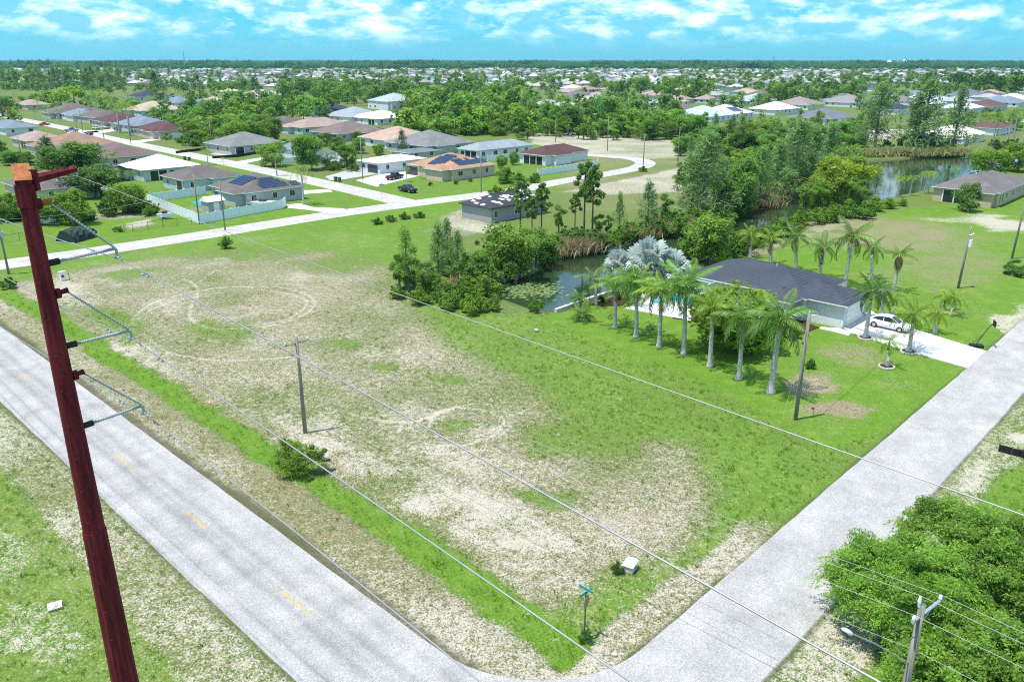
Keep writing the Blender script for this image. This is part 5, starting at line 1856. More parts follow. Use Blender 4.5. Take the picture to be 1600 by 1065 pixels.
# intersection of its bearing with the pole line v = va
tb = va / (k * V.x + V.y); pb = Vector((k * tb, tb, 0))
hb = height_at(pb, 1442, 945)
ob = wood_pole(pb, hb, 'grey wooden pole with street light beside the big bushy tree', .17, tip=False)
ob['label'] = 'grey wooden pole with white street light beside the big bushy trees'
adir = Vector((.80, .60, 0)).normalized()
tb_ = [pb + q for q in crossarm(ob, hb - .55, adir, 1.15, .55, 'galvanised', (-.93, .95), .075)]
MB().tube([Vector((-.12, 0, hb - .1)), Vector((-.14, 0, hb + .18)), Vector((-.14, 0, hb + .42))], [.05, .08, .05], 8).obj('insulator', 'porcelain', ob)
tb_ += [pb + Vector((-.14, 0, hb + .45)), pb + Vector((0, 0, hb - 2.2))]
# street light arm
lp = on_dir(pb, Vector((-.86, -.5, 0)).normalized(), 1322, 985) - pb
la = MB(); a0 = Vector((0, 0, height_at(pb, 1419, 1033))); a0 = Vector((-.1, -.05, a0.z))
mid = a0.lerp(lp, .55) + Vector((0, 0, .10))
la.tube([a0, mid, lp.lerp(a0, .15) + Vector((0, 0, .03)), lp.lerp(a0, .02)], .032, 8)
sl = thing('street_light', pb + lp, 0, 'white cobra head street light on a long arm over the road corner', 'street light')
arm = la.obj('arm', 'galvanised', sl); arm.location = -lp
hd = MB(); dv = (lp - a0).normalized()
rot = dv.to_track_quat('X', 'Z').to_matrix()
tmp = MB(); tmp.ellipsoid((-.1, 0, 0), (.40, .17, .10), 12, 8)
hd.add([rot @ Vector(v) for v in tmp.v], tmp.f); hd.obj('head', 'lamp_white', sl, True)
tmp = MB(); tmp.ellipsoid((.02, 0, -.07), (.2, .12, .07), 10, 6)
hd = MB(); hd.add([rot @ Vector(v) for v in tmp.v], tmp.f); hd.obj('lens', 'glass_dark', sl, True)

pc = G(14, 428); hc = height_at(pc, 3, 345)
oc = wood_pole(pc, hc, 'wooden pole with transformers at the left edge of the photo', .15)
tc_ = [pc + q for q in crossarm(oc, hc - .4, V, 1.1)] + [pc + Vector((0, 0, hc + .2)), pc + Vector((0, 0, hc - 1.9))]
for s in (-1, 1):
    MB().tube([(.32 * s, -.1, hc - 2.3), (.32 * s, -.1, hc - 1.5)], .2, 10).obj('transformer', 'galvanised', oc)
LW = ['left', 'right', 'top', 'low neutral']
for i in range(4):
    span(ta[i], tb_[i], .75 + .1 * i, .012, '%s wire strung from the bush pole to the street light pole' % LW[i], 'wires between the two near wooden poles')
    span(tc_[i], ta[i], .8, .012, '%s wire strung from the left edge pole to the bush pole' % LW[i], 'wires between the left wooden poles')
    e = tb_[i] + (-U) * 45
    span(tb_[i], e, .7, .012, '%s wire leaving the street light pole past the bushy trees' % LW[i], 'wires running on to the lower right')
# service pole on the palms' lawn
pd = G(1243, 655); hd_ = height_at(pd, 1258, 490)
od = wood_pole(pd, hd_, 'bare wooden pole with small street lamp on the lawn by the last royal palm', .15)
lmp = thing('street_light', pd + Vector((0, 0, 6.0)), GRID + .5, 'dark small street lamp arm on the lawn pole', 'street light')
MB().tube([(.1, 0, 0), (.9, 0, .28), (1.4, 0, .34)], .025, 6).obj('arm', 'galvanised', lmp)
MB().ellipsoid((1.6, 0, .32), (.32, .15, .09), 10, 6).obj('head', 'black_plastic', lmp, True)
MB().tube([(0, -.05, hd_ - .35), (.3, -.3, hd_ - .1), (.75, -.1, hd_ + .02), (.3, .1, hd_ - .15)], .03, 5).obj('bracket', 'galvanised', od)
for i, (gx_, gy_) in enumerate([(1219, 668), (1234, 668)]):
    g = G(gx_, gy_); t = pd + Vector((0, 0, hd_ - 1.0 - i))
    gw = thing('guy_wire', g, 0, '%s guy wire with yellow guard anchored beside the lawn pole' % ('left' if i == 0 else 'right'), 'guy wire', 'guy wires of the lawn pole')
    MB().tube([(0, 0, 0), tuple(t - g)], .012, 4).obj('strand', 'thin_wire', gw)
    d = (t - g); MB().tube([tuple(d * .02), tuple(d * .30)], .022, 6).obj('guard', 'yellow_plastic', gw)
pe = G(1497, 450); he = height_at(pe, 1512, 357)
oe = wood_pole(pe, he, 'wooden pole with white transformer in the open field at right', .15, lean=(.25, .1))
MB().tube([(.42, -.15, he - 2.4), (.42, -.15, he - 1.45)], .23, 10).obj('transformer', 'porcelain', oe)
MB().tube([(.1, 0, he - .9), (.7, -.1, he - .6)], .04, 5).obj('bracket', 'galvanised', oe)
pf = G(1581, 404); hf = height_at(pf, 1600, 296)
wood_pole(pf, hf, 'wooden pole at the right edge rising from saw palmettos', .15, lean=(.3, .1))
eave = G(1300, 500); eave.z = 3.0
span(pd + Vector((0, 0, hd_ - .2)), pe + Vector((0, 0, he - 1.2)), .6, .011, 'wire from the lawn pole to the field pole', None, 'conductor')
span(pd + Vector((0, 0, hd_ - .8)), pe + Vector((0, 0, he - 2.0)), .8, .011, 'lower wire between the lawn pole and the field pole', None, 'conductor')
# poles along the far streets
FP = []
for bx, by, tx, ty, lab in [(312, 350, 302, 274, 'dark pole at the corner of the white fence'), (352, 360, 346, 284, 'dark pole beside the pale street near a bush'), (165, 231, 162, 196, 'pole by the far street in front of the maroon roof'), (122, 211, 120, 187, 'pole by the far street near the parked vehicles'),
                       (205, 226, 200, 182, 'tall pole by the far street left of the wooded lot'), (34, 247, 30, 213, 'pole in front of the pale pink roof'), (130, 208, 127, 170, 'pole by the taupe roofed house'), (567, 281, 565, 215, 'pole beside the gravel drive of the white roofed house'),
                       (752, 301, 752, 238, 'pole in front of the salmon roofed house'), (1005, 258, 1008, 210, 'pole at the curve of the far street'), (1059, 253, 1059, 199, 'pole on the bare plot right of the street curve'), (949, 236, 949, 182, 'pole in front of the dark trees beyond the sand'),
                       (868, 222, 868, 187, 'pole on the sand above the maroon roof'), (412, 219, 409, 199, 'pole behind the grey house under construction'), (711, 214, 712, 186, 'pole at the edge of the middle woods'), (332, 232, 297, 190, 'pole in the wooded lot')]:
    p = G(bx, by); hh = min(11.0, height_at(p, bx, ty))
    wood_pole(p, hh, lab, .13); FP.append(p + Vector((0, 0, hh)))
span(FP[0], FP[1], .4, .02, 'wire between the two dark poles by the white fence')
span(FP[1], tc_[2], 1.2, .02, 'wire from the dark street pole to the left edge pole')
span(FP[9], FP[10], .5, .02, 'wire between the two poles at the street curve')


# ------------------------------------------------------------------ fences
def board_fence(pts, h, label, mat='white_vinyl', name='vinyl_fence', pw=1.8, cat='fence', closed=False):
    P = [G(*p) for p in pts]
    o = thing(name, P[0], 0, label, cat)
    for a, b in zip(P, P[1:]):
        L = (b - a).length; k = max(1, round(L / pw)); d = (b - a) / k; an = math.atan2(d.y, d.x)
        for i in range(k):
            q = a + d * i - P[0]
            m = MB(); w = d.length
            m.box(.07, -.02, .06, w - .07, .02, h - .06); m.box(.06, -.035, h - .14, w - .06, .035, h - .02); m.box(.06, -.035, .05, w - .06, .035, .15)
            e = m.obj('panel', mat, o); e.location = q; e.rotation_euler = (0, 0, an)
            m = MB(); m.box(-.065, -.065, 0, .065, .065, h + .08); m.add([(-.085, -.085, h + .08), (.085, -.085, h + .08), (.085, .085, h + .08), (-.085, .085, h + .08), (0, 0, h + .16)], [(0, 1, 4), (1, 2, 4), (2, 3, 4), (3, 0, 4)])
            e = m.obj('post', mat, o); e.location = q; e.rotation_euler = (0, 0, an)
    m = MB(); m.box(-.065, -.065, 0, .065, .065, h + .08); e = m.obj('post', mat, o); e.location = P[-1] - P[0]
    return o


board_fence([(322, 304), (231, 317), (313, 350), (442, 326), (447, 322)], 1.85, 'white vinyl fence enclosing the pool yard of the solar panel house')
board_fence([(840, 275), (934, 261), (934, 256)], 1.7, 'white fence in front of the maroon roofed house')
board_fence([(762, 252), (826, 247)], 1.7, 'pale fence between the blue grey roof and the maroon roof')
board_fence([(440, 256), (470, 252)], 1.5, 'short white fence beside the slate blue roofed house')


def silt_fence(pts, h, label):
    P = [G(*p) for p in pts]
    o = thing('silt_fence', P[0], 0, label, 'silt fence')
    m = MB()
    for i, (a, b) in enumerate(zip(P, P[1:])):
        a = a - P[0]; b = b - P[0]; n = Vector((-(b - a).y, (b - a).x, 0)).normalized() * .015
        m.add([a - n, b - n, b - n + Vector((0, 0, h)), a - n + Vector((0, 0, h * .92)), a + n, b + n, b + n + Vector((0, 0, h)), a + n + Vector((0, 0, h * .92))], [(0, 1, 2, 3), (7, 6, 5, 4), (3, 2, 6, 7)])
        m2 = MB(); m2.box(a.x - .03, a.y - .03, 0, a.x + .03, a.y + .03, h + .1); m2.obj('stake', 'bark_brown', o)
    m.obj('fabric', 'silt_black', o)


silt_fence([(1560, 704), (1580, 710), (1597, 714), (1606, 722), (1625, 735)], .6, 'black silt fence beside the side road at the right edge')
silt_fence([(275, 240), (310, 236), (330, 232)], .9, 'black silt fence at the edge of the wooded lot')
silt_fence([(332, 248), (370, 246), (405, 240)], .9, 'black silt fence round the sand yard of the grey house')
silt_fence([(648, 172), (672, 171), (684, 168)], 1.2, 'black silt fence inside the middle woods')


def chain_fence(pts, h, label):
    P = [G(*p) for p in pts]
    o = thing('chain_link_fence', P[0], 0, label, 'fence')
    wires = MB()
    for a, b in zip(P, P[1:]):
        L = (b - a).length; k = max(1, round(L / 3)); d = (b - a) / k
        for i in range(k + 1):
            q = a + d * i - P[0]; MB().cyl(q.x, q.y, 0, h, .035, n=6).obj('post', 'black_plastic', o)
        wires.tube([a - P[0] + Vector((0, 0, h)), b - P[0] + Vector((0, 0, h))], .025, 4)
        m = int(L / .35)
        for i in range(m):
            q0 = a + (b - a) * i / m - P[0]; q1 = a + (b - a) * min(1, (i + 3.4) / m) - P[0]
            wires.tube([q0, q1 + Vector((0, 0, h))], .006, 3, cap=False); wires.tube([q1, q0 + Vector((0, 0, h))], .006, 3, cap=False)
    w = wires.obj('wire_mesh', 'black_plastic', o); w['kind'] = 'stuff'


chain_fence([(300, 351), (255, 354), (208, 362), (195, 364)], 1.3, 'dark chain link fence along the weedy yard by the pale street')
chain_fence([(60, 372), (2, 380)], 1.3, 'chain link fence behind the red pole near the pale street')

# seawall of the canal
wall = []
for i, (a, b) in enumerate(zip([(868, 484), (900, 473), (930, 463)], [(900, 473), (930, 463), (962, 453)])):
    wall.append((G(*a), G(*b)))
o = thing('seawall', wall[0][0], 0, 'pale concrete seawall cap along the canal edge of the palm lawn', 'seawall')
for a, b in wall:
    d = b - a; m = MB(); m.box(0, -.22, -1.6, d.length - .03, .22, .12)
    e = m.obj('cap_section', 'concrete', o); e.location = a - wall[0][0]; e.rotation_euler = (0, 0, math.atan2(d.y, d.x))

# ------------------------------------------------------------------ small things of the lot
def box_thing(name, p, rz, label, cat, parts):
    o = thing(name, p, rz, label, cat)
    for nm, mat, fn in parts:
        m = MB(); fn(m); m.obj(nm, mat, o)
    return o


box_thing('utility_box', G(984, 889), GRID + .25, 'squat white utility box lying in the grass near the road corner', 'utility box',
          [('cabinet', 'stone_pale', lambda m: m.box(-.42, -.32, 0, .42, .32, .46)), ('lid', 'white_paint', lambda m: m.add([(-.48, -.38, .46), (.48, -.38, .46), (.48, .38, .46), (-.48, .38, .46), (-.42, -.3, .6), (.42, -.3, .6), (.42, .3, .6), (-.42, .3, .6)], [(0, 1, 5, 4), (1, 2, 6, 5), (2, 3, 7, 6), (3, 0, 4, 7), (4, 5, 6, 7), (3, 2, 1, 0)])),
           ('handle', 'dark_trim', lambda m: m.box(-.05, -.345, .2, .05, -.322, .3))])
# corner sign: two street blades above the back of a stop sign
ps = G(913, 992); hs = height_at(ps, 914, 921)
o = thing('street_sign', ps, 0, 'corner sign post with two green street blades and a brown backed stop sign', 'sign')
MB().cyl(0, 0, -.1, hs - .1, .04, n=8).obj('post', 'sign_post', o)
c = MB(); oc8 = []
fd = (-U * .75 + V * .2); fd.z = 0; fd.normalize(); sd2 = Vector((-fd.y, fd.x, 0))
zc = hs - .72
for s in (.045, .06):
    for i in range(8):
        a = math.pi / 8 + i * math.pi / 4
        q = sd2 * math.cos(a) * .38 + fd * s; oc8.append((q.x, q.y, zc + math.sin(a) * .38))
c.add(oc8, [tuple(range(8)), tuple(reversed(range(8, 16)))] + [(i, (i + 1) % 8, (i + 1) % 8 + 8, i + 8) for i in range(8)])
c.obj('stop_sign_back', 'sign_back', o)
for i, (d, z) in enumerate(((V, hs - .16), (U, hs + .06))):
    m = MB(); a = math.atan2(d.y, d.x); m.box(-.46, -.012, -.1, .46, .012, .1)
    e = m.obj('street_blade', 'sign_green', o); e.location = (0, 0, z); e.rotation_euler = (0, 0, a)
    m = MB()
    for s in (-1, 1):
        m.box(-.44, s * .0145 - .001, -.088, .44, s * .0145 + .001, -.078); m.box(-.44, s * .0145 - .001, .078, .44, s * .0145 + .001, .088)
    m.obj('border', 'porcelain', e)
# white slab beside the main road, pale stone at the corner, white meter box
pl = G(86, 947); m = MB(); m.box(-.36, -.36, 0, .36, .36, .09); m.box(-.1, -.1, .09, .1, .1, .105)
o = m.obj('concrete_slab', 'stone_pale'); o.location = pl; o.rotation_euler = (0, 0, .55); tag(o, 'small square white slab flat in the grass at lower left', 'slab')
for x, y, s, lab in [(960, 1023, .16, 'pale stone in the grass by the corner kerb'), (508, 716, .36, 'pale boulder beside the bush of the crossarm pole'), (838, 517, .3, 'white lump of rock at the lawn edge below the canal shrubs'), (556, 419, .18, 'small tan rock alone in the dry grass')]:
    rg = np.random.default_rng(int(x)); m = MB(); m.ellipsoid((0, 0, s * .35), (s, s * .8, s * .6), 9, 6)
    m.v = [tuple(np.array(v) * (1 + .25 * (rg.random() - .5))) for v in m.v]
    o = m.obj('stone', 'stone_pale'); o.location = G(x, y); tag(o, lab, 'stone')
box_thing('meter_box', G(99, 438), GRID, 'white box sign with dark marks on the verge behind the red pole', 'meter box',
          [('cabinet', 'white_paint', lambda m: m.box(-.35, -.18, 0, .35, .18, 1.15)), ('lid', 'porcelain', lambda m: m.box(-.42, -.24, 1.15, .42, .24, 1.3)), ('label_plate', 'dark_trim', lambda m: m.box(-.2, -.2, .45, .16, -.182, .8)), ('marker_post', 'dark_trim', lambda m: m.cyl(.75, -.2, 0, 1.2, .04, n=6))])

# basketball hoop by the driveway
ph = G(1527, 541)
o = thing('basketball_hoop', ph, math.atan2(-.3, 1.0), 'dark leaning portable basketball hoop on the grass by the road', 'basketball hoop')
m = MB(); m.box(-.75, -.4, 0, .55, .4, .2); m.obj('base', 'black_plastic', o)
m = MB(); m.tube([(-.2, 0, .15), (.75, 0, 2.3), (1.0, 0, 2.65)], .055, 8); m.tube([(-.65, 0, .15), (.35, 0, 1.4)], .03, 6); m.obj('pole', 'dark_trim', o)
m = MB(); m.box(1.15, -.55, 2.35, 1.2, .55, 3.0); bb = m.obj('backboard', 'black_plastic', o)
m = MB(); ring = [(1.45 + .23 * math.cos(i * math.pi / 8), .23 * math.sin(i * math.pi / 8), 2.5) for i in range(17)]; m.tube(ring, .02, 5); m.obj('rim', 'orange_paint', bb)
m = MB(); m.tube([(.75, 0, 2.3), (1.15, 0, 2.7)], .04, 6); m.obj('bracket', 'dark_trim', o)

# cars
car(G(1389, 513) + Vector((0, 0, .05)), math.atan2((-U).y, (-U).x) + math.pi * 0 - .02, (0.74, 0.75, 0.76), 'white sedan parked on the white concrete driveway by the palms')
car(G(637, 300), math.atan2((-U).y, (-U).x) - .05, (0.018, 0.018, 0.022), 'black pickup truck parked at the curve of the corner lawn', 'pickup', 'pickup')
car(G(617, 280), math.atan2(V.y, V.x) + .25, (0.022, 0.022, 0.026), 'black pickup truck on the drive of the salmon roofed house', 'pickup', 'pickup')
for x, y, a, c, k, lab in [(140, 211, 1, (0.02, 0.022, 0.025), 'sedan', 'dark car parked nose to the far street'), (112, 206, 0, (0.18, 0.2, 0.28), 'pickup', 'grey blue pickup on the far street verge'), (165, 201, 1, (0.72, 0.72, 0.72), 'pickup', 'white pickup outside the maroon roofed house'),
                           (112, 214, 0, (0.03, 0.03, 0.035), 'sedan', 'black car half hidden above the round trees'), (70, 196, 0, (0.35, 0.02, 0.03), 'sedan', 'dark red car left of the grey blue pickup'), (20, 190, 1, (0.75, 0.75, 0.75), 'pickup', 'white truck near the excavator at far left'), (183, 204, 1, (0.03, 0.03, 0.035), 'sedan', 'black car beside the white pickup'), (150, 202, 1, (0.4, 0.41, 0.42), 'sedan', 'silver car behind the dark one on the far street')]:
    car(G(x, y), GRID + a * math.pi / 2, c, lab, k, 'pickup' if k == 'pickup' else 'car')
box_thing('excavator', G(19, 187), .4, 'orange excavator standing behind the white truck at far left', 'excavator',
          [('tracks', 'black_plastic', lambda m: (m.box(-2, -1.4, 0, 2, -.8, .9), m.box(-2, .8, 0, 2, 1.4, .9))), ('cab', 'orange_paint', lambda m: (m.box(-1.8, -1.3, 1, 1.5, 1.3, 1.9), m.box(0, -1.2, 1.9, 1.4, -.1, 3.1))),
           ('boom', 'orange_paint', lambda m: m.tube([(1.2, .4, 1.6), (-.6, .4, 6.2), (-2.6, .4, 5.2)], [.35, .3, .22], 6)), ('bucket', 'dark_trim', lambda m: m.box(-3.2, 0, 3.6, -2.4, .9, 4.6)), ('stick', 'orange_paint', lambda m: m.tube([(-2.6, .4, 5.3), (-2.9, .4, 4.2)], .18, 6))])
# yard of the solar house
po = slab('swimming_pool', [(298, 316), (318, 313), (336, 318), (312, 323)], 'pool_blue', .10, None); tag(po, 'small turquoise pool inside the white fence beside a grey shed', 'pool')
psd = G(334, 330)
o = thing('garden_shed', psd, GRID, 'grey garden shed with white gable roof inside the white fence', 'shed')
MB().box(-1.7, -1.5, 0, 1.7, 1.5, 2.3).obj('wall', 'block_grey', o)
MB().add([(-1.95, -1.8, 2.25), (1.95, -1.8, 2.25), (1.95, 0, 3.1), (-1.95, 0, 3.1), (1.95, 1.8, 2.25), (-1.95, 1.8, 2.25), (-1.95, -1.8, 2.15), (1.95, -1.8, 2.15), (1.95, 1.8, 2.15), (-1.95, 1.8, 2.15)], [(0, 1, 2, 3), (3, 2, 4, 5), (0, 6, 7, 1), (5, 4, 8, 9), (1, 7, 8, 4, 2), (0, 3, 5, 9, 6)]).obj('roof', 'white_paint', o)
MB().box(-.6, -1.55, 0, .6, -1.505, 1.95).obj('door', 'white_paint', o)


def boat(p, rz, L, label, mat='white_paint'):
    o = thing('boat', p, rz, label, 'boat')
    m = MB(); secs = []
    for t, w, z0, z1 in [(-.5, .8, .35, 1.0), (-.2, 1.0, .28, 1.02), (.15, .95, .3, 1.1), (.38, .55, .42, 1.22), (.5, .08, .75, 1.34)]:
        w = w * L / 5.6; secs.append([(t * L, -w, z1), (t * L, -w * .8, z0 + .15), (t * L, 0, z0), (t * L, w * .8, z0 + .15), (t * L, w, z1)])
    loft(m, secs); m.obj('hull', mat, o, False)
    m = MB(); m.box(-L * .12, -.45, .95, L * .1, .45, 1.55); m.obj('console', 'dark_trim', o)
    m = MB(); m.box(-L * .3, -.06, .1, L * .6, .06, .25); m.box(-L * .25, -.9, .0, -L * .12, .9, .45); m.obj('trailer', 'galvanised', o)
    return o


boat(G(412, 323), -.25, 6.6, 'white motorboat parked inside the white fence behind the solar house')
boat(G(70, 351), .1, 4.6, 'white dinghy on the weedy yard behind the red pole')
boat(G(259, 342), -.1, 3.0, 'small blue and white watercraft beside the white fence corner', 'white_vinyl')
o = thing('kayak', G(205, 333), .1, 'red kayak lying on the weedy yard under the round tree', 'kayak')
MB().tube([(-1.9, 0, .35), (-1.2, 0, .22), (0, 0, .2), (1.2, 0, .22), (1.9, 0, .35)], [.03, .25, .34, .25, .03], 8).obj('hull', 'red_plastic', o, True)
MB().box(-.4, -.18, .45, .4, .18, .56).obj('cockpit', 'black_plastic', o)
# net covered hut
ph_ = G(121, 374)
o = thing('covered_frame', ph_, GRID + .5, 'dark net covered pen standing in the weedy yard', 'hut')
m = MB(); k = 9
for i in range(k):
    t = i / (k - 1); x = -2.6 + 5.2 * t
    for j in range(9):
        a = math.pi * j / 8; rr = 1.0 + .12 * math.sin(i * 2.3 + j * 1.7)
        m.v.append((x, -1.9 * math.cos(a) * rr, (2.1 * math.sin(a) ** .7) * rr * (1 - .25 * abs(t - .4))))
for i in range(k - 1):
    for j in range(8):
        m.f.append((i * 9 + j, i * 9 + j + 1, i * 9 + j + 10, i * 9 + j + 9)); m.s.append(0)
m.add([m.v[j] for j in range(9)], [tuple(range(9))]); m.add([m.v[(k - 1) * 9 + j] for j in range(9)], [tuple(range(9))])
m.obj('net_cover', 'net_dark', o)
MB().tube([(-2.7, -1.95, .05), (-2.7, 1.95, .05)], .06, 5).obj('frame', 'galvanised', o)
# dark screen cage beside the white roof
pg = G(180, 284)
o = thing('pool_cage', pg, GRID, 'dark lattice pool screen left of the white roofed house', 'pool cage')
m = MB()
for i in range(5):
    y = -1 + i * 2.2
    m.tube([(-4, y, 0), (-4, y, 2.6), (-1.5, y, 3.9), (1.5, y, 3.9), (4, y, 2.6), (4, y, 0)], .05, 4)
for x, z in ((-4, 2.6), (-1.5, 3.9), (1.5, 3.9), (4, 2.6)): m.tube([(x, -1, z), (x, 7.8, z)], .05, 4)
m.obj('frame', 'dark_trim', o)
m = MB(); m.add([(-4, -1, 2.58), (-1.5, -1, 3.86), (-1.5, 7.8, 3.86), (-4, 7.8, 2.58), (1.5, -1, 3.86), (1.5, 7.8, 3.86), (4, -1, 2.58), (4, 7.8, 2.58)], [(0, 1, 2, 3), (1, 4, 5, 2), (4, 6, 7, 5)]); m.obj('screen', 'screen_mesh', o)
# lakeside screened lanai and dock
pg = G(1520, 228)
o = thing('pool_cage', pg, GRID, 'white framed screen lanai of the house across the lake', 'pool cage')
m = MB()
for i in range(6):
    y = i * 2.6
    m.tube([(-5, y, 0), (-5, y, 2.6), (-2.5, y, 4.0), (2.5, y, 4.0), (5, y, 2.6), (5, y, 0)], .09, 4)
for x, z in ((-5, 2.6), (-2.5, 4), (2.5, 4), (5, 2.6)): m.tube([(x, 0, z), (x, 13, z)], .09, 4)
m.obj('frame', 'trim_white', o)
pdk = G(1512, 243)
o = thing('dock', pdk, GRID, 'small brown wooden dock on the far bank of the lake', 'dock')
for i in range(12):
    m = MB(); m.box(i * .42, -1, .1, i * .42 + .38, 1, .2); m.obj('plank', 'bark_brown', o)
for x in (0.1, 4.8):
    for y in (-.9, .9): MB().cyl(x, y, -2, .6, .12, n=6).obj('post', 'bark_brown', o)
# bins, signs along the far street
for x, y, mat, lab in [(524.5, 283, 'bin_brown', 'brown wheeled bin at the kerb by the gravel drive'), (530.5, 284, 'bin_green', 'green wheeled bin beside the brown bin'), (289, 250, 'bin_brown', 'dark bin by the street beyond the white roof'), (296, 251, 'bin_green', 'green bin right of the dark bin by the street')]:
    o = box_thing('wheeled_bin', G(x, y), GRID, lab, 'bin', [('body', mat, lambda m: m.add([(-.26, -.26, .05), (.26, -.26, .05), (.26, .26, .05), (-.26, .26, .05), (-.34, -.36, 1.0), (.34, -.36, 1.0), (.34, .36, 1.0), (-.34, .36, 1.0)], [(0, 1, 5, 4), (1, 2, 6, 5), (2, 3, 7, 6), (3, 0, 4, 7), (4, 5, 6, 7)])), ('lid', mat, lambda m: m.box(-.37, -.4, 1.0, .37, .4, 1.1)), ('wheel', 'tyre', lambda m: m.tube([(-.3, .3, .12), (.3, .3, .12)], .12, 8))])
pz = G(597, 309); o = thing('street_sign', pz, 0, 'small green street sign on the corner of the two pale streets', 'sign')
MB().cyl(0, 0, 0, 3.0, .05, n=6).obj('post', 'galvanised', o); MB().box(-.6, -.02, 2.7, .6, .02, 2.95).obj('street_blade', 'sign_green', o); MB().box(-.02, -.6, 3.0, .02, .6, 3.25).obj('street_blade', 'sign_green', o)


# white rings of edging stones round the driveway palms
def ring_bed(x, y, r, label):
    p = G(x, y)
    o = thing('planting_ring', p, 0, label, 'planting bed')
    m = MB(); m.cyl(0, 0, -.05, .06, r * .92, r * .85, 18); m.obj('mulch', 'mulch', o)
    k = 16; st = None
    for i in range(k):
        a = 2 * math.pi * i / k
        if st is None:
            b = MB(); w = r * 2 * math.pi / k * .46; b.add([(-.08, -w, 0), (.08, -w * 1.06, 0), (.08, w * 1.06, 0), (-.08, w, 0), (-.06, -w, .15), (.06, -w, .15), (.06, w, .15), (-.06, w, .15)], [(0, 1, 5, 4), (1, 2, 6, 5), (2, 3, 7, 6), (3, 0, 4, 7), (4, 5, 6, 7)])
            st = b.mesh('edging_stone', 'stone_pale')
        e = link('edging_stone', st, o); e.location = (r * math.cos(a), r * math.sin(a), 0); e.rotation_euler = (0, 0, a)


ring_bed(1352, 528, .72, 'white stone ring at the foot of the tall driveway palm')
ring_bed(1420, 550, .76, 'white stone ring under the palm at the right of the driveway')
ring_bed(1385, 573, .72, 'white stone ring under the small front lawn palm')
bed = slab('planting_bed', [(1050, 497), (1085, 502), (1150, 512), (1235, 528), (1280, 512), (1250, 500), (1120, 478)], 'mulch', .05, None); tag(bed, 'dark mulch bed along the wall of the slate roofed house', 'planting bed')
bed = slab('planting_bed', [(925, 475), (960, 463), (985, 466), (972, 477), (940, 478)], 'mulch', .05, None); tag(bed, 'dark mulch bed beside the canal end of the patio', 'planting bed')


# ------------------------------------------------------------------ palms of the slate house
ORD = ['first', 'second', 'third', 'fourth', 'fifth', 'sixth', 'seventh']
ROW = [(961, 512, 962, 444, 12, 2.7), (994, 526, 995, 438, 16, 3.3), (1030, 541, 1034, 452, 15, 3.0), (1068, 553, 1072, 444, 18, 3.5), (1109, 572, 1114, 480, 14, 2.8), (1154, 592, 1162, 497, 16, 3.0), (1204, 613, 1219, 500, 18, 3.5)]
for i, (bx, by, hx, hy, n, fl) in enumerate(ROW):
    palm(bx, by, hx, hy, '%s royal palm in the row of seven on the lawn, counted from the canal' % ORD[i], n=n + 4, fl=fl, group='row of royal palms on the lawn', dead=2 if i in (0, 2, 3) else 1, r=.205 if i != 6 else .26, tint=(1.2, 1.2, .8) if i in (2, 4) else (.92, 1.08, .92), elmin=(-.3, -.55, -.7, -.45, -.2, -.6, -.5)[i])
palm(931, 476, 930, 434, 'leaning palm at the seawall of the canal', n=14, fl=2.6, kind='p', r=.2)
palm(990, 478, 992, 448, 'short palm growing at the end of the white patio', n=12, fl=2.2, kind='p', r=.16)
palm(1352, 527, 1363, 455, 'tall dark drooping palm in a stone ring beside the white sedan', n=14, fl=2.8, tint=(.55, .65, .6), r=.2)
palm(1379, 500, 1378, 452, 'dark shaggy palm between the sedan and the lawn', n=13, fl=2.3, tint=(.6, .7, .6), r=.17)
palm(1420, 549, 1429, 490, 'bushy palm in a stone ring right of the driveway', n=15, fl=2.6, tint=(1.0, 1.05, .7), r=.19)
palm(1386, 572, 1390, 533, 'small yellowish palm in a stone ring on the front lawn', n=9, fl=1.7, tint=(1.35, 1.25, .7), r=.13)
palm(1461, 520, 1463, 488, 'round yellow green palm beyond the driveway', n=13, fl=1.9, tint=(1.4, 1.25, .6), r=.15)
palm(1486, 492, 1492, 464, 'short bright palm at the foot of the field pole', n=12, fl=1.9, tint=(1.2, 1.2, .7), r=.15)
palm(1474, 485, 1478, 462, 'yellow fronded palm left of the field pole', n=10, fl=1.8, tint=(1.4, 1.2, .6), r=.13)
palm(1394, 492, 1398, 465, 'thin palm behind the white sedan', n=9, fl=1.6, r=.12)
for i, (bx, by, hx, hy, lab, n, fl, tint, dead) in enumerate([
        (1172, 402, 1174, 366, 'palm behind the slate roof nearest the round canal shrub', 12, 2.6, (1.2, 1.15, .8), 1), (1204, 412, 1206, 374, 'palm with brown hanging fronds behind the slate roof', 12, 2.6, (1.2, 1.1, .7), 3),
        (1243, 424, 1245, 368, 'tall palm behind the ridge of the slate roof', 14, 3.0, (.85, .95, .8), 1), (1280, 434, 1286, 384, 'dark palm with brown skirt behind the slate roof', 14, 3.0, (.7, .85, .7), 3),
        (1320, 448, 1332, 368, 'tallest palm behind the slate roof', 16, 3.3, (.85, .95, .75), 1), (1361, 436, 1364, 386, 'thin stemmed palm right of the tallest one', 12, 2.6, (.75, .9, .8), 0),
        (1396, 455, 1406, 398, 'ragged palm with dead pale fronds in the field behind the sedan', 13, 2.4, (.8, .8, .6), 6)]):
    palm(bx, by, hx, hy, lab, n=n, fl=fl, tint=tint, dead=dead, r=.2, lean=None) if False else palm(bx, by, hx, hy, lab, n=n, fl=fl, tint=tint, dead=dead, r=.21)
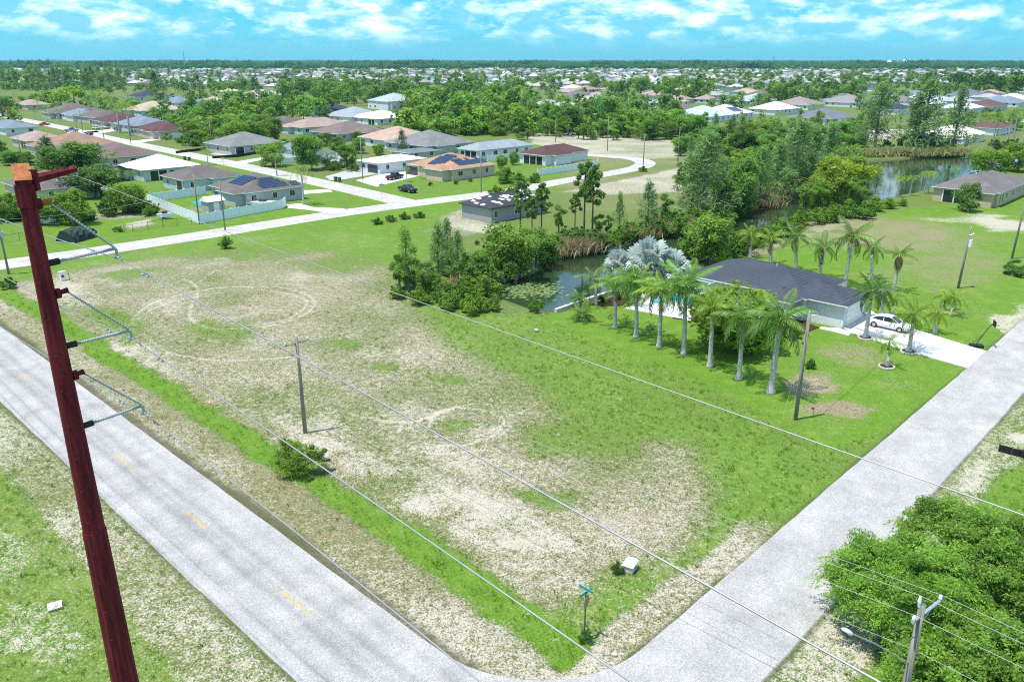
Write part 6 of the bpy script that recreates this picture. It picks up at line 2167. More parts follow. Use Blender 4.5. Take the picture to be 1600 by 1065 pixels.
# silver fan palms
fan_palm(G(968, 452), 2.8, 1.12, 'silver fan palm nearest the canal', n=24, dead=4)
fan_palm(G(1010, 456), 4.2, 1.25, 'tallest silver fan palm in the clump of three', n=26, dead=5)
fan_palm(G(1046, 455), 3.2, 1.12, 'silver fan palm nearest the slate roof', n=24, dead=4)
# cycad like low palm and small plants of the lawn
palm_at(G(910, 500), .35, 2.0, 'low spreading date palm on the lawn by the seawall', n=20, kind='p', r=.25, elmin=-.1, tint=(.9, .95, .8))
palm_at(G(905, 478), .9, 1.7, 'short palm at the water edge left of the seawall', n=14, kind='p', r=.2, tint=(.8, 1, .8))
for x, y, lab in [(954, 497, 'little palm seedling on the lawn left of the first royal palm'), (978, 504, 'low sapling between the first two royal palms'), (1016, 514, 'low palm sapling between the second and third royal palms')]:
    palm_at(G(x, y), .3, .8, lab, n=8, kind='p', r=.06, tint=(1, 1, .8))
plant('broad', 1148, 540, 428, (1.45, 1.35, .5), 'spreading yellow green tree between the royal palms and the slate house', wide=1.75)
for i, (x, y, t, tint, lab) in enumerate([(1105, 505, 470, (.6, .8, .7), 'dark green shrub by the patio corner'), (1130, 512, 480, (.9, .9, .6), 'mixed olive shrub in the mulch bed'), (1200, 530, 490, (.6, .75, .6), 'tall dark shrub under the yellow green tree'), (1238, 528, 495, (.8, .95, .7), 'green shrub below the arched porch'), (1170, 548, 505, (.9, 1.1, .8), 'light green bush at the foot of the yellow green tree'), (940, 472, 458, (.4, .45, .5), 'dark purple bush in the canal side bed'), (965, 468, 452, (.5, .65, .5), 'dark shrub at the patio end of the canal bed')]):
    plant('shrub', x, y, t, tint, lab)
plant('shrub', 1267, 575, 556, (.75, .9, .8), 'round dark bush alone on the lawn by the bare pole', lod=1)
for i, (x, y) in enumerate([(1575, 428), (1592, 432), (1606, 426), (1586, 420)]):
    plant_at('fanpalm', G(x, y) - Vector((0, 0, 2.0)), 3.2, (.8, .95, .85), 'saw palmetto clump at the foot of the right edge pole', 'saw palmettos at the right edge', 1.3, lod=1, name='saw_palmetto')
# potted plant by the garage
o = thing('potted_plant', G(1313, 511), 0, 'white pot with a small plant at the garage corner', 'potted plant')
MB().tube([(0, 0, .05), (0, 0, .45)], [.18, .26], 10).obj('pot', 'white_paint', o)
v, f, t = leaf_cloud(np.random.default_rng(3), [(0, 0, .7)], [.3], 60, .3, .08, .3); link('leaves', np_mesh('leaves', v, f, 'leaf_broad', t), o)

# ------------------------------------------------------------------ big bushy trees at the lower right
def big_tree(p, h, rx, ry, seed, label, tint, per, k, ln, wd, twigs):
    rg = np.random.default_rng(seed)
    o = thing('broadleaf_tree', p, 0, label, 'tree')
    ph = rg.random(4) * 6.28

    def shell(d):
        a = math.atan2(d[1], d[0])
        return 1 + .13 * math.sin(3 * a + ph[0]) + .09 * math.sin(7 * a + ph[1]) + .08 * math.sin(5 * d[2] * 3 + ph[2])
    C, R, T = [], [], []
    for i in range(k):
        d = rand_dirs(rg, 1)[0]; d[2] = abs(d[2]) if rg.random() < .75 else d[2] * .6
        q = (.30 + .66 * rg.random() ** .55) * shell(d)
        C.append([d[0] * rx * q, d[1] * ry * q, h * .44 + d[2] * h * .5 * q]); R.append(.32 + .5 * rg.random()); T.append(rg.random())
    v, f, t = leaf_cloud(rg, C, np.array(R)[:, None] * np.array([1.25, 1.25, .6]), per, ln, wd, .18, .3, T, .1)
    V, Fc, TT = [v], [f], [t]; off = len(v)
    # leafy twigs that break the outline and droop outwards
    n = twigs; m = 24
    d = rand_dirs(rg, n); d[:, 2] = np.abs(d[:, 2]) * 1.0 - .12
    sh = np.array([shell(q) for q in d])[:, None]
    a0 = d * np.array([rx, ry, h * .5]) * sh * .86 + np.array([0, 0, h * .44])
    dr = d * np.array([1, 1, .5]) + rg.normal(size=(n, 3)) * .5
    dr /= np.linalg.norm(dr, axis=1, keepdims=True)
    L = rg.uniform(.5, 1.15, (n, 1))
    s = np.repeat(np.linspace(.1, 1, m)[None], n, 0)[..., None]
    P = a0[:, None] + dr[:, None] * L[:, None] * s + np.array([0, 0, -1.0]) * (s ** 2) * L[:, None] * .55
    P = P.reshape(-1, 3) + rg.normal(size=(n * m, 3)) * .035
    side = np.tile(np.where(np.arange(m) % 2, 1.0, -1.0), n)[:, None]
    DR = np.repeat(dr, m, 0); lat = np.cross(DR, np.array([0, 0, 1.0])); lat /= np.linalg.norm(lat, axis=1, keepdims=True) + 1e-6
    td = lat * side * .8 + DR * .6 + np.array([0, 0, -.35]) + rg.normal(size=(n * m, 3)) * .3
    td /= np.linalg.norm(td, axis=1, keepdims=True)
    nm = np.cross(td, DR) + rg.normal(size=(n * m, 3)) * .4; nm /= np.linalg.norm(nm, axis=1, keepdims=True)
    w = np.cross(nm, td) * wd * .5
    ll = ln * 1.15 * rg.uniform(.7, 1.2, (n * m, 1))
    lv = np.stack([P, P + td * ll * .45 + w, P + td * ll, P + td * ll * .45 - w], 1).reshape(-1, 3)
    V.append(lv); Fc.append(np.arange(n * m * 4).reshape(-1, 4) + off)
    TT.append(np.repeat(np.clip(np.repeat(rg.random(n), m) * .7 + .4 * rg.random(n * m), 0, 1), 4))
    c = link('crown', np_mesh('crown', np.concatenate(V), np.concatenate(Fc), 'leaf_broad', np.concatenate(TT)), o); c.color = (*tint, 1)
    tr = [quad_tube([(0, 0, -.2), (.1, 0, 1), (.15, .1, h * .45)], [.34, .26, .14], 8)]
    for i in range(0, k, 5): tr.append(limb(rg, (.1, 0, .8 + rg.random() * h * .3), C[i], .07, .015, .1, 5, 5))
    tv, tf = join(tr); link('trunk', np_mesh('trunk', tv, tf, 'bark_grey'), o)
    return o


pt1 = G(1395, 1010); pt1 = Vector((pt1.x, pt1.y, 0))
big_tree(G(1400, 990), 5.5, 3.6, 3.5, 11, 'light green willowy tree at the road corner left of the dense one', (1.75, 1.85, 1.3), 560, 105, .23, .06, 900)
big_tree(G(1530, 930), 5.6, 4.6, 4.4, 12, 'dense dark green tree at the right edge above the street light', (1.6, 1.65, 1.3), 560, 150, .16, .085, 1000)
big_tree(G(1545, 1120), 4.6, 4.2, 3.4, 13, 'dense bushy tree at the bottom right corner under the wires', (1.7, 1.75, 1.3), 560, 120, .16, .085, 800)

# ------------------------------------------------------------------ shrubs of the lot
plant('shrub', 467, 732, 664, (1.4, 1.4, .9), 'leafy green bush wrapped round the foot of the crossarm pole', wide=1.15)
plant('shrub', 353, 388, 362, (1.1, 1.1, .9), 'scrubby bush at the foot of the dark pole by the pale street')
plant('shrub', 14, 450, 424, (.9, .9, .8), 'weedy bush at the foot of the left edge pole')
plant('shrub', 964, 893, 872, (.8, .85, .8), 'grey green weed clump left of the white utility box', lod=1)
plant('shrub', 916, 998, 984, (.6, .8, .7), 'dark weeds at the foot of the corner sign', lod=1, wide=1.6)
plant('shrub', 185, 362, 350, (.8, .9, .7), 'low bush beside the net covered pen', lod=1, wide=1.4)
plant('shrub', 745, 382, 372, (.9, 1, .8), 'low weed clump left of the unfinished house', lod=1)
for i, (x, y) in enumerate([(610, 346), (632, 342), (655, 340), (590, 350)]): plant('shrub', x, y, y - 14, (.9, 1.0, .8), 'low weed clump on the verge below the pale street corner', 'weed clumps below the street corner', 1.5, lod=1)

# ------------------------------------------------------------------ canal bank, left part
BANK = [
    ('shrub', 850, 396, 362, (1.15, 1.25, .85), 'bright bush beyond the broadleaf tree on the far pond bank', 1.2), ('shrub', 868, 392, 356, (1.1, 1.2, .85), 'bright bush left of the reeds on the far pond bank', 1.2), ('shrub', 920, 386, 352, (1.0, 1.15, .8), 'bush in the reeds right of the tall pines', 1.2), ('shrub', 955, 384, 350, (1.05, 1.2, .85), 'bush in the reeds behind the silver palms', 1.2), ('shrub', 990, 372, 334, (1.0, 1.15, .8), 'bush at the water behind the silver palms', 1.3), ('shrub', 1060, 366, 326, (1.0, 1.15, .8), 'bush at the far water edge under the grove', 1.3), ('shrub', 1090, 352, 312, (1.0, 1.15, .8), 'bush at the far water edge in the grove', 1.3), ('shrub', 1125, 348, 308, (1.1, 1.2, .8), 'lighter bush at the far water edge in the grove', 1.3), ('shrub', 1160, 336, 300, (1.0, 1.1, .8), 'bush at the far water edge near the reeds', 1.3), ('shrub', 1190, 378, 344, (1.2, 1.25, .8), 'pale bush on the near bank behind the field palms', 1.2), ('shrub', 1222, 370, 334, (1.15, 1.25, .8), 'pale bush on the near bank further right', 1.2), ('shrub', 1150, 396, 356, (1.1, 1.2, .8), 'bush on the near bank left of the pale ones', 1.2), ('shrub', 1250, 352, 318, (1.2, 1.25, .8), 'pale bush below the cabbage palms', 1.2), ('shrub', 1278, 348, 312, (1.1, 1.2, .8), 'bush below the cabbage palms by the dirt strip', 1.2), ('shrub', 838, 486, 458, (.9, 1.1, .8), 'bush standing at the near tip of the pond', 1.0), ('shrub', 1080, 396, 350, (.9, 1.05, .8), 'bush at the left of the round shrub tree', 1.2),
    ('shrub', 655, 474, 440, (1.2, 1.25, .85), 'bright bush in front of the shaggy cabbage palms', 1.2), ('shrub', 680, 458, 420, (1.2, 1.25, .85), 'bright bush behind the front row of the thicket', 1.2), ('shrub', 728, 462, 418, (1.25, 1.25, .85), 'bright bush in the middle of the canal thicket', 1.2), ('shrub', 758, 462, 412, (1.2, 1.2, .85), 'bright bush of the thicket close to the pond water', 1.2), ('shrub', 790, 432, 385, (1.2, 1.2, .85), 'bright bush on the pond bank below the broadleaf tree', 1.1), ('shrub', 700, 428, 392, (1.1, 1.2, .85), 'bush at the back of the canal thicket', 1.2), ('shrub', 665, 440, 405, (1.05, 1.15, .85), 'bush between the casuarinas of the thicket', 1.1), ('shrub', 620, 466, 438, (1.2, 1.25, .8), 'small bright bush at the very left of the thicket', 1.1), ('shrub', 735, 420, 385, (1.1, 1.2, .85), 'bush behind the dark conical casuarina', 1.2), ('shrub', 770, 408, 372, (1.1, 1.2, .85), 'bush beside the unfinished house sand', 1.2),
    ('fanpalm', 640, 462, 404, (.75, .85, .75), 'shaggy cabbage palm at the left end of the canal thicket', 1.25), ('fanpalm', 668, 464, 412, (.8, .85, .8), 'second shaggy cabbage palm in the canal thicket', 1.2), ('fanpalm', 625, 452, 400, (.7, .8, .7), 'dark cabbage palm behind the shaggy pair', 1.1),
    ('casuarina', 636, 450, 358, (1.1, 1.3, .7), 'slim bright green casuarina at the left end of the canal thicket', 1.1), ('casuarina', 700, 430, 345, (.75, .95, .7), 'dark conical casuarina in the canal thicket', .95), ('casuarina', 686, 442, 352, (.8, .95, .7), 'dark casuarina twin left of the conical one', 1.1), ('casuarina', 716, 440, 364, (.8, .95, .7), 'shorter dark casuarina right of the conical one', 1.2),
    ('shrub', 690, 468, 426, (1.1, 1.15, .9), 'bright bush right of the shaggy cabbage palms', 1.1), ('shrub', 705, 482, 446, (1.2, 1.25, .9), 'bright low bush at the front of the canal thicket', 1.2), ('shrub', 742, 488, 446, (1.3, 1.3, .85), 'rounded bright bush nearest the open lot', 1.2), ('shrub', 772, 484, 456, (1.2, 1.2, .9), 'small bright bush at the pond tip', 1.1), ('shrub', 720, 470, 430, (.95, 1.05, .9), 'green bush behind the rounded bright one', 1.1),
    ('shrub', 752, 450, 378, (.8, .9, .8), 'tall grey green bush on the left bank of the pond', 1.05), ('shrub', 775, 438, 382, (.85, .95, .8), 'leafy bush over the pond on its left bank', 1.1), ('shrub', 732, 440, 385, (.9, 1, .85), 'grey green bush behind the pond tip', 1.0),
    ('broad', 800, 428, 332, (1.25, 1.2, .9), 'large bright broadleaf tree in front of the unfinished house', 1.05), ('broad', 838, 414, 345, (.95, 1.05, .85), 'dark broadleaf tree on the far bank of the pond', 1.1), ('shrub', 815, 424, 376, (.8, .95, .8), 'dark bush hanging over the pond', 1.1), ('shrub', 856, 410, 362, (.8, .95, .8), 'dark bush on the far bank right of the broadleaf tree', 1.0),
    ('broad', 786, 400, 348, (1.1, 1.15, .9), 'broadleaf tree tight against the unfinished house', 1.0),
    ('pine', 812, 372, 280, (1, 1, .9), 'pine behind the unfinished house, left one', .9), ('pine', 846, 372, 284, (1, 1, .9), 'pine behind the unfinished house, right one', .85), ('pine', 832, 378, 305, (1, 1.05, .9), 'shorter pine in front of the unfinished house', .85),
    ('pine', 912, 375, 250, (.9, 1.0, .8), 'tall bare stemmed pine left of a close pair', .72), ('pine', 925, 380, 256, (.95, 1.05, .8), 'tall bare stemmed pine right of a close pair', .7), ('pine', 898, 362, 302, (.9, 1, .8), 'young pine left of the tall pair', .9),
    ('fanpalm', 873, 366, 322, (.95, 1.05, .85), 'cabbage palm left of the tall pine pair', 1.0), ('fanpalm', 935, 375, 336, (.95, 1.05, .85), 'cabbage palm right of the tall pine pair', 1.0), ('fanpalm', 950, 372, 338, (.95, 1.05, .85), 'second cabbage palm right of the tall pines', 1.0), ('shrub', 905, 385, 345, (.75, .9, .75), 'dark bush at the feet of the tall pines', 1.2), ('shrub', 938, 388, 348, (.75, .9, .75), 'dark bush behind the reeds right of the tall pines', 1.3), ('shrub', 885, 380, 345, (.85, 1, .8), 'green bush behind the reeds left of the tall pines', 1.1), ('shrub', 975, 378, 345, (.75, .9, .75), 'dark bush behind the silver palms', 1.2),
    ('casuarina', 967, 360, 302, (.7, .9, .7), 'narrow dark casuarina sapling by the canal', .9), ('casuarina', 1011, 358, 286, (.7, .9, .75), 'dark casuarina behind the silver palms', 1.3), ('fanpalm', 1038, 352, 305, (.8, .9, .75), 'cabbage palm beside the dark casuarina', 1.0), ('shrub', 1020, 366, 325, (.75, .9, .75), 'dark bush under the dark casuarina', 1.2), ('shrub', 1050, 358, 318, (.7, .85, .7), 'dark bush right of the dark casuarina', 1.2),
    ('casuarina', 1098, 345, 212, (.85, .95, .9), 'tallest grey green casuarina on the canal', 1.5), ('casuarina', 1080, 340, 240, (.8, .95, .85), 'casuarina left of the tallest one', 1.4), ('casuarina', 1122, 338, 252, (.9, 1.05, .85), 'casuarina right of the tallest one', 1.5), ('broad', 1140, 335, 248, (.85, 1, .85), 'broad dark tree right of the tallest casuarina', 1.0), ('broad', 1158, 328, 232, (.95, 1.1, .85), 'bright topped tree in the canal grove', .95), ('casuarina', 1185, 320, 232, (.85, 1.05, .8), 'feathery casuarina above the reeds', 1.4), ('casuarina', 1210, 312, 222, (.85, 1.05, .85), 'feathery casuarina left of the yellow tree', 1.5),
    ('broad', 1110, 412, 318, (1.15, 1.15, .9), 'big round bright shrub tree beside the canal behind the palms', 1.1), ('shrub', 1085, 405, 350, (.8, .95, .8), 'dark side of the round shrub clump by the canal', 1.1), ('shrub', 1135, 400, 345, (1.0, 1.1, .85), 'bright bush right of the round shrub tree', 1.1),
    ('shrub', 1175, 385, 348, (1.1, 1.15, .85), 'bright bush on the near canal bank', 1.2), ('shrub', 1205, 375, 342, (1.15, 1.15, .8), 'light bush on the near canal bank behind palms', 1.2), ('shrub', 1235, 368, 335, (1.15, 1.15, .8), 'bright bush left of the cabbage palms', 1.2), ('shrub', 1160, 392, 352, (.85, 1, .8), 'green bush behind the first palms of the field', 1.1),
    ('broad', 1312, 318, 228, (1.7, 1.35, .7), 'yellow green tree beside the lake', 1.15), ('broad', 1285, 322, 255, (1.3, 1.2, .8), 'light green tree left of the yellow one', 1.0), ('casuarina', 1240, 305, 190, (.85, .95, .9), 'tall grey casuarina left of the lake', 1.5), ('casuarina', 1262, 300, 200, (.85, 1, .9), 'feathery tall casuarina next to the grey one', 1.5), ('casuarina', 1290, 295, 195, (.85, 1, .9), 'tall casuarina behind the yellow green tree', 1.4),
    ('fanpalm', 1255, 338, 290, (1.0, 1.05, .9), 'pale cabbage palm on the canal bank', 1.1), ('fanpalm', 1275, 336, 288, (.9, 1, .85), 'cabbage palm right of the pale one', 1.1), ('fanpalm', 1342, 336, 284, (.85, .9, .75), 'cabbage palm with brown skirt by the lake', 1.1), ('fanpalm', 1330, 332, 280, (.9, 1, .8), 'cabbage palm behind the brown skirted one', 1.0), ('shrub', 1300, 345, 308, (1.1, 1.2, .8), 'bright bush by the dirt edge of the field', 1.2), ('shrub', 1322, 340, 305, (.9, 1.05, .8), 'green bush below the yellow tree', 1.2), ('shrub', 1365, 330, 300, (1.2, 1.25, .75), 'bright low bush at the lake corner', 1.3), ('shrub', 1390, 326, 304, (1.2, 1.25, .75), 'bright low bush toward the lake palms', 1.3), ('shrub', 1410, 322, 306, (1.2, 1.2, .75), 'last bright bush before the mown lake lawn', 1.2), ('shrub', 1350, 342, 308, (1.0, 1.15, .8), 'green bush right of the brown skirted palm', 1.2), ('shrub', 1303, 348, 330, (.5, .6, .5), 'small dark shrub on the dirt strip of the field', 1.2), ('casuarina', 1368, 300, 256, (1.1, 1.1, .8), 'thin yellowish sapling in front of the lake', 1.0),
    ('casuarina', 1366, 236, 134, (.85, 1, .9), 'leaning casuarina on the far lake bank, leftmost', 1.6), ('casuarina', 1350, 232, 158, (.85, 1, .9), 'shorter casuarina on the far lake bank', 1.6), ('casuarina', 1438, 238, 128, (.8, .95, .9), 'tall wispy casuarina on the far lake bank, middle', 1.7), ('casuarina', 1425, 236, 150, (.85, 1, .9), 'casuarina half hidden by the tall wispy one', 1.5), ('casuarina', 1488, 236, 136, (.75, .9, .85), 'dark slender casuarina on the far lake bank, rightmost', 1.3),
    ('shrub', 1430, 238, 200, (.7, .9, .75), 'dark shrub under the middle lake casuarina', 1.0), ('shrub', 1385, 236, 212, (.8, .95, .75), 'dark shrub under the leaning lake casuarina', 1.2), ('fanpalm', 1455, 238, 208, (.75, .9, .75), 'cabbage palm on the far lake bank', 1.1), ('shrub', 1475, 238, 212, (.75, .9, .75), 'dark shrub beneath the rightmost lake casuarina', 1.2), ('shrub', 1340, 236, 212, (.75, .9, .75), 'dark shrub on the far lake bank at left', 1.3), ('fanpalm', 1405, 236, 210, (.8, .95, .75), 'second cabbage palm on the far lake bank', 1.1), ('shrub', 1330, 262, 236, (.8, .95, .8), 'shrub where the canal meets the lake', 1.2),
    ('broad', 1545, 275, 222, (1.15, 1.25, .8), 'wide bright tree beyond the brown lake house', 1.4), ('broad', 1590, 268, 212, (1.25, 1.3, .75), 'wide bright tree at the right edge over the lake house', 1.4), ('broad', 1530, 262, 228, (1.0, 1.15, .8), 'green tree hiding the end of the lake', 1.3),
    ('broad', 1512, 330, 277, (.85, .95, .95), 'round grey green oak in front of the brown lake house', 1.05),
    ('coco', 1450, 218, 158, (.9, 1, .85), 'tall feathery palm among the lake casuarinas', 1.0), ('coco', 1548, 232, 168, (.8, .9, .8), 'tall palm leftmost of the group right of the lanai', 1.1), ('coco', 1572, 228, 166, (.8, .9, .8), 'tall palm second of the group right of the lanai', 1.0), ('coco', 1582, 226, 160, (.85, .95, .8), 'tallest palm of the group right of the lanai', 1.0), ('coco', 1597, 224, 168, (.8, .9, .8), 'tall palm at the right edge of the photo by the lanai', 1.0), ('coco', 1522, 232, 206, (.9, 1, .8), 'short palm in front of the lanai', 1.0), ('shrub', 1556, 234, 212, (.6, .75, .65), 'dark hedge clump right of the lanai', 1.3), ('shrub', 1580, 232, 210, (.6, .75, .65), 'dark hedge clump below the tall palms', 1.3),
    ('coco', 1403, 308, 270, (1.5, 1.2, .6), 'palm with yellow hanging fronds on the near lake bank', 1.0), ('coco', 1421, 306, 270, (1.15, 1.15, .8), 'palm right of the yellow fronded one at the lake', 1.0), ('coco', 1443, 303, 262, (1.25, 1.25, .8), 'bright palm clump at the lake, left stem', 1.0), ('coco', 1450, 302, 264, (1.2, 1.25, .8), 'bright palm clump at the lake, right stem', 1.0), ('coco', 1488, 290, 258, (1.0, 1.1, .8), 'palm beside the lake at the corner of the brown house', 1.1), ('coco', 1268, 190, 158, (1, 1.05, .85), 'feathery palm left of the charcoal roof', 1.0), ('coco', 1280, 190, 160, (1, 1.05, .85), 'feathery palm touching the charcoal roof', 1.0), ('coco', 1215, 200, 172, (.9, 1, .8), 'palm in front of the white roofed eastern house', 1.0),
]
for kind, x, y, t, tint, lab, wd in BANK:
    q = 1.5 if kind == 'casuarina' else 1.25
    plant(kind, x, y, t, tuple(c * q for c in tint), lab, None, wd)
RD = [(870, 398), (885, 396), (900, 393), (915, 392), (930, 388), (945, 386), (882, 388), (905, 384), (925, 380), (990, 374), (1005, 370), (1022, 366), (1040, 362), (1055, 358), (1070, 354), (1085, 350), (1035, 350), (1060, 348), (1155, 326), (1170, 322), (1185, 318), (1200, 314), (1178, 312), (1195, 308), (1215, 304), (725, 455), (738, 450), (1205, 322)]
for x, y in RD: reed_clump(G(x, y), 3.0 * rnd.uniform(.8, 1.2), 2.0 * rnd.uniform(.8, 1.3), 'tan reed clump on the far bank of the narrow canal', group='reeds along the canal', tint=(1, rnd.uniform(.9, 1.1), rnd.uniform(.8, 1)))
for i in range(26):
    x = 1345 + 6 * i
    reed_clump(G(x, 245 - .02 * (x - 1345) + rnd.uniform(-2, 0)), 5.0, 2.3 * rnd.uniform(.8, 1.3), 'tan reed clump on the far bank of the lake', group='reeds along the lake', tint=(rnd.uniform(.8, 1.1), rnd.uniform(1, 1.3), rnd.uniform(.8, 1)))
# floating plants on the pond
m = MB(); rgp = np.random.default_rng(9)
for i in range(420):
    x, y = 825 + rgp.normal() * 26, 448 + rgp.normal() * 5.5
    p = G(x, y); a0 = rgp.random() * 6.28; r = .18 + .3 * rgp.random()
    r *= .7
    m.add([(p.x + r * math.cos(a0 + k * 1.257), p.y + r * math.sin(a0 + k * 1.257), -.535 + .004 * (i % 5)) for k in range(5)], [(0, 1, 2, 3, 4)])
plain('lily', (0.13, 0.20, 0.06), .6, .3, 2)
tag(m.obj('floating_plants', 'lily'), 'patch of pale floating plants on the pond', 'water plants', kind='stuff')

# ------------------------------------------------------------------ trees of the streets beyond
NB = [
    ('casuarina', 80, 268, 214, (.75, .9, .8), 'dark casuarina left half of the big round clump above the red pole', 2.2), ('broad', 132, 270, 212, (1.0, 1.15, .85), 'round bright tree right half of the clump above the red pole', 1.55), ('broad', 100, 272, 218, (.8, .95, .85), 'darker round tree in the clump above the red pole', 1.49), ('broad', 150, 308, 246, (.65, .75, .75), 'grey green willowy tree hanging by the dark pool screen', 1.49), ('broad', 120, 302, 255, (.6, .75, .7), 'dark willowy tree left of the pool screen', 1.62),
    ('broad', 14, 345, 293, (1.2, 1.25, .85), 'bright mango tree left of the red pole top', 1.1), ('broad', 76, 350, 292, (1.3, 1.3, .8), 'bright mango tree just right of the red pole top', 1.0), ('broad', 116, 350, 286, (1.3, 1.3, .8), 'bright mango tree further right of the red pole top', 1.05), ('broad', 202, 333, 274, (1.2, 1.25, .85), 'round bright tree at the corner of the white fence', 1.15), ('coco', 208, 300, 262, (.9, 1, .8), 'small palm behind the round bright tree', 1.0),
    ('broad', 20, 258, 230, (.95, 1.1, .8), 'low round tree left of the pink roofed house pole', 1.6), ('broad', 44, 258, 233, (.8, .95, .8), 'low dark tree right of the pink roofed house pole', 1.4), ('broad', -2, 250, 215, (.6, .75, .7), 'dark tree on the left edge beside the pink roof', 1.2),
    ('broad', 427, 260, 213, (1.2, 1.25, .85), 'dome shaped bright tree at the pale street', 1.05), ('broad', 487, 266, 198, (.95, 1.1, .85), 'tall dark green tree by the slate blue house', .85), ('broad', 480, 250, 205, (1.0, 1.1, .8), 'lighter tree joined to the tall dark one', .9), ('broad', 542, 260, 220, (.95, 1.1, .8), 'green tree beside the flat white roof', 1.0), ('broad', 560, 240, 210, (.9, 1.1, .8), 'tree behind the flat white roof', 1.0), ('shrub', 520, 266, 244, (.9, 1, .8), 'leafy bush at the gravel drive', 1.2), ('shrub', 552, 268, 250, (.8, .95, .8), 'dark bush by the flat white roof', 1.2),
    ('casuarina', 629, 246, 204, (.55, .65, .6), 'lone dark conical tree in front of the grey roof', 1.3),
    ('broad', 790, 286, 256, (1.0, 1.15, .85), 'rounded tree at the right end of the salmon house', 1.2), ('shrub', 812, 290, 262, (1.0, 1.15, .85), 'hedge bush right of the salmon house', 1.3), ('shrub', 836, 286, 265, (.8, 1.0, .8), 'dark clipped bush at the white fence end', 1.1), ('shrub', 775, 304, 286, (1.2, 1.25, .8), 'bright hedge on the verge in front of the salmon house', 1.8), ('shrub', 798, 302, 288, (1.2, 1.25, .8), 'bright hedge on the verge nearer the unfinished house', 1.6), ('broad', 784, 262, 238, (1.2, 1.25, .85), 'small bright tree between salmon roof and maroon roof', .9), ('broad', 803, 258, 232, (1.0, 1.1, .85), 'slender tree left of the maroon porch', .7),
    ('shrub', 1004, 268, 255, (.9, 1, .8), 'bush at the foot of the street curve pole', 1.3), ('shrub', 672, 290, 282, (.6, .7, .6), 'dark bush by the salmon house wall', 1.2), ('shrub', 712, 288, 278, (.9, 1.0, .7), 'round bush at the corner of the salmon house', 1.0), ('shrub', 735, 284, 277, (.7, .5, .5), 'reddish bush along the salmon house wall', 1.1),
    ('coco', 433, 275, 234, (1.0, 1.0, .85), 'palm standing in front of the dome shaped tree', 1.0), ('coco', 474, 320, 250, (1.05, 1.1, .85), 'tall palm on the corner lawn by the solar house', 1.05), ('coco', 325, 258, 228, (.9, 1, .8), 'palm at the street beyond the brown roofs', 1.0), ('coco', 349, 258, 244, (1.2, 1.2, .8), 'small palm right of the street palm', 1.0), ('coco', 636, 284, 258, (.95, 1.05, .85), 'left palm of a pair at the salmon house drive', 1.0), ('coco', 658, 280, 256, (.95, 1.05, .85), 'right palm of a pair at the salmon house drive', 1.0),
    ('coco', 55, 188, 166, (.6, .75, .7), 'dark palm in front of the broad brown roof', 1.2), ('coco', 74, 190, 170, (1.3, 1.3, .7), 'bright palm right of the dark one', 1.1), ('coco', 93, 190, 168, (1, 1.1, .8), 'palm in front of the blue grey roof', 1.1), ('coco', 187, 208, 148, (.9, 1.0, .8), 'tall street palm, left of two', 1.1), ('coco', 203, 212, 152, (1.1, 1.1, .7), 'tall street palm, right of two', 1.1), ('coco', 143, 188, 150, (.9, 1, .8), 'palm above the taupe roof', 1.1), ('coco', 160, 172, 140, (1.1, 1.1, .75), 'yellowing palm of the grove behind the taupe roof', 1.2), ('coco', 150, 170, 138, (1.0, 1.05, .75), 'palm of the grove left of the yellowing one', 1.2), ('coco', 172, 176, 145, (1.1, 1.05, .7), 'palm of the grove right of the yellowing one', 1.2),
    ('broad', 118, 168, 128, (1.35, 1.4, .75), 'big bright tree behind the far street, middle', 1.25), ('broad', 96, 170, 138, (1.3, 1.35, .75), 'bright tree left of the big bright one', 1.2), ('broad', 78, 168, 136, (.8, .95, .75), 'dark tree left of the bright pair', 1.2), ('broad', 240, 184, 164, (1.2, 1.3, .8), 'bright round tree right of the cream roof', 1.3), ('broad', 258, 184, 164, (.9, 1.05, .8), 'darker round tree right of the cream roof', 1.2), ('broad', 5, 182, 140, (.8, .95, .8), 'dark tree on the left edge behind the pink roof', 1.3), ('broad', 25, 190, 168, (.9, 1.05, .8), 'green tree behind the excavator', 1.3), ('broad', 250, 160, 142, (.75, .95, .75), 'dark round tree by the dark blue roof', 1.3),
    ('casuarina', 247, 162, 112, (.65, .8, .75), 'tall dark casuarina left of the light blue roof', 1.5), ('casuarina', 312, 148, 118, (.65, .8, .75), 'dark casuarina right of the light blue roof', 1.5), ('broad', 398, 190, 158, (1.1, 1.2, .8), 'bright tree at the right end of the wooded lot', 1.2), ('broad', 484, 178, 144, (1.5, 1.4, .7), 'yellow green tree standing out in the middle woods', 1.0),
    ('broad', 880, 172, 142, (1.3, 1.35, .8), 'bright round tree among the eastern far roofs', 1.0),
]
for kind, x, y, t, tint, lab, wd in NB: plant(kind, x, y, t, tuple(c * 1.15 for c in tint), lab, None, wd * (1.12 if kind == 'broad' else 1))
fan_palm(G(520, 262), 1.2, 1.5, 'silver fan palm on the lawn across the pale street', n=26, dead=2)

# ---- belts of trees that nothing tells apart, zone by zone
FULL = {}


BELTS = []


def belt(*a): BELTS.append(a)


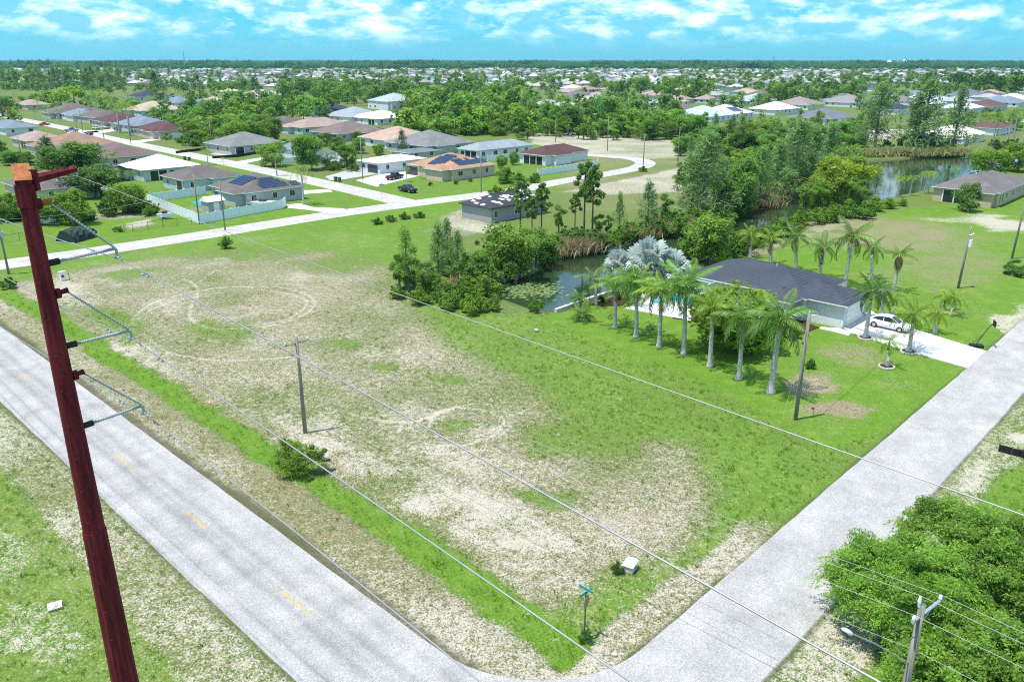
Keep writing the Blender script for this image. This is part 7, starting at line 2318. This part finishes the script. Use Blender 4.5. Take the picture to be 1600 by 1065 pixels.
def grow(x0, x1, y0, y1, n, kinds, h, where, tint=(1, 1, 1), wide=1.1):
    for i in range(int(n * (1.3 if 'wood' in where else 1.7))):
        kind = rnd.choice(kinds)
        x, y = rnd.uniform(x0, x1), rnd.uniform(y0, y1)
        p = G(x, y)
        hh = h * rnd.uniform(.75, 1.25) * (.55 if kind == 'shrub' else (.8 if kind in ('fanpalm', 'coco') else 1))
        if any(abs(p.x - a) < 12 and abs(p.y - b) < 14 for a, b in FAR_XY) and y > 118: continue
        b = rnd.uniform(.95, 1.6)
        tt = (tint[0] * b * rnd.uniform(.85, 1.2), tint[1] * b, tint[2] * b * rnd.uniform(.9, 1.1))
        if N_PLANTS.get(kind, 0) >= 296:
            FULL.setdefault(kind, []).append((p, hh, wide)); continue
        if kind == 'casuarina': tt = tuple(q * 1.25 for q in tt)
        nm = {'broad': 'round crowned tree', 'pine': 'slender pine', 'casuarina': 'feathery casuarina', 'shrub': 'low shrub', 'fanpalm': 'cabbage palm', 'coco': 'feathery palm'}[kind]
        plant_at(kind, p, hh, tt, '%s %s' % (nm, where), '%ss %s' % (nm, where), wide)


belt(255, 425, 186, 228, 46, ['broad', 'broad', 'pine', 'shrub', 'shrub'], 9.5, 'in the wooded lot left of the grey unfinished house', (.95, 1.05, .85))
belt(290, 430, 165, 188, 30, ['broad', 'pine', 'broad'], 11, 'at the back of the wooded lot', (.95, 1.1, .85))
belt(620, 830, 196, 212, 46, ['broad', 'broad', 'shrub', 'pine', 'casuarina'], 11, 'along the front edge of the middle woods', (1.05, 1.15, .85))
belt(640, 830, 164, 198, 62, ['broad', 'pine', 'pine', 'casuarina', 'broad'], 14, 'inside the middle woods', (.95, 1.1, .9))
belt(440, 640, 140, 166, 60, ['broad', 'pine', 'broad'], 13, 'in the far part of the middle woods', (.85, 1.0, .85))
belt(430, 520, 168, 192, 20, ['broad', 'pine', 'broad'], 11, 'in the left corner of the middle woods', (.95, 1.05, .85))
belt(700, 810, 132, 165, 26, ['pine', 'casuarina', 'broad'], 16, 'at the tall back of the middle woods', (.95, 1.0, .95))
belt(810, 940, 196, 212, 26, ['casuarina', 'casuarina', 'broad', 'fanpalm'], 11, 'in the dark row beyond the bare sand', (.75, .95, .8))
belt(940, 1100, 200, 220, 30, ['broad', 'fanpalm', 'shrub', 'broad'], 9, 'in the belt right of the bare sand', (.95, 1.1, .85))
belt(900, 1060, 178, 198, 22, ['casuarina', 'pine', 'broad'], 13, 'standing behind the belt right of the bare sand', (.9, 1.0, .9))
belt(1100, 1345, 214, 236, 42, ['broad', 'fanpalm', 'shrub', 'casuarina', 'broad'], 9, 'on the rough ground left of the lake', (.9, 1.05, .85))
belt(1060, 1230, 236, 300, 30, ['shrub', 'broad', 'casuarina', 'fanpalm'], 6.5, 'in the grove between the canal and the tan field', (.9, 1.05, .85))
belt(1190, 1345, 262, 300, 26, ['shrub', 'casuarina', 'broad', 'fanpalm'], 8, 'in the grove at the head of the lake', (.95, 1.05, .85))
belt(950, 1110, 138, 160, 50, ['broad', 'pine', 'broad'], 14, 'in the dark far wood right of the middle', (.6, .78, .7))
belt(1050, 1200, 152, 176, 22, ['broad', 'coco', 'broad'], 9, 'among the blue roofed eastern houses', (.85, 1.05, .85))
belt(1200, 1345, 140, 160, 44, ['broad', 'pine', 'broad'], 12, 'in the row tinted dark as under cloud above the shaded eastern roofs', (.5, .66, .62))  # leaf tint lowered to stand in for a cloud's shadow
belt(1440, 1620, 134, 152, 56, ['pine', 'broad', 'pine'], 15, 'in the pine wood tinted dark as under cloud at far right', (.5, .66, .62))  # cloud shadow put into the darker leaf tint here
belt(1340, 1440, 140, 172, 16, ['broad', 'broad', 'coco'], 9, 'behind the lake casuarinas', (.7, .88, .75))
belt(1420, 1600, 176, 212, 14, ['broad', 'coco', 'shrub'], 8, 'between the right street houses', (.8, .95, .8))
belt(0, 240, 118, 142, 66, ['casuarina', 'broad', 'casuarina'], 18, 'in the dark casuarina belt at far left', (.65, .82, .78))
belt(240, 480, 112, 150, 60, ['broad', 'casuarina', 'pine'], 12, 'scattered among the far left roofs', (.75, .92, .8))
belt(0, 330, 146, 182, 26, ['broad', 'coco', 'shrub'], 9, 'between the far left street houses', (.9, 1.05, .85))
belt(470, 950, 110, 140, 80, ['broad', 'pine', 'broad'], 12, 'scattered among the far middle roofs', (.75, .92, .8))
belt(830, 1060, 136, 178, 36, ['broad', 'broad', 'coco'], 8, 'between the crowded eastern roofs', (.9, 1.05, .85))
belt(1060, 1620, 108, 136, 110, ['broad', 'pine', 'broad'], 12, 'scattered among the far right roofs', (.7, .86, .78))
belt(330, 640, 208, 245, 10, ['shrub', 'broad'], 5, 'between the middle street houses', (.95, 1.1, .85))
belt(150, 250, 322, 340, 12, ['shrub'], 5, 'in the weedy yard under the round bright tree', (.7, .8, .7))
belt(260, 420, 200, 229, 24, ['shrub', 'shrub', 'broad'], 7, 'in the undergrowth of the wooded lot', (1.05, 1.2, .85), 1.5)
belt(620, 835, 203, 214, 34, ['shrub', 'shrub', 'broad'], 7, 'in the undergrowth before the middle woods', (1.1, 1.2, .85), 1.5)
belt(810, 1100, 206, 220, 34, ['shrub', 'shrub', 'fanpalm'], 6, 'at the foot of the trees beyond the sand', (.95, 1.1, .85), 1.5)
belt(1060, 1345, 222, 300, 44, ['shrub', 'shrub', 'fanpalm'], 5.5, 'in the undergrowth between canal and lake', (1.0, 1.15, .85), 1.5)
belt(60, 160, 262, 304, 10, ['shrub'], 6, 'under the clump of round trees above the red pole', (.8, .95, .8), 1.5)
belt(0, 150, 336, 348, 14, ['shrub'], 5, 'under the mango trees behind the red pole', (.5, .6, .6))

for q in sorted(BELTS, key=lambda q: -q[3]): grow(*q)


# ---- the distant woodland to the horizon, and the trees beyond the count: one object each
def instanced(name, label, protos, pts, scales, tint):
    """points carrying instances of the given (unlinked) prototype meshes"""
    me = bpy.data.meshes.new(name)
    me.from_pydata([tuple(p) for p in pts], [], [])
    a = me.attributes.new('size', 'FLOAT_VECTOR', 'POINT'); a.data.foreach_set('vector', np.asarray(scales, np.float32).ravel())
    a = me.attributes.new('turn', 'FLOAT', 'POINT'); a.data.foreach_set('value', np.random.default_rng(4).random(len(pts)).astype(np.float32) * 6.28)
    a = me.attributes.new('pick', 'INT', 'POINT'); a.data.foreach_set('value', np.random.default_rng(8).integers(0, len(protos), len(pts)).astype(np.int32))
    o = link(name, me)
    ng = bpy.data.node_groups.new(name, 'GeometryNodeTree')
    ng.interface.new_socket('Geometry', in_out='INPUT', socket_type='NodeSocketGeometry')
    ng.interface.new_socket('Geometry', in_out='OUTPUT', socket_type='NodeSocketGeometry')
    n, l = ng.nodes, ng.links
    gi = n.new('NodeGroupInput'); go = n.new('NodeGroupOutput')
    jn = n.new('GeometryNodeJoinGeometry')

    def attr(nm, ty):
        q = n.new('GeometryNodeInputNamedAttribute'); q.data_type = ty; q.inputs[0].default_value = nm; return q.outputs[0]
    sz, tn, pk = attr('size', 'FLOAT_VECTOR'), attr('turn', 'FLOAT'), attr('pick', 'INT')
    cb = n.new('ShaderNodeCombineXYZ'); l.new(tn, cb.inputs[2])
    for i, m in enumerate(protos):
        src = bpy.data.objects.new(name + '_source', m)
        oi = n.new('GeometryNodeObjectInfo'); oi.inputs[0].default_value = src
        ip = n.new('GeometryNodeInstanceOnPoints')
        cmp_ = n.new('FunctionNodeCompare'); cmp_.data_type = 'INT'; cmp_.operation = 'EQUAL'
        l.new(pk, cmp_.inputs[2]); cmp_.inputs[3].default_value = i
        l.new(gi.outputs[0], ip.inputs['Points']); l.new(cmp_.outputs[0], ip.inputs['Selection'])
        l.new(oi.outputs['Geometry'], ip.inputs['Instance']); l.new(cb.outputs[0], ip.inputs['Rotation']); l.new(sz, ip.inputs['Scale'])
        l.new(ip.outputs[0], jn.inputs[0])
    l.new(jn.outputs[0], go.inputs[0])
    md = o.modifiers.new('scatter', 'NODES'); md.node_group = ng
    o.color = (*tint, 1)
    return tag(o, label, 'trees', kind='stuff')


def patch_mesh(seed):
    """a clump of some twenty crowns, 60 m across"""
    rg = np.random.default_rng(seed)
    C = np.stack([rg.normal(size=26) * 18, rg.normal(size=26) * 14, 5 + rg.random(26) * 5], 1)
    R = np.stack([3 + 2.5 * rg.random(26), 3 + 2.5 * rg.random(26), 3 + 2 * rg.random(26)], 1)
    v, f, t = leaf_cloud(rg, C, R, 26, 3.6, 2.6, .8)
    return np_mesh('wood_patch', v, f, 'leaf_broad', t)


rg = np.random.default_rng(77)
pts, scs = [], []
for i in range(5200):
    y = 94.3 + 14.5 * rg.random() ** 1.35
    x = rg.uniform(-60, 1660)
    p = G(x, y)
    if p.y > 15500 or (p.y < 2900 and rg.random() < .62): continue
    s = rg.uniform(.7, 1.25) * (1 + p.y / 9000)
    pts.append((p.x, p.y, -1)); scs.append((s * 1.3, s, rg.uniform(.8, 1.3) * (1.7 if rg.random() < .05 else 1)))
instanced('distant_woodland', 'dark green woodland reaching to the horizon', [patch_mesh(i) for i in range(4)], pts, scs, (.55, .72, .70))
pts, scs = [], []
for i in range(2700):
    y = 101 + 44 * rg.random() ** 1.5
    x = rg.uniform(-20, 1620)
    p = G(x, y)
    if y > 118 and any(abs(p.x - a) < 13 and -26 < p.y - b < 12 for a, b in FAR_XY): continue
    s = rg.uniform(.5, 1.25)
    pts.append((p.x, p.y, 0)); scs.append((s, s, s))
for kind, L in FULL.items():
    for (p, hh, w) in L: pts.append(tuple(p)); scs.append((hh / 8 * w, hh / 8 * w, hh / 8))
instanced('far_street_trees', 'countless small trees between the far roofs', [get_proto('broad', i, 2)[0] for i in range(3)], pts, scs, (1.15, 1.22, 1.15))

def dist_house(roof, wall):
    mb = MB(); mb.box(0, 0, 0, 15, 17, 2.8, 1, False); hip_roof(mb, 0, 0, 15, 17, 2.8); mb.box(3, -3.5, 0, 10, 1, 2.7, 1, False); hip_roof(mb, 3, -3.5, 10, 4, 2.7)
    mb.box(4, -3.56, .2, 8.5, -3.505, 2.3, 2); mb.box(-.06, 3, .9, -.005, 5, 2.2, 2)
    return mb.mesh('distant_house', [roof, wall, 'glass_dark'])


plain('far_roof_white', (.46, .46, .46)); plain('far_roof_grey', (.22, .23, .24)); plain('far_roof_tan', (.28, .23, .20)); plain('far_roof_brown', (.12, .105, .10)); plain('far_wall', (.40, .40, .39))
# slot 1 of the roof faces doubles as the wall colour here
hs_ = np.ones((len(DIST_H), 3))
instanced('distant_houses', 'hundreds of tiny far roofs between the trees', [dist_house(a, b) for a, b in (('far_roof_white', 'far_wall'), ('far_roof_grey', 'far_wall'), ('far_roof_tan', 'far_wall'), ('far_roof_brown', 'far_wall'), ('far_roof_grey', 'white_paint'))], [tuple(p) for p in DIST_H], hs_, (1, 1, 1))['category'] = 'houses'

# ---- grass standing on the near ground
def tuft_mesh(seed, n=9):
    rg = np.random.default_rng(seed)
    a = rg.random(n) * 6.28; x = rg.normal(size=(n, 2)) * .09
    ln = rg.normal(size=(n, 2)) * .10; h = .10 + .14 * rg.random(n)
    w = np.stack([np.cos(a), np.sin(a), np.zeros(n)], 1) * .018
    b = np.concatenate([x, np.full((n, 1), -.03)], 1); mid = np.concatenate([x + ln * .4, (h * .6)[:, None]], 1); tip = np.concatenate([x + ln, h[:, None]], 1)
    v = np.stack([b - w * .5, mid + w, tip, mid - w], 1).reshape(-1, 3)
    return np_mesh('tuft', v, np.arange(n * 4).reshape(-1, 4), 'leaf_grass', np.repeat(rg.random(n), 4))


def scatter_grass():
    d = np.hypot(GX, GY)
    px, py, fw = to_px(GX, GY)
    ok = (fw > 5) & (px > -30) & (px < 1630) & (py > 330) & (py < 1100) & (d < 150)
    u = GX * U.x + GY * U.y; v = GX * V.x + GY * V.y
    ok &= ~((v > 14.8) & (v < 22.3)) & ~((u > 12.2) & (u < 19.2) & (v > 20)) & ~((u > 4) & (u < 28) & (v > 14) & (v < 31) & (np.hypot(u - 26, v - 29) > 7.5) & (v < 29) & (u < 26) & (u > 18) & (np.hypot(u - 26, v - 29) > 7.2))
    wgt = np.clip(.25 + COVER[:, 1] * .9 - COVER[:, 0] * .55 - COVER[:, 3], 0.02, 1)
    for poly_px in ([(1314, 510), (1343, 492), (1362, 486), (1541, 549), (1512, 577), (1420, 549), (1330, 522), (1280, 513)], [(976, 483), (1010, 464), (1090, 476), (1080, 503)], [(1085, 502), (1280, 514), (1360, 480), (1200, 410), (1060, 450)]):
        ok &= poly_sdf(GX, GY, [G(*q) for q in poly_px]) > .3
    ok &= poly_sdf(GX, GY, WATER) > 1.0
    lawn = [(870, 484), (960, 455), (1060, 440), (1200, 400), (1330, 340), (1600, 300), (1700, 380), (1620, 470), (1512, 575), (1400, 668), (1290, 700), (1080, 588), (930, 530), (860, 500)]
    ok &= poly_sdf(GX, GY, [G(*q) for q in lawn]) > 0
    ok &= py > 440
    ok &= rg.random(len(GX)) < wgt * np.clip(60 / np.maximum(d, 1), 0, 1) ** 1.5 * .26
    idx = np.nonzero(ok)[0]
    P = np.stack([GX[idx] + rg.normal(size=len(idx)) * .18, GY[idx] + rg.normal(size=len(idx)) * .18, np.full(len(idx), -.04)], 1)
    s = rg.uniform(.6, 1.3, len(idx))
    print('tufts', len(idx))
    o = instanced('grass', 'short wild grass standing on the vacant lot and verges', [tuft_mesh(i) for i in range(3)], P, np.stack([s, s, s * rg.uniform(.6, 1.3, len(idx))], 1), (1, 1, .9))
    o['category'] = 'grass'


scatter_grass()


# ------------------------------------------------------------------ air
def haze():
    m = bpy.data.materials.new('haze'); m.use_nodes = True
    n = m.node_tree.nodes; n.clear()
    o = n.new('ShaderNodeOutputMaterial'); v = n.new('ShaderNodeVolumePrincipled')
    v.inputs['Color'].default_value = (.34, .84, 1.0, 1); v.inputs['Density'].default_value = 0.00005
    v.inputs['Anisotropy'].default_value = .2
    m.node_tree.links.new(v.outputs[0], o.inputs['Volume'])
    MATS['haze'] = m
    b = MB(); b.box(-24000, -400, -3.5, 24000, 24000, 230)
    tag(b.obj('haze', 'haze'), kind='stuff')


USE_HAZE = True
if USE_HAZE: haze()
print('PLANTS', N_PLANTS, {k: len(v) for k, v in FULL.items()}, 'houses', nh, 'objects', len(bpy.data.objects))
